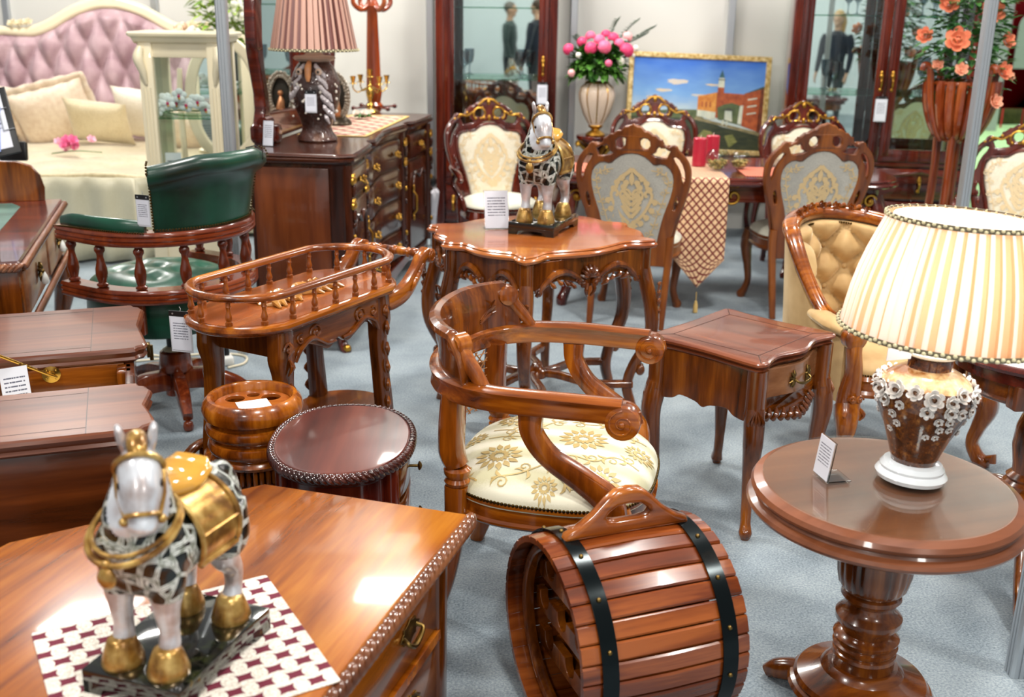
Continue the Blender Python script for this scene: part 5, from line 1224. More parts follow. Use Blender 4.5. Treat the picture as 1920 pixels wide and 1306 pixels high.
# ---------------------------------------------------------------- buttoned velvet armchair
def velvet():
    m, nt, b = newmat('camel_velvet'); v = coords(nt); lw = N(nt, 'ShaderNodeLayerWeight'); lw.inputs[0].default_value = .35
    n1 = noise(nt, v, 7, 3); base = ramp(nt, n1, [(.35,(176,140,90)), (.65,(208,174,122))])
    nt.links.new(base, b.inputs['Base Color']); setp(b, rough=.6, sheen=.9, spec=.25); b.inputs['Sheen Roughness'].default_value = .35; b.inputs['Sheen Tint'].default_value = rgb(255,236,200); return m
M_velvet = velvet()
def tub_chair():
    """local +y is forward"""
    t = thing('tub_armchair', 'buttoned camel velvet armchair with a carved honey wood frame behind the lit lamp', 'armchair', (1.40, 4.05, 0), radians(198))
    # plan of the shell: half circle back, straight arms
    def plan(s):  # s in -1..1 ; returns (x, y)
        a = abs(s); g = 1 if s >= 0 else -1
        if a < .62: th = a/.62*pi/2; return V((g*.285*sin(th), -.02-.29*cos(th)))
        f = (a-.62)/.38; return V((g*(.285+.012*f), -.02+.33*f))
    def top(s):
        a = abs(s)
        if a < .4: return .865-.03*(a/.4)**2
        if a < .84: f = (a-.4)/.44; return .835-.255*(f*f*(3-2*f))
        return .58-.02*(a-.84)/.16
    ns = 97; S_ = [-1+2*i/(ns-1) for i in range(ns)]
    def nrm(s): a, b = plan(max(-1,s-.01)), plan(min(1,s+.01)); d = (b-a).normalized(); return V((-d.y*1, d.x)) # inward
    def lean(p, z, s): k = max(0, 1-abs(s)/.75); return V((p.x*(1+.10*k*(z-.4)), p.y-.20*(z-.4)*k, z))
    mb = MB(); nv = 40; btn = []
    def pillow(u, v):
        """deep diamond tufting height"""
        a = (u*3.4+v*2.6); b = (u*3.4-v*2.6); fa = abs((a % 1)-.5)*2; fb = abs((b % 1)-.5)*2
        d = (1-fa**3)*(1-fb**3); return d
    inner = []
    for j in range(nv):
        row = []
        for s in S_:
            z = .40+(top(s)-.03-.40)*j/(nv-1); p = plan(s); n_ = nrm(s); w = max(0, min(1, (.80-abs(s))/.14))
            h = .022+.055*pillow(s*1.12, j/(nv-1)*1.0)*w+.03*(1-w)*sin(pi*min(1, j/(nv-1)))**.5
            q = p+n_*h; row.append(lean(q, z, s))
        inner.append(row)
    outer = [[lean(plan(s)-nrm(s)*.022, .30+(top(s)-.03-.30)*j/7, s) for s in S_] for j in range(8)]
    rows = outer+list(reversed(inner)); vs = [p for r in rows for p in r]; fs = []
    for j in range(len(rows)-1):
        for i in range(ns-1): a = j*ns+i; fs.append((a, a+1, a+1+ns, a+ns))
    m0 = len(rows)
    mb.add(vs, fs+[tuple(j*ns for j in range(m0))[::-1], tuple(j*ns+ns-1 for j in range(m0))])
    mb.build('tufted_back', M_velvet, t, smooth=80)
    nb = 0
    for i in range(-4, 5):
        for j in range(0, 4):
            u = (i+.0)/(2*3.4)*1.0; v = j/2.6/1.0+(.5/2.6 if i % 2 else 0)-.0
            a = (u*3.4+v*2.6); 
            s = u/1.12*2 if False else u/1.12
            for du in (0,):
                ss = s
                if abs(ss) < .7 and .12 < v < .95:
                    z = .40+(top(ss)-.43)*v; q = plan(ss)+nrm(ss)*.03; mb = MB(); mb.ell(lean(q, z, ss), .011, 8, 6); mb.build('button', M_velvet, t)
    # show-wood frame along the top, ending in scrolls over the arms
    P = [lean(plan(s)+nrm(s)*.0, top(s), s) for s in S_ if abs(s) <= .86]; n_ = len(P)
    mb = MB(); sec = [(-.024,-.02), (-.03,.0), (-.024,.018), (-.008,.026), (.006,.022), (.02,.016), (.03,.0), (.022,-.018)]
    mb.tube(P, lerp_list(((.016,.02), (.022,.03), (.026,.036), (.028,.036), (.026,.036), (.022,.03), (.016,.02)), n_), 14, pw=.75, up=(0,0,1))
    mb.tube([p+V((0,0,.022))+V((nrm(s).x*.014, nrm(s).y*.014, 0)) for p, s in zip(P, [s for s in S_ if abs(s) <= .86])], .006, 7)
    mb.build('top_rail', W_honeyx, t)
    mb = MB()                                                   # crest flowers and leaves
    c = lean(plan(0), .885, 0)
    for k in range(-6, 7):
        s = k*.04; p = lean(plan(s)+nrm(s)*.012, top(s)+.02, s)
        if k % 2 == 0: rose_mb(mb, p+V((0,.01,.004)), (0,.9,.6), .024-.001*abs(k))
        else: ctube(mb, [p-V((.016,0,.004)), p+V((0,.01,.016)), p+V((.018,.004,.004))], (.004,.01,.003), 7, 4)
    mb.build('crest_carving', W_honey, t)
    mb = MB(); beads(mb, [lean(plan(s)+nrm(s)*.036, top(s)-.035, s) for s in S_ if abs(s) <= .84], .0048, .0095); mb.build('nailhead_trim', M_nail, t)
    for g in (1, -1):
        mb = MB(); e = plan(g); x, y = e.x, e.y                 # padded arm roll
        Q = bez([V((g*.295,.07,.575)), V((g*.302,.14,.578)), V((g*.306,.22,.572)), V((g*.306,.3,.566))], 6); mb.tube(Q, lerp_list(((.03,.02), (.046,.026), (.048,.028), (.03,.02)), len(Q)), 14, up=(1,0,0)); mb.build('arm_pad', M_velvet, t)
        mb = MB()                                               # carved arm front and leg in one stile
        ctube(mb, [(g*.3,.335,.56), (g*.3,.345,.5), (g*.285,.335,.42), (g*.29,.33,.34), (g*.3,.345,.27)], ((.03,.024), (.026,.022), (.03,.024), (.04,.03), (.045,.034)), 12, 6, pw=.65, up=(1,0,0))
        M = Tr(g*.3,.34,.555) @ Rx(-pi/2); mb.lathe([(.028,-.03), (.044,-.022), (.046,.012), (.036,.022), (.02,.026), (.001,.027)], n=24, M=M)
        for q in (1, -1): scroll3(mb, (g*.29+q*.015,.375,.33), (1,0,0), (0,0,1), .016, .006, 1.2, 0, q)
        leafcarve(mb, (g*.295,.372,.31), (0,1), .05, .08); mb.build('arm_post', W_honey, t)
        mb = MB(); cabriole(mb, (g*.3,.335), (g*.45,1), .3, w=(.045,.044,.036,.026,.022,.024,.03,.024), knee=.03, foot=.04); mb.tube([(g*.32,.395,.04), (g*.325,.415,.05), (g*.325,.418,.03)], (.014,.02,.014), 10); mb.build('front_leg', W_honey, t)
        mb = MB(); ctube(mb, [(g*.19,-.27,.33), (g*.2,-.285,.2), (g*.215,-.33,.06), (g*.222,-.35,0)], (.03,.027,.023,.02), 12, 6, pw=.6); mb.build('back_leg', W_honey, t)
    S, outl, mesh = dome(0, .05, .265, .28, 3.2, .40, .06); mb = MB(); mesh(mb); mb.build('seat_cushion', M_velvet, t)
    mb = MB(); mb.slab([outl(2*pi*k/48, 1.04) for k in range(48)], [(-.03,.3), (.004,.305), (.006,.318), (-.002,.33), (-.002,.36), (.006,.37), (0,.385)]); mb.build('seat_rail', W_honeyx, t)
    mb = MB(); beads(mb, [V((*outl(2*pi*k/64, 1.03), .39)) for k in range(0, 33)], .0048, .0095); mb.build('seat_nailheads', M_nail, t)
tub_chair()
# ---------------------------------------------------------------- oval table at the right edge
def round_table():
    t = thing('oval_table', 'dark walnut oval table on a turned column and splayed feet, half hidden by the lamp', 'table', (1.80, 3.02, 0), radians(8))
    o = [(.52*cos(2*pi*k/72), .36*sin(2*pi*k/72)) for k in range(72)]
    mb = MB(); mb.slab(o, [(-.05,.67), (-.03,.672), (-.03,.70), (-.02,.704), (0,.712), (.004,.722), (-.004,.73), (-.012,.735)]); mb.build('table_top', W_redx, t)
    mb = MB(); mb.slab(o, [(-.075,.6), (-.068,.604), (-.064,.612), (-.07,.62), (-.07,.66), (-.062,.672)]); mb.build('apron', W_brownx, t)
    for k in range(6):
        a = 2*pi*(k+.5)/6; mb = MB(); mb.box((.462*cos(a), .302*sin(a), .638), (.05,.05,.075), .006, M=None); mb.build('apron_block', W_brown, t)
    mb = MB(); mb.lathe([(.06,.2), (.062,.26), (.07,.275), (.072,.3), (.062,.31), (.066,.32), (.05,.335), (.052,.36), (.062,.42), (.058,.48), (.045,.52), (.05,.53), (.044,.545), (.04,.57), (.07,.59), (.09,.6)], n=36, c=(-.22,0,0)); mb.build('column', W_brown, t)
    mb = MB(); mb.lathe([(.06,.2), (.062,.26), (.07,.275), (.072,.3), (.062,.31), (.066,.32), (.05,.335), (.052,.36), (.062,.42), (.058,.48), (.045,.52), (.05,.53), (.044,.545), (.04,.57), (.07,.59), (.09,.6)], n=36, c=(.22,0,0)); mb.build('column', W_brown, t)
    mb = MB(); mb.box((0,0,.25), (.44,.05,.06), .01); mb.build('stretcher', W_brownx, t)
    for g in (1, -1):
        for a in (radians(62), radians(-62)):
            d = V((g*cos(a), sin(a), 0)); b = V((g*.22, 0, 0)); mb = MB()
            ctube(mb, [b+d*.03+V((0,0,.26)), b+d*.12+V((0,0,.25)), b+d*.2+V((0,0,.17)), b+d*.27+V((0,0,.09)), b+d*.35+V((0,0,.045)), b+d*.42+V((0,0,.022))], ((.03,.034), (.03,.036), (.03,.032), (.028,.03), (.026,.03), (.02,.02)), 12, 6, pw=.65, up=(0,0,1)); mb.build('splayed_foot', W_brown, t)
round_table()
# ---------------------------------------------------------------- writing desk, far left
M_leather = None
def leather(name, c1, c2, rough=.32):
    m, nt, b = newmat(name); v = coords(nt); n1 = noise(nt, v, 4, 4); n2 = noise(nt, v, 220, 2)
    nt.links.new(ramp(nt, n1, [(.36, c1), (.64, c2)]), b.inputs['Base Color']); setp(b, rough=rough, coat=.25, coatr=.25); bump(nt, b, n2, .12, .002); return m
M_leather = leather('bottle_green_leather', (4,34,24), (16,72,52))
def desk():
    t = thing('writing_desk', 'walnut writing desk with a green leather top, low galleries and rope moulded edges', 'desk', (-1.773, 3.743, 0), radians(16.1))
    D, L = .78, 1.36
    mb = MB(); mb.slab([(-D,0), (-.012,0), (0,.012), (0,L-.012), (-.012,L), (-D,L)], [(-.012,.725), (-.004,.728), (-.004,.752), (-.01,.76)]); top = mb.build('desk_top', W_redx, t)
    mb = MB(); mb.slab([(-D+.1,.13), (-.21,.13), (-.16,.2), (-.16,L-.2), (-.21,L-.1), (-D+.1,L-.1)], [(0,.7595), (0,.7615)]); mb.build('leather_inset', leather('green_blotter', (56,96,88), (92,136,124), .35), top)
    rw = wood('rope_brown', (84,44,26), (130,80,54), (176,126,92), 'y', 1, .22)
    for z in (.738, .512):
        mb = MB(); rope(mb, [V((.008, .02+.0125*k, z)) for k in range(107)], .0145, .0185, False, tw=.9); mb.build('rope_moulding', rw, t)
    mb = MB(); rope(mb, [V((-.0125*k-.01, -.006, .738)) for k in range(60)], .0145, .0185, False, tw=.9); mb.build('rope_moulding', rw, t)
    for y in (.05, L-.03):
        o = [(-D,.758), (-.075,.758), (-.07,.82), (-.085,.88), (-.12,.925), (-.18,.945), (-.3,.95), (-D,.955)]
        mb = MB(); mb.mesh(plate([V(p) for p in o], (), .026, .005), M=Tr(0,y,0) @ XZ); mb.build('gallery', W_brown, t)
    mb = MB(); mb.box((-D/2,L/2,.62), (D-.03,L-.03,.2), .004); mb.build('frieze', W_brown, t)
    for y0, y1 in ((.1,.66), (.72,1.27)):
        mb = MB(); mb.box((-.012,(y0+y1)/2,.62), (.02,y1-y0,.165), .004); d = mb.build('drawer', wood('drawer_maple', (110,66,44), (150,104,74), (176,132,98), 'y', .6, .3, .4), t)
        mb = MB(); c = V((.004,(y0+y1)/2,.635))
        for k in range(7): a = 2*pi*k/7; ctube(mb, [c, c+V((.004,.02*cos(a),.02*sin(a))), c+V((.002,.036*cos(a),.04*sin(a)))], (.004,.009,.003), 6, 3)
        mb.ell(c+V((.01,0,0)), .009, 8, 6); mb.build('pull_plate', M_abrass, d)
        mb = MB(); mb.lathe([(.001,-.062), (.012,-.056), (.016,-.044), (.012,-.026), (.004,-.01), (.001,-.006)], c=(c.x+.016, c.y, c.z+.006), n=16); mb.build('drop_pull', plain('white_porcelain_drop', (230,232,226), rough=.15) if y0 == .1 else bpy.data.materials['white_porcelain_drop'], d)
    for x, y in ((-.06,.06), (-.06,L-.06), (-D+.06,.06), (-D+.06,L-.06)):
        sx = 1 if x > -.3 else -1; sy = 1 if y > .5 else -1; mb = MB()
        mb.box((x,y,.47), (.1,.1,.08), .02); cabriole(mb, (x,y), (sx,sy), .46, w=(.05,.054,.045,.032,.026,.026,.034,.03), knee=.04, foot=.05)
        for q in (1, -1): scroll3(mb, (x+sx*.05*(q > 0), y+sy*.05*(q < 0), .47), (0,1,0) if q > 0 else (1,0,0), (0,0,1), .026, .008, 1.3, 0, 1)
        leafcarve(mb, (x+sx*.045,y+sy*.045,.44), (sx,sy), .05, .12); mb.build('leg', W_brown, t)
desk()
def clip_stand():
    t = thing('clipboard_stand', 'black clipboard with white price lists and a pen on a stand behind the desk', 'clipboard', (-2.60, 5.32, 0), radians(8))
    mb = MB(); mb.tube([(0,0,.02), (0,0,.9)], .014, 12); mb.lathe([(.16,0), (.16,.012), (.03,.022), (.014,.03)], n=28); mb.box((0,-.03,.93), (.14,.04,.1), .01, M=Rx(-.2) @ Tr(0,.2,.02)); mb.build('stand', M_black, t)
    M = Tr(.0,-.03,1.07) @ Rx(radians(-24)) @ Ry(radians(-14))
    mb = MB(); mb.box((0,0,0), (.27,.012,.34), .004, M=M); mb.build('board', M_black, t)
    e = M.to_euler(); l = M @ V((-.012,-.0085,.012))
    q = [(-.118,0,-.15), (.118,0,-.15), (.118,0,.15), (-.118,0,.15)]
    card_paper(q+[(x, .001, z) for x, y, z in q], [(0,1,2,3), (7,6,5,4), (0,4,5,1), (1,5,6,2), (2,6,7,3), (3,7,4,0)], t, l, e)
    mb = MB()
    mb.tube([M @ V(p) for p in ((.09,-.014,.07), (.07,-.016,0), (.04,-.014,-.15))], .006, 8); mb.build('pen', plain('blue_white_pen', (150,170,222), rough=.3), t)
    mb = MB(); mb.tube([M @ V(p) for p in ((.12,-.01,.06), (.085,-.014,.06), (.085,-.014,-.05), (.135,-.01,-.05))], .0035, 6); mb.build('clip', M_alu, t)
clip_stand()
# ---------------------------------------------------------------- captain's chair
def captain_chair():
    t = thing('captain_chair', 'swivel captain chair with bottle green leather back and turned spindles', 'chair', (-1.43, 4.30, 0), radians(60))
    R = .335
    def U(r, n=12, a=radians(62), ext=.2):      # horseshoe open to +y
        P = [V((-r*cos(0), ext-.0, 0))]; P = []
        P.append(V((-r*.98, ext, 0))); P.append(V((-r, ext*.5, 0)))
        for k in range(n*2+1): th = pi+pi*k/(2*n); P.append(V((r*cos(th), r*sin(th)*.96, 0)))
        P.append(V((r, ext*.5, 0))); P.append(V((r*.98, ext, 0))); return bez(P, 3)
    sec = [(-.036,-.028), (.03,-.028), (.036,-.02), (.036,-.014), (.03,-.01), (.036,-.004), (.036,.004), (.03,.008), (.036,.014), (.036,.02), (.03,.028), (-.036,.028)]
    for nm, z in (('arm_rail', .80), ('seat_rail', .575)):
        mb = MB(); mb.sweep([p+V((0,0,z)) for p in U(R)], sec); mb.build(nm, W_redbx, t)
    pr = [(.014,.603), (.022,.607), (.022,.615), (.015,.62), (.019,.635), (.023,.655), (.022,.675), (.016,.70), (.012,.722), (.014,.735), (.02,.745), (.02,.757), (.014,.765), (.018,.772)]
    P = U(R); tot = [0]
    for a, b in zip(P, P[1:]): tot.append(tot[-1]+(b-a).length)
    n = 9
    for k in range(n):
        d = tot[-1]*(.03+.94*k/(n-1)); i = max(j for j in range(len(tot)-1) if tot[j] <= d); p = P[i].lerp(P[i+1], min(1, (d-tot[i])/(tot[i+1]-tot[i])))
        if k == 0: mb = MB(); mb.lathe(pr, n=20); s0 = mb.build('spindle', W_redb, t); s0.location = p
        else: c = s0.copy(); COL.objects.link(c); c.parent = t; c.location = p
    for g in (1, -1):                                           # padded arms
        Q = [V((g*R*.98,.195,.833)), V((g*R,.12,.842)), V((g*R*1.0,.0,.845)), V((g*R*.94,-.12,.845)), V((g*R*.8,-.2,.84))]; mb = MB(); Pq = bez(Q, 6); mb.tube(Pq, lerp_list(((.026,.012), (.034,.02), (.034,.022), (.034,.022), (.03,.016)), len(Pq)), 14, up=(0,0,1), rot=0, flat=(1,1)); mb.build('arm_pad', M_leather, t)
        for s in (.036, -.036): mb = MB(); beads(mb, [q+V((q.x, q.y, 0)).normalized()*s*.95-V((0,0,.012)) for q in Pq], .0042, .0095); mb.build('arm_nailheads', M_nail, t)
    # curved back with a rolled top
    na = 40; A = [-radians(47)+radians(94)*k/na for k in range(na+1)]
    def bk(a, r, z): lean = .05*(z-.83)/.28; return V(((r+lean)*sin(a), -(r+lean)*cos(a)*.97, z))
    def prof(a):
        e = abs(a)/radians(47); drop = .035*max(0, e-.45)/.55
        base = [(.305,.828), (.345,.828), (.348,.90), (.348,.98), (.352,1.03-drop), (.375,1.045-drop), (.392,1.07-drop), (.385,1.10-drop), (.355,1.118-drop), (.318,1.108-drop), (.295,1.07-drop), (.288,1.02-drop), (.285,.95), (.29,.88)]
        return [bk(a, r, z) for r, z in base]
    mb = MB(); rr = [prof(a) for a in A]; c0 = [q for q in rr[0]]
    rr = [[q*.0+sum(rr[0], V((0,0,0)))/14*.06+q*.94+0*q for q in rr[0]]]+rr+[[sum(rr[-1], V((0,0,0)))/14*.06+q*.94 for q in rr[-1]]]
    mb.rings(rr); mb.build('back_pad', M_leather, t, smooth=70)
    mb = MB(); beads(mb, [bk(a, .352, .836) for a in A], .0048, .0115)
    for a in (A[0], A[-1]): beads(mb, [bk(a, .352, .84+.2*k/10) for k in range(11)]+[bk(a, .395, 1.06), bk(a, .38, 1.09), bk(a, .35, 1.1)], .0048, .0115)
    mb.build('back_nailheads', M_nail, t)
    mb = MB(); mb.tube([bk(radians(26), r, z) for r, z in ((.35,1.035), (.378,1.048), (.394,1.07), (.388,1.10), (.356,1.12), (.318,1.11))], .0025, 6); mb.build('seam', plain('dark_green_seam', (2,18,12), rough=.5), t)
    # buttoned seat and drum
    S, outl, mesh = dome(0, .04, .27, .27, 2.6, .55, .075); mb = MB()
    B = [(x*.12, .04+y*.11) for x in (-1,0,1) for y in (-1,0,1)]
    def dim(p):
        q = V(p); 
        if q.z < .56: return q
        d = sum(math.exp(-((q.x-x)**2+(q.y-y)**2)/.0016) for x, y in B); q.z -= .022*min(1, d); return q
    mb.T = dim; N_ = 56; R2 = [[V((*outl(2*pi*k/N_, 1), .53)) for k in range(N_)]]
    for tt in [1, .985, .95, .9]+[.85-.05*k for k in range(17)]: R2.append([S(*outl(2*pi*k/N_, tt))[0] for k in range(N_)])
    mb.rings(R2); mb.build('seat_cushion', leather('green_seat_leather', (16,62,46), (44,100,78)), t)
    mb = MB(); mb.slab([outl(2*pi*k/40, 1.0) for k in range(40)], [(-.04,.37), (.005,.385), (.012,.44), (.008,.50), (-.01,.545)]); mb.build('seat_drum', M_leather, t, smooth=60)
    for a in (radians(-90), radians(-25), radians(205)):
        mb = MB(); x, y = .325*cos(a), .315*sin(a); mb.box((0,0,.485), (.03,.075,.13), .004, M=Tr(x,y,0) @ Rz(a)); mb.build('seat_block', W_redb, t)
    mb = MB(); mb.lathe([(.03,.26), (.03,.37)], n=20); mb.lathe([(.045,.255), (.05,.26), (.03,.275)], n=24, mi=1); mb.build('swivel_column', [M_black, M_cream], t)
    mb = MB(); mb.lathe([(.03,.06), (.05,.062), (.05,.075), (.042,.09), (.044,.16), (.064,.168), (.07,.18), (.066,.215), (.062,.25), (.05,.258), (.001,.26)], n=32); mb.build('hub', W_redb, t)
    for k in range(5):
        a = radians(18)+2*pi*k/5; d = V((cos(a), sin(a), 0)); mb = MB()
        mb.tube(bez([d*.04+V((0,0,.13)), d*.14+V((0,0,.13)), d*.24+V((0,0,.1)), d*.31+V((0,0,.062))], 5), lerp_list(((.045,.026), (.045,.028), (.036,.026), (.022,.02)), 16), 12, pw=.45, up=(0,0,1))
        mb.lathe([(.001,0), (.018,.004), (.022,.02), (.018,.036), (.006,.045)], c=tuple(d*.30), n=14); mb.build('base_leg', W_redb, t)
W_redbx = wood('cherry_wood_along_x', (66,22,8), (112,44,18), (144,66,30), 'x', .5, .2)
W_redb = wood('cherry_wood', (60,20,8), (112,44,18), (154,76,36), 'z', 1.0, .2)
captain_chair()
hang_tag('white tag hanging on the left edge of the green chair back', (-1.385, 3.945, .985), radians(-20), .062, .12)
# ---------------------------------------------------------------- dresser and what stands on it
DO = V((-.80, 5.06, 0)); DA = radians(-6)
def dpt(x, y, z=0): return tuple(Matrix.Translation(DO) @ Rz(DA) @ V((x, y, z)))
DZ = .985
def dresser():
    t = thing('dresser', 'long dark mahogany dresser with serpentine front and gilt handles carrying a mirror', 'dresser', DO, DA)
    L = 2.14
    def fx(y):   # front line
        u = y/L; return -.012+.03*cos(2*pi*u*1)+(-.03 if .24 < u < .30 or .70 < u < .76 else 0)+(-.02*(1-cos(2*pi*(u-.3)/.4))/2 if .3 < u < .7 else 0)
    ys = [L*k/60 for k in range(61)]
    o = [(-.5,0), (-.06,0), (-.03,.0)]+[(fx(y)+.012, y) for y in ys[1:-1]]+[(-.03,L), (-.06,L), (-.5,L)]
    mb = MB(); mb.slab(o, [(-.02,.935), (-.004,.94), (.006,.95), (.008,.96), (-.002,.966), (.006,.972), (.002,.98), (-.006,.985)]); mb.build('dresser_top', W_darkx, t)
    o2 = [(-.48,.03), (-.07,.03)]+[(fx(y)-.035, y) for y in ys[1:-1] if .03 < y < L-.03]+[(-.07,L-.03), (-.48,L-.03)]
    mb = MB(); mb.slab(o2, [(.012,.12), (.016,.13), (.012,.155), (0,.16), (0,.9), (.008,.92), (.01,.936)]); mb.build('carcass', W_dark, t)
    mb = MB(); mb.box((-.275,.024,.545), (.37,.014,.74), .003); mb.build('side_panel', wood('dresser_side', (58,22,8), (92,42,16), (118,60,26), 'z', .5, .3, .4), t)
    for y0, y1, zs in ((.62,1.5,((.74,.9), (.55,.72), (.36,.53), (.18,.34))), (.1,.5,((.76,.9),)), (1.64,2.04,((.76,.9),))):
        for z0, z1 in zs:
            R = []
            for k in range(13):
                y = y0+(y1-y0)*k/12; x = fx(y)-.035; R.append([V((x-.01,y,z0)), V((x+.014,y,z0)), V((x+.022,y,z0+.012)), V((x+.022,y,z1-.012)), V((x+.014,y,z1)), V((x-.01,y,z1))])
            mb = MB(); mb.rings(R); d = mb.build('drawer', W_darkx, t)
            for yy in ((y0+.16, y1-.16) if y1-y0 > .6 else ((y0+y1)/2,)):
                mb = MB(); x = fx(yy)-.01; z = (z0+z1)/2
                for g in (1, -1): mb.ell((x+.006, yy+g*.03, z+.004), (.008,.012,.014), 8, 6); mb.ell((x+.012, yy+g*.055, z), (.006,.012,.008), 8, 6)
                ctube(mb, [(x, yy-.03, z), (x+.022, yy-.02, z-.012), (x+.024, yy, z-.018), (x+.022, yy+.02, z-.012), (x, yy+.03, z)], (.004,.005,.007,.005,.004), 8, 4); mb.build('drawer_handle', M_gold, d)
    for y0, y1 in ((.1,.5), (1.64,2.04)):                       # carved doors
        R = []
        for k in range(13):
            y = y0+(y1-y0)*k/12; x = fx(y)-.035; R.append([V((x-.01,y,.18)), V((x+.012,y,.18)), V((x+.016,y,.19)), V((x+.016,y,.72)), V((x+.012,y,.73)), V((x-.01,y,.73))])
        mb = MB(); mb.rings(R); d = mb.build('door', W_dark, t)
        mb = MB(); m = (y0+y1)/2
        for g in (1, -1): ctube(mb, [(fx(m)-.01, m, .62), (fx(m+g*.08)-.012, m+g*.07, .66), (fx(m+g*.13)-.014, m+g*.13, .63), (fx(m+g*.15)-.014, m+g*.15, .52), (fx(m+g*.14)-.014, m+g*.14, .4)], (.008,.012,.012,.01,.008), 8, 5)
        mb.build('door_moulding', W_dark, d)
        mb = MB(); yy = y1-.03 if y0 < 1 else y0+.03; mb.tube([(fx(yy)-.008,yy,.4), (fx(yy)+.014,yy,.43), (fx(yy)+.014,yy,.52), (fx(yy)-.008,yy,.55)], .006, 8); mb.ell((fx(yy)-.004,yy,.57), (.008,.012,.02), 8, 6); mb.ell((fx(yy)-.004,yy,.38), (.008,.012,.02), 8, 6); mb.build('door_handle', M_gold, d)
    for y in (.05, .56, 1.57, L-.05):                           # carved and gilt pilasters
        mb = MB(); x = fx(y)-.022
        mb.tube([(x,y,.16), (x,y,.93)], .026, 10, pw=.7)
        for z in (.86,.74):
            for g in (1, -1): mb.tube([V((x+.028, y+g*(.016+a), z+b)) for a, b in spiral((0,0), .024, .006, pi/2, 1.2, 14)], .0075, 7, mi=1)
            mb.ell((x+.03, y, z-.05), (.012,.018,.035), 8, 7)
        for z in (.64,.58,.5,.3,.24): mb.ell((x+.028, y, z), (.01,.012,.016), 8, 6, mi=1 if z in (.58,.3) else 0)
        mb.build('pilaster', [W_dark, M_gold], t)
    for x, y in ((-.06,.06), (-.06,L-.06), (-.44,.06), (-.44,L-.06)):
        mb = MB(); sx = 1 if x > -.2 else -1; sy = -1 if y < 1 else 1
        cabriole(mb, (x,y), (sx,sy), .15, w=(.04,.044,.036,.026,.022,.022,.026,.022), knee=.02, foot=.03); mb.ell((x+sx*.03,y+sy*.03,.02), (.022,.022,.02), 10, 7, mi=1 if sx > 0 else 0); mb.build('foot', [W_red, M_gold], t)
    mb = MB()
    oo = [(.08,.16), (.08,.12)]+[(p.x, p.y) for p in bez([V((.12,.1)), V((.3,.085)), (.5,.11), (.8,.1), (1.07,.075), (1.34,.1), (1.64,.11), (1.84,.085), (2.02,.1)], 4)]+[(2.06,.12), (2.06,.16)]
    mb.mesh(plate([V(p) for p in oo], (), .02, .004), M=Tr(-.045,0,0) @ YZ); mb.build('front_apron', W_redx, t)
    oo = [(-.46,.16), (-.46,.1)]+[(p.x, p.y) for p in bez([V((-.4,.085)), V((-.3,.11)), (-.2,.1), (-.12,.085)], 4)]+[(-.06,.1), (-.06,.16)]
    mb = MB(); mb.mesh(plate([V(p) for p in oo], (), .018, .004), M=Tr(0,.05,0) @ XZ); mb.build('end_apron', W_redx, t)
dresser()
def mirror_glass():
    m, nt, b = newmat('silvered_mirror'); b.inputs['Base Color'].default_value = rgb(236,240,240); setp(b, metal=1, rough=.01); return m
M_mirror = mirror_glass()
def dresser_mirror():
    t = thing('dresser_mirror', 'tall mirror in a shaped mahogany frame standing on the dresser', 'mirror', dpt(-.545, -.08, DZ+.001), DA)
    half = [(0,1.02), (.3,1.0), (.52,.95), (.66,.86), (.72,.74), (.74,.6), (.735,.45), (.70,.34), (.665,.24), (.66,.16), (.69,.1), (.72,.085), (.72,.0), (0,0)]
    hole = [(0,.92), (.28,.9), (.48,.85), (.58,.78), (.62,.66), (.635,.5), (.62,.36), (.585,.24), (.575,.14), (0,.12)]
    cy = 1.14; O = [V((p[0]+cy, p[1])) for p in mirror(half)]; H = [V((p[0]+cy, p[1])) for p in mirror(hole)]
    mb = MB(); mb.mesh(plate(O, [H], .06, .014, 3), M=YZ); mb.build('frame', W_redx, t, smooth=50)
    mb = MB(); mb.mesh(plate([V((cy+(p.x-cy)*1.02, p.y)) for p in H], (), .004, .0005), M=Tr(-.01,0,0) @ YZ); mb.build('mirror_glass', M_mirror, t, smooth=0)
    for y in (cy-.66, cy+.66): mb = MB(); mb.box((.03,y,.045), (.14,.12,.09), .02); mb.tube([(.03,y-.05,.1), (.03,y+.05,.1)], .03, 14); mb.box((.0,y,-.49), (.05,.08,.985), .006); mb.build('plinth', W_redx, t)
dresser_mirror()
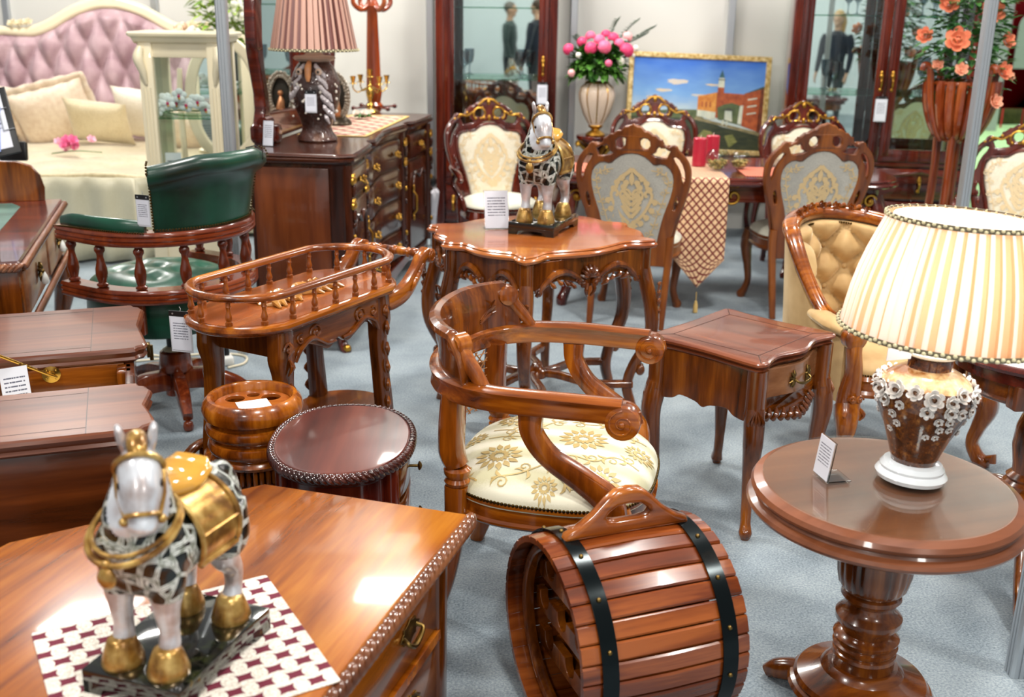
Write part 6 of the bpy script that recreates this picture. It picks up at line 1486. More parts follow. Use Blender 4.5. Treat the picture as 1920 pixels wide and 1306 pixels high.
def owl_lamp():
    t = thing('table_lamp', 'dark textured owl shaped lamp with a pleated pink brown shade on the dresser', 'lamp', (-1.028, 5.61, DZ+.0005), radians(-6))
    m, nt, b = newmat('hammered_bronze_glaze'); v = coords(nt); n1 = noise(nt, v, 46, 3, .6); n2 = noise(nt, v, 7, 3)
    nt.links.new(ramp(nt, n2, [(.35,(38,20,16)), (.6,(78,44,34)), (.7,(120,78,54))]), b.inputs['Base Color']); setp(b, rough=.22, coat=.6); bump(nt, b, n1, .8, .012)
    mb = MB(); mb.lathe([(.098,0), (.104,.008), (.1,.022), (.082,.045), (.074,.07), (.086,.11), (.114,.18), (.127,.25), (.122,.31), (.1,.365), (.08,.39), (.074,.40)], n=48); mb.build('vase_body', m, t)
    pale = plain('pale_stone', (206,178,156), rough=.4)
    mb = MB(); mb.lathe([(.06,.392), (.098,.405), (.108,.415), (.1,.424), (.05,.43), (.04,.442), (.012,.445), (.012,.56), (.001,.56)], n=40); mb.build('collar', pale, t)
    mb = MB(); ctube(mb, [(0,-.09,.40), (0,-.118,.37), (0,-.128,.33), (0,-.13,.305)], (.012,.018,.015,.008), 12, 5); mb.build('beak', plain('tan_beak', (206,140,90), rough=.35), t)
    for g in (1, -1):
        mb = MB()
        for k in range(26 if g > 0 else 15):
            a = -pi/2+g*(.34+.07*(k % 5)+.012*k); z = .378-.010*k; r = (.086+.0022*k if k < 17 else .123)+.004*(k % 3); ctube(mb, [(r*.98*cos(a), r*.98*sin(a), z+.012), (r*1.12*cos(a), r*1.12*sin(a), z), (r*1.1*cos(a+g*.12), r*1.1*sin(a+g*.12), z-.03)], (.005,.011,.004), 6, 3)
        mb.build('feathers', plain('white_feather_relief', (196,188,190), rough=.3) if g > 0 else bpy.data.materials['white_feather_relief'], t)
    mb = MB()
    for g in (1, -1): mb.ell((g*.05,-.108,.352), (.018,.012,.018), 12, 8); mb.ell((g*.05,-.119,.352), .007, 8, 6, mi=1)
    mb.build('eye', [pale, M_black], t)
    mb = MB(); r4 = random.Random(5)
    for k in range(26): a = r4.uniform(-2.6,-.2); z = r4.uniform(.12,.3); r = .122; mb.ell((r*cos(a), r*sin(a), z), r4.uniform(.005,.01), 7, 5)
    mb.build('pearls', plain('pearl_bead', (236,228,214), rough=.2), t)
    irr = [r4.uniform(.6,1.3) for _ in range(34)]
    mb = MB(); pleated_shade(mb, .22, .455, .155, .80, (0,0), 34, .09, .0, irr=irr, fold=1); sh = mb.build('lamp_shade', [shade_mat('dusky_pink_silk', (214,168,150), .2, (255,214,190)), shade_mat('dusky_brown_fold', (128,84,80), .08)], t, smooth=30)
    mb = MB(); braid(mb, .22, .457, (0,0), .005, 110); mb.build('braid_trim', [bpy.data.materials['dark_braid'], bpy.data.materials['pale_braid']], sh)
    mb = MB(); mb.grid(lambda u, v: V(((.196-.06*v)*cos(2*pi*u), (.196-.06*v)*sin(2*pi*u), .457+.34*v)), 48, 4, closeu=True); mb.build('shade_lining', bpy.data.materials['shade_lining_cloth'], sh)
owl_lamp()
hang_tag('white tag in a clear sleeve hung on the owl lamp', (-1.028, 5.465, 1.262), radians(-6), .06, .11)
stand_card('white card leaning beside the near foot of the dresser mirror', (-1.225, 5.34, DZ+.0005), radians(-20), .06, .125, .15)
def cloth_patch(name, label, cat, w, d, mat, loc, rz, group=None):
    mb = MB(); mb.slab(rrect(w, d, .008, 2), [(0,0), (.001,.0012), (0,.0024)]); return tag(mb.build(name, mat, None, loc, rz, 0), label, cat, group)
def dresser_runner():
    def f(u, v): return V(((u-.5)*.36, (v-.5)*1.15, .0015))
    o = cloth('dresser_runner', 'rust and cream lattice runner with a yellow border lying on the dresser', 'table runner', f, 6, 20, diamond_mat('lattice_cloth', (240,212,182), (150,60,42), 2.5, 8, .15), dpt(-.27, 1.32, DZ+.001), DA)
    mb = MB()
    for x in (-.18,.18): mb.box((x,0,.0025), (.022,1.15,.003), .001)
    for y in (-.575,.575): mb.box((0,y,.0025), (.38,.022,.003), .001)
    mb.build('border', plain('gold_border', (226,188,110), rough=.5), o)
dresser_runner()
def shell_ornament():
    t = thing('shell_ornament', 'silvery shell encrusted oval ornament with a small seated figure beside the owl lamp', 'ornament', (-1.05, 6.38, DZ+.004), radians(-15))
    sh = plain('tarnished_silver_shell', (150,142,128), rough=.3, metal=.5); r5 = random.Random(11)
    mb = MB(); mb.lathe([(.075,0), (.08,.01), (.07,.03), (.05,.045), (.001,.05)], n=28, sx=1.1); mb.build('base', plain('bronze_dark', (64,54,40), rough=.3, metal=.6), t)
    mb = MB(); c = [(.068*cos(a), .118*sin(a)) for a in [2*pi*k/40 for k in range(40)]]; mb.tube([(x, .012, .16+z) for x, z in c], .016, 8, closed=True)
    for x, z in c:
        for q in range(3): mb.ell((x*(.9+.14*q)+r5.uniform(-.004,.004), -.002-.006*q*(q-2), .16+z*(.93+.1*q)), (r5.uniform(.007,.012), .009, r5.uniform(.007,.012)), 7, 5)
    mb.build('shell_frame', sh, t)
    mb = MB(); mb.ell((0,.03,.16), (.06,.012,.112), 20, 12); mb.build('back_plate', plain('dark_recess', (40,38,30), rough=.5), t)
    mb = MB(); ctube(mb, [(0,0,.05), (.004,-.008,.09), (0,-.002,.13), (.002,0,.158)], (.03,.026,.02,.008), 12, 5); mb.ell((.002,-.004,.175), .017, 10, 8); mb.build('figure', plain('copper_figure', (176,120,80), rough=.3, metal=.5), t)
shell_ornament()
def candelabra():
    t = thing('candelabra', 'five branched brass candelabra without candles at the far end of the dresser runner', 'candelabra', (-.955, 7.16, DZ+.004), .3)
    mb = MB(); mb.lathe([(.05,0), (.052,.008), (.04,.018), (.022,.026), (.018,.04), (.024,.05), (.014,.06), (.012,.08), (.02,.10), (.026,.125), (.018,.15), (.01,.165), (.014,.175), (.008,.185), (.008,.22)], n=28); mb.build('stem', M_brass, t)
    for k in range(5):
        mb = MB()
        if k == 4: x, y, z = 0, 0, .225
        else:
            a = .35+k*pi/2; x, y, z = .125*cos(a), .125*sin(a), .185; d = V((cos(a), sin(a), 0))
            ctube(mb, [V((0,0,.17))+d*.006, V((0,0,.15))+d*.05, V((0,0,.135))+d*.095, V((0,0,.16))+d*.125, V((x, y, z))], (.0045,)*5, 8, 5)
        mb.lathe([(.005,z), (.028,z+.004), (.026,z+.008), (.009,z+.01), (.012,z+.018), (.018,z+.045), (.021,z+.052), (.016,z+.052), (.012,z+.025), (.001,z+.02)], c=(x, y, 0), n=18); mb.build('candle_arm', M_brass, t)
candelabra()
def coat_stand():
    t = thing('coat_stand', 'tall turned cherry wood coat stand beyond the far end of the dresser', 'coat stand', (-.99, 7.62, 0), .4)
    w = wood('coat_wood', (92,32,10), (148,62,22), (178,92,42), 'z', .8)
    mb = MB(); mb.lathe([(.05,.1), (.055,.3), (.04,.34), (.05,.4), (.045,.8), (.04,.95), (.058,.98), (.062,1.0), (.045,1.02), (.05,1.05), (.058,1.09), (.052,1.12), (.044,1.4), (.036,1.62), (.05,1.66), (.036,1.69), (.03,1.72), (.026,1.95), (.04,1.98), (.001,2.02)], n=28); mb.build('column', w, t)
    for k in range(4):
        a = k*pi/2+.3; d = V((cos(a), sin(a), 0)); mb = MB(); ctube(mb, [d*.04+V((0,0,.24)), d*.14+V((0,0,.2)), d*.24+V((0,0,.07)), d*.3+V((0,0,.02))], (.024,.022,.02,.018), 10, 5); mb.build('foot', w, t)
        mb = MB(); ctube(mb, [d*.03+V((0,0,1.66)), d*.09+V((0,0,1.635)), d*.15+V((0,0,1.68)), d*.13+V((0,0,1.76))], (.014,.018,.016,.012), 10, 5); mb.build('hook', w, t)
        mb = MB(); mb.tube([d*.03+V((0,0,.985)), d*.16+V((0,0,.985))], .007, 8); mb.ell(d*.17+V((0,0,.985)), .017, 10, 8); mb.build('umbrella_peg', W_red, t)
coat_stand()
def posy():
    t = thing('flower_posy', 'small posy of pink and white flowers in green leaves lying on the dresser', 'flowers', dpt(-.33, 1.66, DZ+.004), 0); r6 = random.Random(2)
    mb = MB()
    for k in range(14): a = r6.uniform(0,6.3); d = r6.uniform(.02,.07); ctube(mb, [(0,0,.008), (d*.6*cos(a), d*.6*sin(a), .026), (d*cos(a), d*sin(a), .012)], (.003,.012,.003), 6, 3)
    mb.build('leaves', M_leaf, t)
    for k in range(6): mb = MB(); rose_mb(mb, (r6.uniform(-.05,.05), r6.uniform(-.05,.05), .035), (r6.uniform(-.5,.5), -.5, 1), .024); mb.build('flower', plain('posy_white', (240,226,214), rough=.5) if k == 0 else bpy.data.materials['posy_white'], t)
M_leaf = plain('fresh_leaf', (58,112,40), rough=.45)
posy()
# ---------------------------------------------------------------- glazed cabinets with mirrored backs
def goblet(mb, c, h=.16, r=.03):
    mb.lathe([(r*.95,0), (r*.9,h*.02), (r*.2,h*.06), (r*.14,h*.12), (r*.16,h*.3), (r*.3,h*.4), (r*.75,h*.5), (r*.95,h*.7), (r,h), (r*.93,h), (r*.86,h*.7), (r*.65,h*.52), (r*.1,h*.42), (.0008,h*.42)], c=c, n=20)
def pull(t, x, z, y, s=1):
    mb = MB(); mb.ell((x, y, z+.055*s), (.012,.014,.018), 10, 8); mb.ell((x, y, z+.035*s), (.016,.016,.02), 10, 8); mb.ell((x, y, z-.055*s), (.012,.014,.014), 10, 8)
    ctube(mb, [(x, y, z+.035*s), (x, y-.03, z+.01), (x, y-.028, z-.02), (x, y, z-.055*s)], (.006,.008,.006,.006), 8, 5); mb.build('handle', M_gold, t)
def cabinet(label, loc, rz, W, doors, zs, gob, tagx):
    """local x along the front, -y towards the room; front plane at y = 0"""
    t = thing('display_cabinet', label, 'cabinet', loc, rz); D, H, zb = .40, 2.35, .66
    for x in (-W/2+.03, W/2-.03):
        mb = MB(); mb.box((x,D/2,H/2), (.06,D,H), .004)
        for q in (-.014,.0,.014): mb.tube([(x+q,-.002,.12), (x+q,-.002,H-.1)], .006, 8)
        mb.build('side', W_red, t)
    mb = MB(); mb.box((0,D/2,H), (W+.06,D+.05,.08), .02); mb.build('cornice', W_redx, t)
    mb = MB(); mb.box((0,D/2+.01,zb/2+.03), (W-.1,D-.04,zb-.06), .004); mb.box((0,D/2,.05), (W+.02,D+.02,.1), .012); mb.box((0,D/2,zb), (W,D+.01,.03), .008); mb.build('base', W_redx, t)
    mb = MB(); mb.box((0,D-.012,(zb+H)/2), (W-.12,.006,H-zb-.1), 0); mb.build('mirror_back', M_mirror, t, smooth=0)
    n = doors; dw = (W-.12)/n
    for i in range(n):
        x0 = -W/2+.06+i*dw; x1 = x0+dw; st = .075
        mb = MB()
        for x in (x0+st/2, x1-st/2): mb.box((x,.0,(zb+H)/2), (st-.004,.028,H-zb-.1), .006); mb.tube([(x,-.014,zb+.08), (x,-.014,H-.1)], .009, 8)
        for z in (zb+.06, H-.09): mb.box(((x0+x1)/2,.0,z), (dw-.004,.027,.085), .006)
        d = mb.build('door', W_red, t)
        mb = MB(); mb.box(((x0+x1)/2,.004,(zb+H)/2), (dw-2*st+.01,.004,H-zb-.2), 0); mb.build('glass_pane', M_glass, d, smooth=0)
        hx = x1-st/2 if (n == 1 or i == 0) else x0+st/2; pull(d, hx, zs[0]+.10, -.018)
        for k, (z0, z1) in enumerate(((.42,.63), (.14,.40))):
            mb = MB(); mb.box(((x0+x1)/2,-.004,(z0+z1)/2), (dw-.03,.024,z1-z0), .006)
            if n > 1: ctube(mb, [(x0+.06,-.018,z1-.05), ((x0+x1)/2-.08,-.022,z1-.03), ((x0+x1)/2,-.024,z1-.015), ((x0+x1)/2+.08,-.022,z1-.03), (x1-.06,-.018,z1-.05)], (.008,.012,.02,.012,.008), 8, 5)
            dr = mb.build('drawer', W_redx, t)
            for xx in ((x0+.07, x1-.07) if n == 1 else ((x0+x1)/2,)): pull(dr, xx, (z0+z1)/2, -.02, .8)
    for z in zs:
        mb = MB(); mb.box((0,D/2+.01,z), (W-.13,D-.07,.008), 0); mb.build('glass_shelf', M_gshelf, t, smooth=0)
    for k, (x, y, z, h) in enumerate(gob):
        g = thing('goblet', 'cut glass goblet standing on a cabinet shelf', 'goblet', tuple(Matrix.Translation(V(loc)) @ Rz(rz) @ V((x, y, z+.0045))), rz, 'goblets in the display cabinets')
        mb = MB(); goblet(mb, (0,0,0), h, h*.2); mb.build('glass', M_crystal, g)
        g['label'] = ('cut glass goblet by the left end of the %s shelf in the %s' if x < 0 else 'cut glass goblet by the right end of the %s shelf in the %s') % (('lower' if abs(z-zs[0]) < .01 else 'upper'), 'single door cabinet' if n == 1 else 'double door cabinet')
        GOB.append(g)
    return t
GOB = []
cabinet('single door glazed mahogany cabinet behind the left hand dining armchair', (-.147, 7.9, 0), radians(-2.2), .87, 1, (1.165, 1.66), ((-.24,.16,1.165,.19), (.17,.14,1.165,.19), (.235,.22,1.165,.18)), 0)
cabinet('double door glazed mahogany cabinet to the right of the painting', (2.53, 7.52, 0), radians(-9), 1.3, 2, (1.12, 1.645), ((-.33,.15,1.12,.21), (.36,.13,1.12,.24), (-.22,.15,1.645,.2), (.3,.15,1.645,.2), (.37,.19,1.645,.2)), 0)
for g, lb in zip(GOB, ('cut glass goblet at the left of the lower shelf in the single door cabinet', 'taller cut glass goblet at the right of the lower shelf in the single door cabinet', 'shorter cut glass goblet at the right of the lower shelf in the single door cabinet',
                       'cut glass goblet on the left of the lower shelf in the double door cabinet', 'large cut glass goblet on the lower shelf behind the right door of the double cabinet', 'cut glass goblet on the upper shelf behind the left door of the double cabinet',
                       'cut glass goblet on the upper shelf behind the right door, left of its pair', 'cut glass goblet on the upper shelf behind the right door, right of its pair')): g['label'] = lb
hang_tag('white tag hanging from the handle of the single door cabinet', (.188, 7.855, 1.17), radians(-2), .075, .155)
hang_tag('white tag hanging between the handles of the double door cabinet', (2.50, 7.475, 1.135), radians(-9), .08, .17)
# ---------------------------------------------------------------- painting on a low console
def painting():
    t = thing('framed_painting', 'gold framed canal painting with a bell tower propped against the white wall', 'painting', (1.372, 8.27, .617), rot=(radians(-7), radians(1.6), 0))
    W, H = 1.08, .74
    mb = MB(); o = [(-W/2,0), (W/2,0), (W/2,H), (-W/2,H)]; i = [(-W/2+.04,.04), (W/2-.04,.04), (W/2-.04,H-.04), (-W/2+.04,H-.04)]
    m, nt, b = newmat('pale_gilt_frame'); v = coords(nt); nt.links.new(ramp(nt, noise(nt, v, 40, 3), [(.35,(176,140,70)), (.6,(226,200,140)), (.7,(240,222,176))]), b.inputs['Base Color']); setp(b, rough=.4, metal=.3)
    mb.mesh(plate([V(p) for p in o], [[V(p) for p in i]], .035, .008, 2), M=XZ); mb.build('frame', m, t)
    def pm(n, c1, c2, sc=14, st=(1,1,1)):
        m, nt, b = newmat(n); v = coords(nt, st); nt.links.new(ramp(nt, noise(nt, v, sc, 4, .6), [(.35, c1), (.65, c2)]), b.inputs['Base Color']); setp(b, rough=.5, coat=.2); return m
    sky, nt, b = newmat('painted_sky'); tc = N(nt, 'ShaderNodeTexCoord'); sx = N(nt, 'ShaderNodeSeparateXYZ'); nt.links.new(tc.outputs['Object'], sx.inputs[0])
    f = math_(nt, 'ADD', math_(nt, 'DIVIDE', sx.outputs[2], H), math_(nt, 'MULTIPLY', math_(nt, 'SUBTRACT', noise(nt, coords(nt, (3,3,8)), 1.5, 4), .5), .3))
    nt.links.new(ramp(nt, f, [(.36,(206,222,220)), (.6,(122,172,226)), (.95,(46,108,206))]), b.inputs['Base Color']); setp(b, rough=.5, coat=.2)
    mats = [sky, pm('painted_water', (34,48,30), (64,70,40), 10, (1,1,5)), pm('painted_ochre', (206,120,40), (236,166,74), 18), pm('painted_brick', (150,64,30), (196,98,48), 22), pm('painted_shadow_brick', (96,44,24), (130,64,34), 22),
            pm('painted_roof', (58,66,56), (84,88,70), 12), pm('painted_pale', (196,206,190), (230,230,206), 14), pm('painted_teal', (38,82,92), (60,110,116), 12), pm('painted_cloud', (226,204,170), (206,206,206), 9), pm('painted_bank', (120,112,76), (164,150,108), 14), pm('painted_green', (70,88,52), (104,116,72), 14), pm('painted_reflection', (104,112,52), (150,150,84), 12, (1,1,6))]
    P = MB(); w, h = W-.07, H-.07
    def poly(pts, mi, e): P.add([V(((x-.5)*w, -.006-.0004*e, .035+(1-y)*h)) for x, y in pts], [tuple(range(len(pts)))], mi)
    poly([(0,0), (1,0), (1,1), (0,1)], 0, 0)
    for x, y, a, c in ((.34,.26,.075,.03), (.24,.36,.06,.018), (.16,.44,.05,.014), (.62,.28,.07,.012), (.5,.4,.05,.012)): poly([(x+a*cos(k*pi/8)*(1+.2*sin(3*k)), y+c*sin(k*pi/8)*(1+.25*cos(5*k))) for k in range(16)], 8, 1)
    poly([(0,.62), (.1,.60), (.3,.57), (.5,.56), (.55,.6), (.55,.66), (0,.68)], 10, 1)
    poly([(0,.66), (.52,.66), (.7,.74), (1,.82), (1,1), (0,1)], 1, 2); poly([(.5,.63), (.62,.68), (1,.79), (1,.83), (.66,.72), (.48,.67)], 9, 3)
    poly([(.5,.41), (.64,.36), (.64,.64), (.5,.6)], 2, 4); poly([(.5,.56), (.64,.58), (.64,.66), (.5,.63)], 6, 5); poly([(.64,.36), (.85,.37), (.85,.7), (.64,.64)], 3, 4)
    poly([(.65,.53), (.7,.49), (.76,.47), (.83,.5), (.85,.72), (.66,.66)], 10, 5); poly([(.71,.56), (.76,.54), (.77,.68), (.71,.66)], 6, 6); poly([(.69,.56), (.735,.52), (.79,.56)], 5, 7); poly([(.82,.5), (.845,.49), (.85,.71), (.81,.7)], 6, 6)
    poly([(.85,.36), (.97,.29), (.97,.78), (.84,.72)], 3, 7); poly([(.97,.29), (1,.3), (1,.8), (.96,.78)], 4, 7); poly([(.84,.37), (.97,.285), (1,.27), (1,.295), (.97,.31)], 5, 8)
    for yy in (.42,.5,.58): poly([(.875,yy), (.945,yy-.02), (.945,yy-.005), (.875,yy+.015)], 6, 9)
    for xx in (.53,.56,.59): poly([(xx,.47), (xx+.012,.467), (xx+.012,.53), (xx,.528)], 3, 6)
    poly([(.645,.3), (.692,.3), (.692,.37), (.645,.37)], 3, 6); poly([(.648,.2), (.69,.2), (.692,.305), (.645,.305)], 6, 7); poly([(.65,.195), (.669,.11), (.689,.195)], 7, 8); poly([(.643,.215), (.695,.215), (.695,.225), (.643,.225)], 5, 9)
    for x, y, a, c in ((.6,.63,.04,.03), (.7,.69,.012,.03), (.73,.7,.01,.03)): poly([(x+a*cos(k*pi/6), y+c*sin(k*pi/6)) for k in range(12)], 6, 9)
    poly([(.52,.85), (.56,.78), (.62,.8), (.66,.88), (.6,.97), (.5,.95)], 11, 4); poly([(.72,.84), (.78,.82), (.82,.9), (.76,.97)], 11, 4)
    P.add([V((sx*w/2, .004, z)) for sx, z in ((-1,.035), (1,.035), (1,.035+h), (-1,.035+h))]+[V((sx*w/2, -.006, z)) for sx, z in ((-1,.035), (1,.035), (1,.035+h), (-1,.035+h))], [(3,2,1,0), (0,1,5,4), (1,2,6,5), (2,3,7,6), (3,0,4,7)], 9)
    me = bpy.data.meshes.new('canvas'); me.from_pydata(P.v, [], P.f)
    for q in mats: me.materials.append(q)
    me.polygons.foreach_set('material_index', P.m); me.update(); link('canvas', me, t)
painting()
def console():
    t = thing('console_table', 'low dark console carrying the framed painting against the wall', 'console', (1.32, 8.2, 0), 0)
    mb = MB(); mb.slab(rrect(1.18, .42, .05, 4), [(-.02,.575), (0,.58), (.004,.595), (-.006,.6)]); mb.build('console_top', W_redx, t)
    mb = MB(); mb.box((0,0,.53), (1.08,.34,.09), .006); mb.build('frieze', W_redx, t)
    for sx in (1, -1):
        for sy in (1, -1): mb = MB(); cabriole(mb, (sx*.51,sy*.14), (sx,sy), .5, knee=.025, foot=.03); mb.build('leg', W_red, t)
console()
# ---------------------------------------------------------------- vase of peonies on a carved stand
def flower_stand():
    t = thing('plant_pedestal', 'carved dark wooden pedestal with gilt leaves under the fluted vase', 'pedestal', (.60, 7.95, 0), .4)
    mb = MB(); mb.lathe([(.16,0), (.17,.02), (.15,.04), (.1,.06), (.06,.1), (.05,.2), (.06,.4), (.05,.6), (.045,.66), (.07,.69), (.13,.735), (.15,.75), (.155,.765), (.15,.78), (.001,.78)], n=36); mb.build('pedestal', W_red, t)
    mb = MB()
    for k in range(8): a = 2*pi*k/8; ctube(mb, [(.05*cos(a),.05*sin(a),.62), (.09*cos(a),.09*sin(a),.68), (.145*cos(a),.145*sin(a),.72), (.165*cos(a),.165*sin(a),.70)], (.008,.018,.014,.008), 8, 5)
    mb.build('leaf_carving', M_gold, t)
flower_stand()
def leaf(mb, p, d, l, w, mi=0, droop=.25):
    p, d = V(p), V(d).normalized(); s = d.cross(V((0,0,1))); s = s.normalized() if s.length > .01 else V((1,0,0)); u = s.cross(d)
    P = [p, p+d*l*.3+s*w*.8+u*w*.15, p+d*l*.65+s*w*.7-V((0,0,droop*l*.3)), p+d*l-V((0,0,droop*l)), p+d*l*.65-s*w*.7-V((0,0,droop*l*.3)), p+d*l*.3-s*w*.8+u*w*.15, p+d*l*.35-u*w*.25, p+d*l*.68-u*w*.2-V((0,0,droop*l*.3))]
    mb.add(P, [(0,1,6), (0,6,5), (1,2,7,6), (6,7,4,5), (2,3,7), (7,3,4)], mi)
def leaf_mat(n, a, b_):
    m, nt, b = newmat(n); v = coords(nt); nt.links.new(ramp(nt, noise(nt, v, 12, 3), [(.35, a), (.65, b_)]), b.inputs['Base Color']); setp(b, rough=.45); return m
M_foli = leaf_mat('peony_leaf', (36,84,24), (92,144,54)); M_foli2 = leaf_mat('eucalyptus_leaf', (46,92,62), (96,136,100)); M_foli3 = leaf_mat('rose_leaf', (28,74,36), (84,138,66))
def vase():
    t = thing('fluted_vase', 'cream and gold fluted vase on the carved pedestal beside the painting', 'vase', (.585, 7.93, .781), .3)
    m = plain('cream_vase_glaze', (226,204,182), rough=.35, coat=.3)
    def mod(a, z): return 1-.07*(1-abs(sin(a*5)))**2.5*(1 if z > .08 else 0)
    mb = MB(); mb.lathe([(.05,.07), (.06,.09), (.1,.16), (.13,.25), (.135,.30), (.12,.345), (.09,.37), (.08,.378), (.07,.37)], n=120, mod=mod, cap1=False); mb.build('vase_body', m, t)
    mb = MB(); mb.lathe([(.07,0), (.074,.008), (.06,.022), (.035,.035), (.03,.045), (.05,.06), (.055,.07), (.05,.08), (.04,.084)], n=40); mb.build('foot', M_gold, t)
    mb = MB()
    for k in range(10):
        a = (k+.0)*pi/5; mb.tube([((r*.975)*cos(a), (r*.975)*sin(a), z) for r, z in ((.058,.09), (.097,.16), (.1265,.25), (.1315,.30), (.117,.345), (.088,.37))], .0045, 6)
    mb.lathe([(.078,.366), (.09,.374), (.084,.384), (.074,.38)], n=40, cap0=False, cap1=False); mb.build('gilding', M_gold, t)
vase()
def peonies():
    t = thing('peony_bouquet', 'bouquet of pink peonies and eucalyptus in the fluted vase', 'bouquet', (.585, 7.93, 1.15), 0); r = random.Random(9)
    mb = MB()
    for k in range(620):
        a = r.uniform(0, 2*pi); el = r.uniform(-.5, .9); d = V((cos(a)*cos(el), sin(a)*cos(el), sin(el))); q = V((0,0,.13))+V((d.x*.17, d.y*.14, d.z*.14))*r.uniform(.45,1.05); leaf(mb, q, d+V((r.uniform(-.5,.5), r.uniform(-.5,.5), r.uniform(-.4,.6))), r.uniform(.06,.1), r.uniform(.022,.034))
    mb.build('foliage', M_foli, t, smooth=0)
    mb = MB()
    for a, l, e in ((.35,.42,.55), (.7,.36,.8), (.1,.34,.5), (1.1,.3,1.0), (2.6,.2,.7)):
        P = bez([V((0,0,.1)), V((.12*cos(a), .05*sin(a), .24)), V((l*.75*cos(a), l*.3*sin(a), .2+l*e*.6)), V((l*cos(a), l*.3*sin(a), .22+l*e*.75))], 6); mb.tube(P, .0025, 5)
        for i in range(6, len(P)):
            for s in (1, -1): leaf(mb, P[i], V((s*.6, r.uniform(-.6,.1), .4+s*.3)), .036, .016, droop=.05)
    mb.build('eucalyptus', M_foli2, t, smooth=0)
    mats = [plain('deep_pink_petal', (222,60,110), rough=.5), plain('pink_petal', (238,104,142), rough=.5), plain('blush_petal', (244,176,176), rough=.5), plain('white_petal', (240,236,222), rough=.5)]
    def bloom(p, rr, mi):
        mb = MB(); p = V(p); n_ = (p-V((0,.03,.06))).normalized()
        for k in range(26):
            a = k*2.4; q = k/26; d = V((cos(a)*q**.5, sin(a)*q**.5, (1-q)*.9+.1)); m = n_.to_track_quat('Z','X').to_matrix(); dd = (m @ d).normalized(); c = p+dd*rr*.55
            M = Matrix.Translation(c) @ dd.to_track_quat('Z','Y').to_matrix().to_4x4() @ Rz(a); mb.ell((0,0,0), (rr*.46, rr*.4, rr*.2), 9, 6, M=M)
        mb.build('bloom', mats[mi], t, smooth=60)
    for x, z, rr, mi, y in ((-.215,.235,.055,0,-.06), (-.12,.285,.05,0,-.02), (-.06,.245,.062,0,-.12), (.0,.30,.055,1,-.07), (.03,.255,.066,1,-.14), (.1,.315,.055,0,-.04), (.14,.28,.05,1,-.08), (.19,.235,.07,0,-.1), (.2,.325,.05,2,-.02), (-.06,.325,.05,1,.0), (.06,.15,.034,1,-.19), (-.19,.075,.038,2,-.1), (-.15,.2,.026,3,-.14), (.15,.16,.045,3,-.1), (.26,.25,.03,3,-.05), (.24,.20,.024,3,-.06), (.05,.335,.05,0,.02)): bloom((x, y, z), rr, mi)
peonies()
# ---------------------------------------------------------------- tall planter of roses
def planter():
    t = thing('rose_planter', 'tall slatted wooden planter on splayed legs holding orange roses', 'planter', (2.66, 6.55, 0), .25); w = wood('planter_wood', (74,24,8), (132,54,18), (172,90,44), 'z', .8, .18, .7)
    for k in range(20):
        a = 2*pi*k/20; c, s = cos(a), sin(a); big = k % 5 == 0; mb = MB()
        if big:
            P = [(.10,.94), (.135,.99), (.17,1.07), (.2,1.16), (.215,1.25), (.225,1.32), (.245,1.37), (.275,1.375), (.285,1.345)]; ctube(mb, [(r*c, r*s, z) for r, z in P], (.018,.02,.022,.022,.022,.021,.02,.019,.016), 10, 4)
        else: ctube(mb, [(r*c, r*s, z) for r, z in ((.075,.94), (.12,.98), (.158,1.06), (.185,1.16), (.195,1.25), (.196,1.29))], (.016,.022,.026,.028,.028,.022), 8, 4)
        mb.build('bowl_slat', w, t)
    mb = MB(); mb.lathe([(.02,.93), (.1,.935), (.105,.95), (.02,.955)], n=32); mb.build('bowl_floor', w, t)
    mb = MB(); mb.tube([(.19*cos(2*pi*k/40), .19*sin(2*pi*k/40), 1.275) for k in range(40)], .012, 8, closed=True); mb.build('rim_ring', w, t)
    for k in range(4):
        a = pi/2*k+pi/4; c, s = cos(a), sin(a); mb = MB(); ctube(mb, [(.105*c,.105*s,1.04), (.1*c,.1*s,.94), (.095*c,.095*s,.8), (.1*c,.1*s,.55), (.13*c,.13*s,.25), (.19*c,.19*s,.05), (.22*c,.22*s,.02)], (.018,.022,.022,.022,.022,.022,.018), 10, 5, pw=.7); mb.build('leg', w, t)
    mb = MB(); mb.lathe([(.04,.4), (.1,.405), (.1,.42), (.04,.425)], n=28); mb.build('lower_ring', w, t)
    r = random.Random(21); b = thing('rose_bouquet', 'spray of orange roses with dark leaves in the tall wooden planter', 'bouquet', (2.66, 6.55, 1.22), 0)
    mb = MB(); mb.lathe([(.08,-.2), (.14,-.12), (.165,-.02), (.16,0), (.001,.01)], n=24); mb.build('moss', M_foli3, b)
    mb = MB()
    for k in range(520):
        a = r.uniform(0, 2*pi); h = r.random()**.8; R = (.2-.04*h)*sqrt(r.random()); q = V((R*1.25*cos(a), R*sin(a), .02+.58*h)); leaf(mb, q, V((cos(a)+r.uniform(-.5,.5), sin(a)+r.uniform(-.5,.5), r.uniform(-.3,.7))), r.uniform(.06,.1), r.uniform(.018,.03))
    mb.build('foliage', M_foli3, b, smooth=0)
    m = [plain('orange_petal', (244,150,112), rough=.5), plain('peach_petal', (248,182,150), rough=.5)]
    for x, z, rr, y in ((-.13,.30,.075,-.16), (-.1,.14,.04,-.2), (.17,.13,.055,-.14), (.13,-.04,.045,-.18), (.06,.46,.075,-.12), (-.16,.5,.06,-.05), (.02,.36,.035,-.18), (-.26,.32,.05,0), (.2,.3,.05,-.06), (.24,.1,.03,-.08), (-.2,.16,.035,-.1), (.06,.58,.06,.0)):
        mb = MB(); rose_mb(mb, (x, y, z), (x*2, -1, .35), rr); mb.build('rose', m[0] if rr > .045 else m[1], b)
planter()
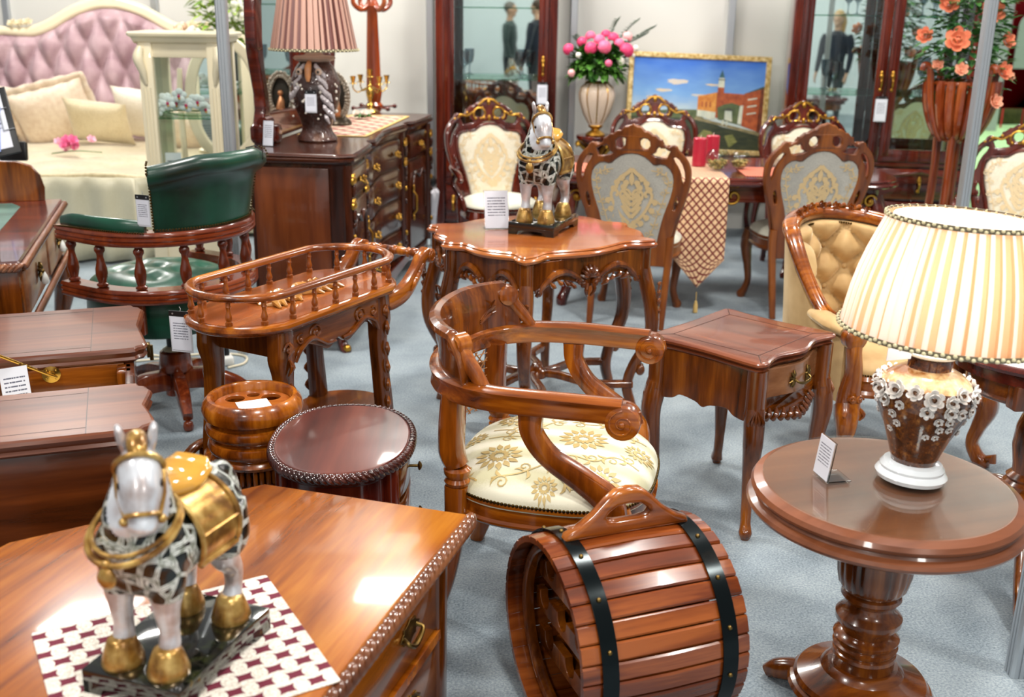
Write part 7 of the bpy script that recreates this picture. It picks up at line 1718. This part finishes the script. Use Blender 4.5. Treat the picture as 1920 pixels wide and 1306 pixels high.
# ---------------------------------------------------------------- bed
def bed():
    t = thing('bed', 'cream double bed with a pink buttoned velvet headboard', 'bed', (-3.33, 9.12, 0), radians(3))
    top = bez([V((-1.15,.5)), V((-1.16,1.2)), V((-1.13,1.40)), V((-.98,1.46)), V((-.8,1.455)), V((-.66,1.46)), V((-.5,1.52)), V((-.3,1.63)), V((-.12,1.69)), V((0,1.70)), V((.12,1.69)), V((.3,1.63)), V((.5,1.52)), V((.66,1.46)), V((.8,1.455)), V((.98,1.46)), V((1.13,1.40)), V((1.16,1.2)), V((1.15,.5))], 5)
    inn = [V((p.x*.92, .5+(p.y-.5)*.925)) for p in top]
    mb = MB(); mb.mesh(plate(top, [[V((p.x*.985, max(.51, p.y-.002))) for p in inn]], .09, .03, 4), M=XZ)
    for s in (1, -1):                                           # carved flowers on the rail
        for k, (x, z) in enumerate(((.72,1.475), (.66,1.485), (.78,1.475), (.05,1.715))): rose_mb(mb, (s*x, -.02, z), (0,-.6,.8), .045)
    mb.build('headboard_frame', M_cream, t, smooth=50)
    m, nt, b = newmat('dusty_pink_velvet'); v = coords(nt); nt.links.new(ramp(nt, noise(nt, v, 6, 3), [(.35,(168,136,144)), (.65,(200,172,178))]), b.inputs['Base Color']); setp(b, rough=.5, sheen=.8, spec=.3); b.inputs['Sheen Roughness'].default_value = .3
    def zt(x):
        for a, c in zip(inn, inn[1:]):
            if a.x <= x <= c.x and c.x > a.x: return a.y+(c.y-a.y)*(x-a.x)/(c.x-a.x)
        return .6
    mb = MB()
    def f(u, v):
        x = -1.055+2.11*u; top_ = zt(x)-.0; z = .5+(top_-.5)*v; a = x/.2+z/.44; c = x/.2-z/.44
        h = .075*(1-abs(abs(a % 1)*2-1)**2.6)*(1-abs(abs(c % 1)*2-1)**2.6); e = min(1, (1-v)*14, u*40, (1-u)*40)
        return V((x, -.02-h*max(0, e)-.015*max(0, e), z))
    mb.grid(f, 150, 90); mb.build('tufted_headboard', m, t, smooth=180)
    mb = MB(); mb.box((0,-1.1,.36), (1.72,2.06,.36), .06, seg=4); mb.build('mattress', plain('mattress_white', (226,218,202), rough=.8), t)
    sp = fabric('champagne_bedspread', (200,184,146), (226,212,178), 40, .6, .4, .2)
    mb = MB(); R = []
    def sprd(u, v): x = -.92+1.84*u; y = -.2-1.98*v; return V((x, y, .575+.012*sin(9*x)*cos(7*y)+.02*(1-abs(u-.5)*2)))
    mb.grid(sprd, 40, 40); mb.build('bedspread', sp, t, mods=[('SOLIDIFY', dict(thickness=.03))])
    mb = MB(); path = [V((-.93,-.3,0)), V((-.93,-2.14,0)), V((-.88,-2.2,0)), V((.88,-2.2,0)), V((.93,-2.14,0)), V((.93,-.3,0))]
    Pth = []
    for a, c in zip(path, path[1:]):
        n = max(2, int((c-a).length/.02))
        Pth += [a.lerp(c, k/n) for k in range(n)]
    def skirt(u, v):
        i = min(len(Pth)-1, int(u*(len(Pth)-1))); p = Pth[i]; o = V((p.x*.03, (p.y+1)*.03, 0)); w_ = .035*sin(i*.62)+.018*sin(i*.27); n_ = V((math.copysign(1, p.x) if abs(p.x) > .9 else 0, -1 if p.y < -2.1 else 0, 0)); return p+n_*(w_*(.25+.75*v)+.02)+V((0,0,.57-.55*v))
    mb.grid(skirt, len(Pth), 7); mb.build('bed_skirt', fabric('sage_cream_satin', (204,198,170), (214,208,182), 160, .5, .3, .05), t, smooth=180, mods=[('SOLIDIFY', dict(thickness=.006))])
bed()
def pillow(label, loc, rot, w, h, d, mat, ruffle=0):
    t = thing('pillow', label, 'pillow', loc, rot=rot, group='pillows on the bed'); mb = MB()
    def P(u, v, s):
        x, z = (u-.5)*2, (v-.5)*2; k = (1-abs(x)**2.6)*(1-abs(z)**2.6); pin = 1-.07*(1-abs(z))*abs(x)**2-0; q = max(0, k)**.5; return V((x*w/2*(1-.06*(1-z*z)*(abs(x)**3)), s*d/2*q, z*h/2*(1-.06*(1-x*x)*(abs(z)**3))))
    mb.grid(lambda u, v: P(u, v, 1), 26, 22); mb.grid(lambda u, v: P(u, v, -1), 26, 22); mb.build('cover', mat, t, smooth=180)
    if ruffle:
        mb = MB(); E = [(u, 0) for u in [k/20 for k in range(20)]]+[(1, k/16) for k in range(16)]+[(1-k/20, 1) for k in range(20)]+[(0, 1-k/16) for k in range(16)]
        L = len(E); vs = []; 
        for i, (u, v) in enumerate(E): p = P(u, v, 1); o = V((u-.5, 0, v-.5)).normalized(); vs += [p, p+o*ruffle+V((0, .014*sin(i*1.7), 0))]
        mb.add(vs, [(2*i, 2*((i+1) % L), 2*((i+1) % L)+1, 2*i+1) for i in range(L)]); mb.build('ruffle', mat, t, smooth=180, mods=[('SOLIDIFY', dict(thickness=.004))])
    return t
fc = [fabric('ivory_pillow', (226,212,180), (242,232,208), 90, .4, .6, .15), fabric('quilted_champagne', (206,190,154), (232,220,188), 120, .6, .45, .5), fabric('blush_damask', (222,200,178), (240,224,204), 30, .4, .5, .1), fabric('white_pillow', (232,224,206), (246,240,226), 90, .3, .6, .1)]
pillow('large blush pillow with a ruffled edge at the left of the bed', (-3.66, 8.62, .80), (radians(22), radians(-14), radians(6)), .62, .5, .2, fc[2], .06)
pillow('flat quilted champagne cushion leaning in the middle of the bed', (-3.22, 8.38, .775), (radians(30), radians(5), radians(-4)), .5, .38, .15, fc[1])
pillow('white pillow lying behind the quilted cushion', (-2.92, 8.72, .80), (radians(25), radians(6), radians(-6)), .62, .44, .2, fc[3])
pillow('blush pillow partly behind the cream vitrine at the right of the bed', (-2.62, 8.42, .74), (radians(28), radians(24), radians(-12)), .52, .4, .18, fc[2], .05)
pillow('ivory pillow at the far left behind the clipboard', (-4.05, 8.72, .80), (radians(24), radians(8), radians(10)), .62, .46, .2, fc[0])
def bedflowers():
    t = thing('silk_flowers', 'sprig of pink silk flowers lying on the bedspread', 'flowers', (-3.16, 7.72, .612), .3); r = random.Random(4); m = [plain('pink_silk', (240,130,176), rough=.5), plain('pale_pink_silk', (248,196,214), rough=.5)]
    for k in range(11): mb = MB(); rose_mb(mb, (r.uniform(-.13,.13), r.uniform(-.06,.06), .04+r.uniform(0,.07)), (r.uniform(-.6,.6), -.8, .8), r.uniform(.03,.048)); mb.build('flower', m[k % 2], t)
    mb = MB(); ctube(mb, [(-.16,0,.008), (0,.02,.02), (.18,.0,.008)], (.004,.004,.003), 6, 5); mb.build('stem', M_leaf, t)
bedflowers()
# ---------------------------------------------------------------- cream vitrine with orchids
def vitrine():
    t = thing('vitrine', 'tall cream lacquered vitrine with glass sides in front of the bed', 'cabinet', (-1.885, 6.32, 0), radians(2)); W, D, H = .46, .36, 1.47
    for sx in (1, -1):
        for sy in (1, -1):
            mb = MB(); mb.box((sx*(W/2-.04),sy*(D/2-.03),H/2), (.08,.06,H-.02), .008)
            if sy < 0:
                for q in (-.018,0,.018): mb.tube([(sx*(W/2-.04)+q,-D/2,.3), (sx*(W/2-.04)+q,-D/2,1.2)], .005, 6)
                ctube(mb, [(sx*(W/2-.02),-D/2-.005,1.42), (sx*(W/2-.01),-D/2-.025,1.36), (sx*(W/2-.03),-D/2-.012,1.28), (sx*(W/2-.04),-D/2-.004,1.22)], (.02,.03,.02,.008), 10, 5)
            mb.build('corner_post', M_cream, t)
    mb = MB(); mb.slab(rrect(W+.09, D+.08, .03, 3), [(-.05,H-.03), (-.03,H-.02), (-.02,H), (0,H+.012), (.004,H+.025), (-.006,H+.034)]); mb.build('cornice', M_cream, t)
    for s in (1, -1): mb = MB(); mb.box((0,s*(D/2-.03),H-.06), (W-.12,.03,.09), .006); mb.build('top_rail', M_cream, t)
    mb = MB(); mb.box((0,0,.3), (W-.02,D-.02,.52), .01); mb.box((0,0,.03), (W+.04,D+.04,.06), .01); mb.build('base', M_cream, t)
    mb = MB(); mb.box((0,-D/2+.03,.98), (W-.15,.004,.84), 0); mb.build('glass_front', M_glass, t, smooth=0)
    for s in (1, -1): mb = MB(); mb.box((s*(W/2-.04),0,.98), (.004,D-.11,.84), 0); mb.build('glass_side', M_glass, t, smooth=0)
    mb = MB(); mb.box((0,0,1.03), (W-.1,D-.06,.009), 0); mb.build('glass_shelf', M_gshelf, t, smooth=0)
vitrine()
def orchids():
    t = thing('orchid_sprig', 'white orchids with crimson hearts lying on the vitrine glass shelf', 'flowers', (-1.90, 6.25, 1.036), 0); r = random.Random(8); mw = plain('orchid_white', (236,240,242), rough=.4); mr = plain('orchid_crimson', (196,30,92), rough=.4); my = plain('orchid_yellow', (236,170,60), rough=.4)
    for k in range(9):
        x, y, z = -.15+.27*k/8, r.uniform(-.05,.03), .04+.05*sin(k*1.2)**2+.03*(1-abs(k-4)/4); mb = MB()
        for j in range(5): a = 2*pi*j/5+k; mb.ell((x+.024*cos(a), y-.004*(j % 2), z+.024*sin(a)), (.022,.006,.018), 8, 6)
        mb.ell((x, y-.012, z-.004), (.009,.008,.011), 8, 6, mi=1); mb.ell((x+.004, y-.016, z-.016), (.006,.005,.006), 8, 6, mi=2); mb.build('orchid', [mw, mr, my], t)
    mb = MB(); ctube(mb, [(-.16,0,.02), (-.05,.03,.03), (.08,.02,.03), (.15,.01,.05), (.19,0,.075)], (.003,.004,.004,.003,.002), 6, 5); ctube(mb, [(-.17,-.03,.006), (-.1,-.03,.022), (0,-.03,.006), (.19,-.02,.008)], (.002,.003,.003,.002), 6, 5); mb.build('stem', M_leaf, t)
orchids()
stand_card('white card standing in the lower compartment of the cream vitrine', (-1.99, 6.24, .561), 0, .1, .13, .1)
_c = [o for o in COL.objects if o.get('label', '').startswith('white card standing in the lower')][0]; _c.location.z = .57; _c.scale = (1, 1, 2.0)
def oval_mirror():
    t = thing('cheval_mirror', 'white framed oval dressing mirror behind the cream vitrine', 'mirror', (-1.93, 7.25, 0), radians(10)); 
    e = [V((.26*cos(a), .42*sin(a)+1.05)) for a in [2*pi*k/48 for k in range(48)]]; i = [V((.19*cos(a), .34*sin(a)+1.05)) for a in [2*pi*k/48 for k in range(48)]]
    mb = MB(); mb.mesh(plate(e, [i], .05, .016, 3), M=XZ); mb.build('frame', M_cream, t, smooth=50)
    mb = MB(); mb.mesh(plate([V((p.x*1.03, 1.05+(p.y-1.05)*1.02)) for p in i], (), .006, .001), M=Tr(0,.01,0) @ XZ); mb.build('mirror_glass', M_mirror, t, smooth=0)
    for s in (1, -1): mb = MB(); ctube(mb, [(s*.28,.0,.02), (s*.285,0,.5), (s*.29,0,1.05), (s*.28,0,1.25)], (.022,.02,.02,.016), 10, 6); mb.build('upright', M_cream, t)
    mb = MB(); mb.box((0,0,.3), (.56,.03,.05), .01)
    for s in (1, -1): mb.box((s*.28,0,.02), (.05,.34,.04), .012)
    mb.build('foot', M_cream, t)
oval_mirror()
def side_cabinet():
    t = thing('bedside_cabinet', 'white bedside cabinet seen through the vitrine', 'cabinet', (-2.06, 8.0, 0), radians(3))
    mb = MB(); mb.slab(rrect(.5, .4, .03, 3), [(-.02,.62), (0,.63), (.004,.645), (-.008,.655)]); mb.build('cabinet_top', M_cream, t)
    mb = MB(); mb.box((0,0,.33), (.44,.34,.6), .01); mb.build('body', M_cream, t)
    for z in (.46,.26): mb = MB(); mb.box((0,-.17,z), (.38,.02,.17), .006); d = mb.build('drawer', M_cream, t); mb = MB(); mb.ell((0,-.19,z), .014, 10, 8); mb.build('drawer_knob', M_gold, d)
    t = thing('gilded_dish', 'golden domed dish on a white foot on the bedside cabinet', 'dish', (-1.98, 7.86, .656), 0)
    mb = MB(); mb.lathe([(.09,0), (.1,.01), (.06,.03), (.07,.06), (.12,.08), (.13,.09), (.001,.092)], n=36); mb.build('foot', M_cream, t)
    m, nt, b = newmat('golden_weave'); v = coords(nt); nt.links.new(ramp(nt, noise(nt, v, 60, 2), [(.4,(150,92,30)), (.6,(220,166,84))]), b.inputs['Base Color']); setp(b, rough=.45, metal=.3)
    mb = MB(); mb.lathe([(.11,.09), (.115,.1), (.1,.125), (.075,.15), (.05,.165), (.001,.17)], n=36); mb.build('dome', m, t)
    t = thing('green_plant', 'green plant with white and peach blossoms behind the cream vitrine', 'plant', (-2.1, 8.12, .656), 0, s=1.3); r = random.Random(13)
    mb = MB(); mb.lathe([(.06,0), (.07,.02), (.09,.2), (.12,.42), (.11,.43), (.001,.42)], n=28); mb.build('vase', M_cream, t)
    mb = MB()
    for k in range(420): a = r.uniform(0,6.3); h = r.random(); R = .2*sqrt(r.random()); leaf(mb, (R*cos(a)+.02, R*sin(a), .46+.36*h), V((cos(a), sin(a), r.uniform(-.5,.8))), r.uniform(.05,.09), r.uniform(.016,.028))
    mb.build('foliage', leaf_mat('lime_leaf', (92,132,32), (156,182,66)), t, smooth=0)
    mw = plain('hydrangea_white', (240,240,226), rough=.6); mp = plain('peach_blossom', (246,206,176), rough=.6)
    for x, z, q, mt in ((-.22,.62,.05,mp), (-.27,.58,.045,mw), (-.16,.6,.05,mw), (-.2,.55,.04,mp), (.06,.8,.06,mw), (-.04,.84,.06,mw), (.1,.72,.045,mw)):
        mb = MB()
        for j in range(22): d = V((r.gauss(0,1), r.gauss(0,1), r.gauss(0,1))).normalized(); mb.ell(V((x, -.16, z))+d*q*.8, q*.32, 7, 5)
        mb.build('blossom', mt, t)
side_cabinet()
# ---------------------------------------------------------------- odds and ends
def power_strip():
    t = thing('power_strip', 'white power socket block with a plug on the carpet by the aluminium post', 'power strip', (-1.40, 4.92, 0), .5)
    mb = MB(); mb.box((0,0,.024), (.06,.19,.046), .012, seg=3)
    for y in (-.055,.0,.055): mb.lathe([(.02,.046), (.02,.0475), (.016,.0478), (.016,.043), (.001,.043)], c=(0,y,0), n=20)
    mb.build('block', M_white, t)
    mb = MB(); mb.lathe([(.016,.046), (.017,.06), (.012,.085), (.006,.095)], c=(0,-.055,0), n=16); ctube(mb, [(0,-.055,.09), (.004,-.05,.13), (.0,-.03,.2), (-.02,.06,.28)], (.004,.0035,.0035,.0035), 8, 6); mb.build('plug', M_black, t)
    t = thing('extension_cable', 'cream extension cable looping over the carpet round the power socket', 'cable', (-1.40, 4.9, .006), 0)
    mb = MB(); ctube(mb, [(.05,-.1,.002), (.11,-.02,0), (.08,.09,0), (-.08,.12,0), (-.28,.06,0), (-.42,.1,0)], (.006,)*6, 8, 8); ctube(mb, [(-.02,-.14,.002), (-.12,-.1,0), (-.18,.02,0), (-.3,.02,0), (-.42,-.02,0)], (.006,)*5, 8, 8); mb.build('cable', plain('cream_rubber', (226,216,190), rough=.5), t)
power_strip()
def umbrella():
    t = thing('umbrella', 'folded white umbrella with a black knob leaning between dresser and cabinet', 'umbrella', (-.60, 7.62, 0), rot=(radians(2), 0, 0))
    mb = MB()
    def mod(a, z): return 1+.18*abs(sin(a*4+z*9))
    mb.lathe([(.008,.08), (.02,.1), (.035,.2), (.05,.34), (.055,.4), (.04,.425), (.012,.43)], n=64, mod=mod); mb.build('canopy', plain('white_nylon', (226,224,232), rough=.4), t)
    mb = MB(); mb.lathe([(.003,0), (.005,.08), (.008,.1), (.008,.43), (.03,.44), (.045,.465), (.045,.485), (.03,.51), (.001,.52)], n=24); mb.build('handle', M_black, t)
umbrella()
# ---------------------------------------------------------------- stands across the aisle
def sofa(label, loc, rz, mat):
    t = thing('sofa', label, 'sofa', loc, rz, 'sofas across the aisle')
    mb = MB(); mb.box((0,0,.2), (1.8,.85,.4), .06); mb.build('base', mat, t)
    mb = MB(); mb.box((0,.36,.6), (1.8,.2,.6), .08); mb.build('backrest', mat, t)
    for s in (1, -1): mb = MB(); mb.box((s*.85,0,.42), (.22,.86,.5), .08); mb.build('armrest', mat, t); mb = MB(); mb.box((s*.4,-.04,.47), (.75,.66,.16), .06); mb.build('seat_cushion', mat, t)
M_olive = fabric('olive_upholstery', (58,56,24), (92,88,44), 30, .3)
sofa('dark olive sofa across the aisle beneath the red banner', (8.2, 18.0, 0), radians(10), M_olive)
sofa('dark olive sofa across the aisle behind the nearer one', (9.4, 19.6, .0), radians(10), M_olive)
def banner():
    t = thing('exhibition_banner', 'red exhibition banner with a grey arch across the aisle', 'banner', (7.75, 17.0, 0), 0)
    mb = MB(); mb.box((0,0,1.35), (.42,.03,2.1), .004)
    for s in (1, -1): mb.tube([(s*.16,0,0), (s*.16,0,.4)], .015, 8); mb.build('panel', plain('banner_red', (176,20,34), rough=.5), t)
    mb = MB(); o = [(.14,.9), (.14,1.5)]+[(.14*cos(a), 1.5+.2*sin(a)) for a in [pi*k/12 for k in range(13)]]+[(-.14,.9)]; mb.mesh(plate([V(p) for p in o], (), .012, .002), M=Tr(.02,-.02,0) @ XZ); mb.build('arch', plain('banner_grey', (132,146,138), rough=.5), t)
    for k, (x, y) in enumerate(((7.25, 16.6), (8.35, 16.8))): tag(post('stand_pillar', x, y, 3.2, .16), ('pale pillar to the left of the red banner across the aisle', 'pale pillar to the right of the red banner across the aisle')[k], 'pillar', 'stand pillars across the aisle')
    t = thing('bookcase', 'tall dark brown cabinet across the aisle behind the sofas', 'cabinet', (11.0, 19.2, 0), 0)
    mb = MB(); mb.box((0,0,1.4), (2.2,.5,2.8), .02); mb.build('carcass', W_brown, t)
    for s in (-1, 0, 1): mb = MB(); mb.box((s*.7,-.26,1.4), (.64,.03,2.6), .01); mb.build('door', W_brown, t)
banner()
mb = MB(); mb.box((8, 22.5, 1.6), (18, .06, 3.2)); struct('wall_aisle', mb, plain('sage_panel', (150,172,150), rough=.6))
# ---------------------------------------------------------------- visitors behind the camera, seen in the cabinet mirrors
def visitor(label, loc, rz, h, jacket, trousers, hair, long_hair=False):
    t = thing('person', label, 'person', loc, rz, s=h/1.76); q = MB()                       # local +y is forward
    def T(p, r, n=14, **k): P = bez([V(a) for a in p], 5); q.tube(P, lerp_list(r, len(P)), n, **k)
    T([(0,0,.86), (0,.0,1.0), (0,.01,1.2), (0,0,1.38), (0,-.01,1.46)], ((.16,.11), (.15,.105), (.185,.12), (.19,.11), (.08,.07)), up=(1,0,0))
    T([(0,-.01,1.42), (0,.0,1.5), (0,.015,1.56)], (.062,.055,.055))
    q.ell((0,.02,1.65), (.076,.098,.115), 18, 12); q.ell((0,.055,1.58), (.05,.058,.05), 12, 9); q.ell((0,.122,1.635), (.013,.02,.022), 8, 7)
    for s in (1, -1):
        q.ell((s*.077,.01,1.64), (.012,.022,.032), 8, 6)
        T([(s*.09,0,.9), (s*.095,.01,.7), (s*.1,.015,.48), (s*.1,-.01,.28), (s*.1,-.02,.06)], (.095,.085,.06,.055,.04)); T([(s*.1,-.06,.035), (s*.105,.05,.035), (s*.11,.16,.025)], (.035,.045,.03))
        T([(s*.17,-.01,1.4), (s*.22,-.01,1.3), (s*.245,0,1.12), (s*.25,.05,.95), (s*.25,.1,.84)], (.07,.062,.05,.043,.03))
        T([(s*.25,.105,.83), (s*.25,.125,.77), (s*.25,.13,.735)], ((.02,.034), (.018,.04), (.012,.032)), up=(1,0,0))
        for k in range(4): T([(s*.25,.10+.019*k,.745), (s*.246,.105+.019*k,.70), (s*.238,.108+.018*k,.665+.008*abs(k-1))], (.0105,.0095,.008), 8)
        T([(s*.245,.145,.79), (s*.235,.175,.755), (s*.23,.18,.72)], (.012,.011,.009), 8)
    me = remesh_of(q, .0125, 3); b = MB(); b.mesh(me)
    for i, f in enumerate(b.f):
        c = V((0,0,0))
        for k in f: c += V(b.v[k])
        c /= len(f); b.m[i] = 2 if c.z > 1.475 or (abs(c.x) > .2 and c.z < .845) else 1 if c.z < .88 else 0
        if c.z < .075: b.m[i] = 3
    b.build('body', [jacket, trousers, M_skin, M_black], t, smooth=180)
    mb = MB(); mb.ell((0,-.005,1.685), (.086,.102,.1), 18, 12); mb.v = [(x, min(y, .085-.5*max(0, 1.69-z)), z) for x, y, z in mb.v]
    if long_hair: ctube(mb, [(0,-.05,1.7), (0,-.085,1.6), (0,-.075,1.42)], ((.09,.05), (.1,.05), (.08,.03)), 14, 5, up=(1,0,0))
    mb.build('hair', hair, t)
    for s in (1, -1): mb = MB(); mb.ell((s*.03,.108,1.655), (.011,.008,.008), 8, 6); mb.build('eye', M_black, t)
M_skin = plain('skin', (206,160,132), rough=.5, sss=.05)
jk = [fabric('grey_green_jacket', (44,56,56), (66,80,78), 60), fabric('navy_jacket', (16,20,32), (30,36,52), 60), fabric('dark_trousers', (20,22,28), (34,36,44), 60)]
visitor('person in a grey green jacket in profile, reflected in the single door cabinet', (-.93, -2.2, 0), radians(-80), 1.76, jk[0], jk[2], plain('grey_hair', (112,104,98), rough=.7))
visitor('person in a navy jacket reflected at the right of the single door cabinet mirror', (-.42, -1.5, 0), radians(120), 1.80, jk[1], jk[2], plain('brown_hair', (70,48,32), rough=.6))
visitor('person in a navy jacket with long fair hair reflected in the double door cabinet', (1.98, -1.2, 0), radians(20), 1.70, jk[1], jk[2], plain('fair_hair', (186,150,98), rough=.6), True)
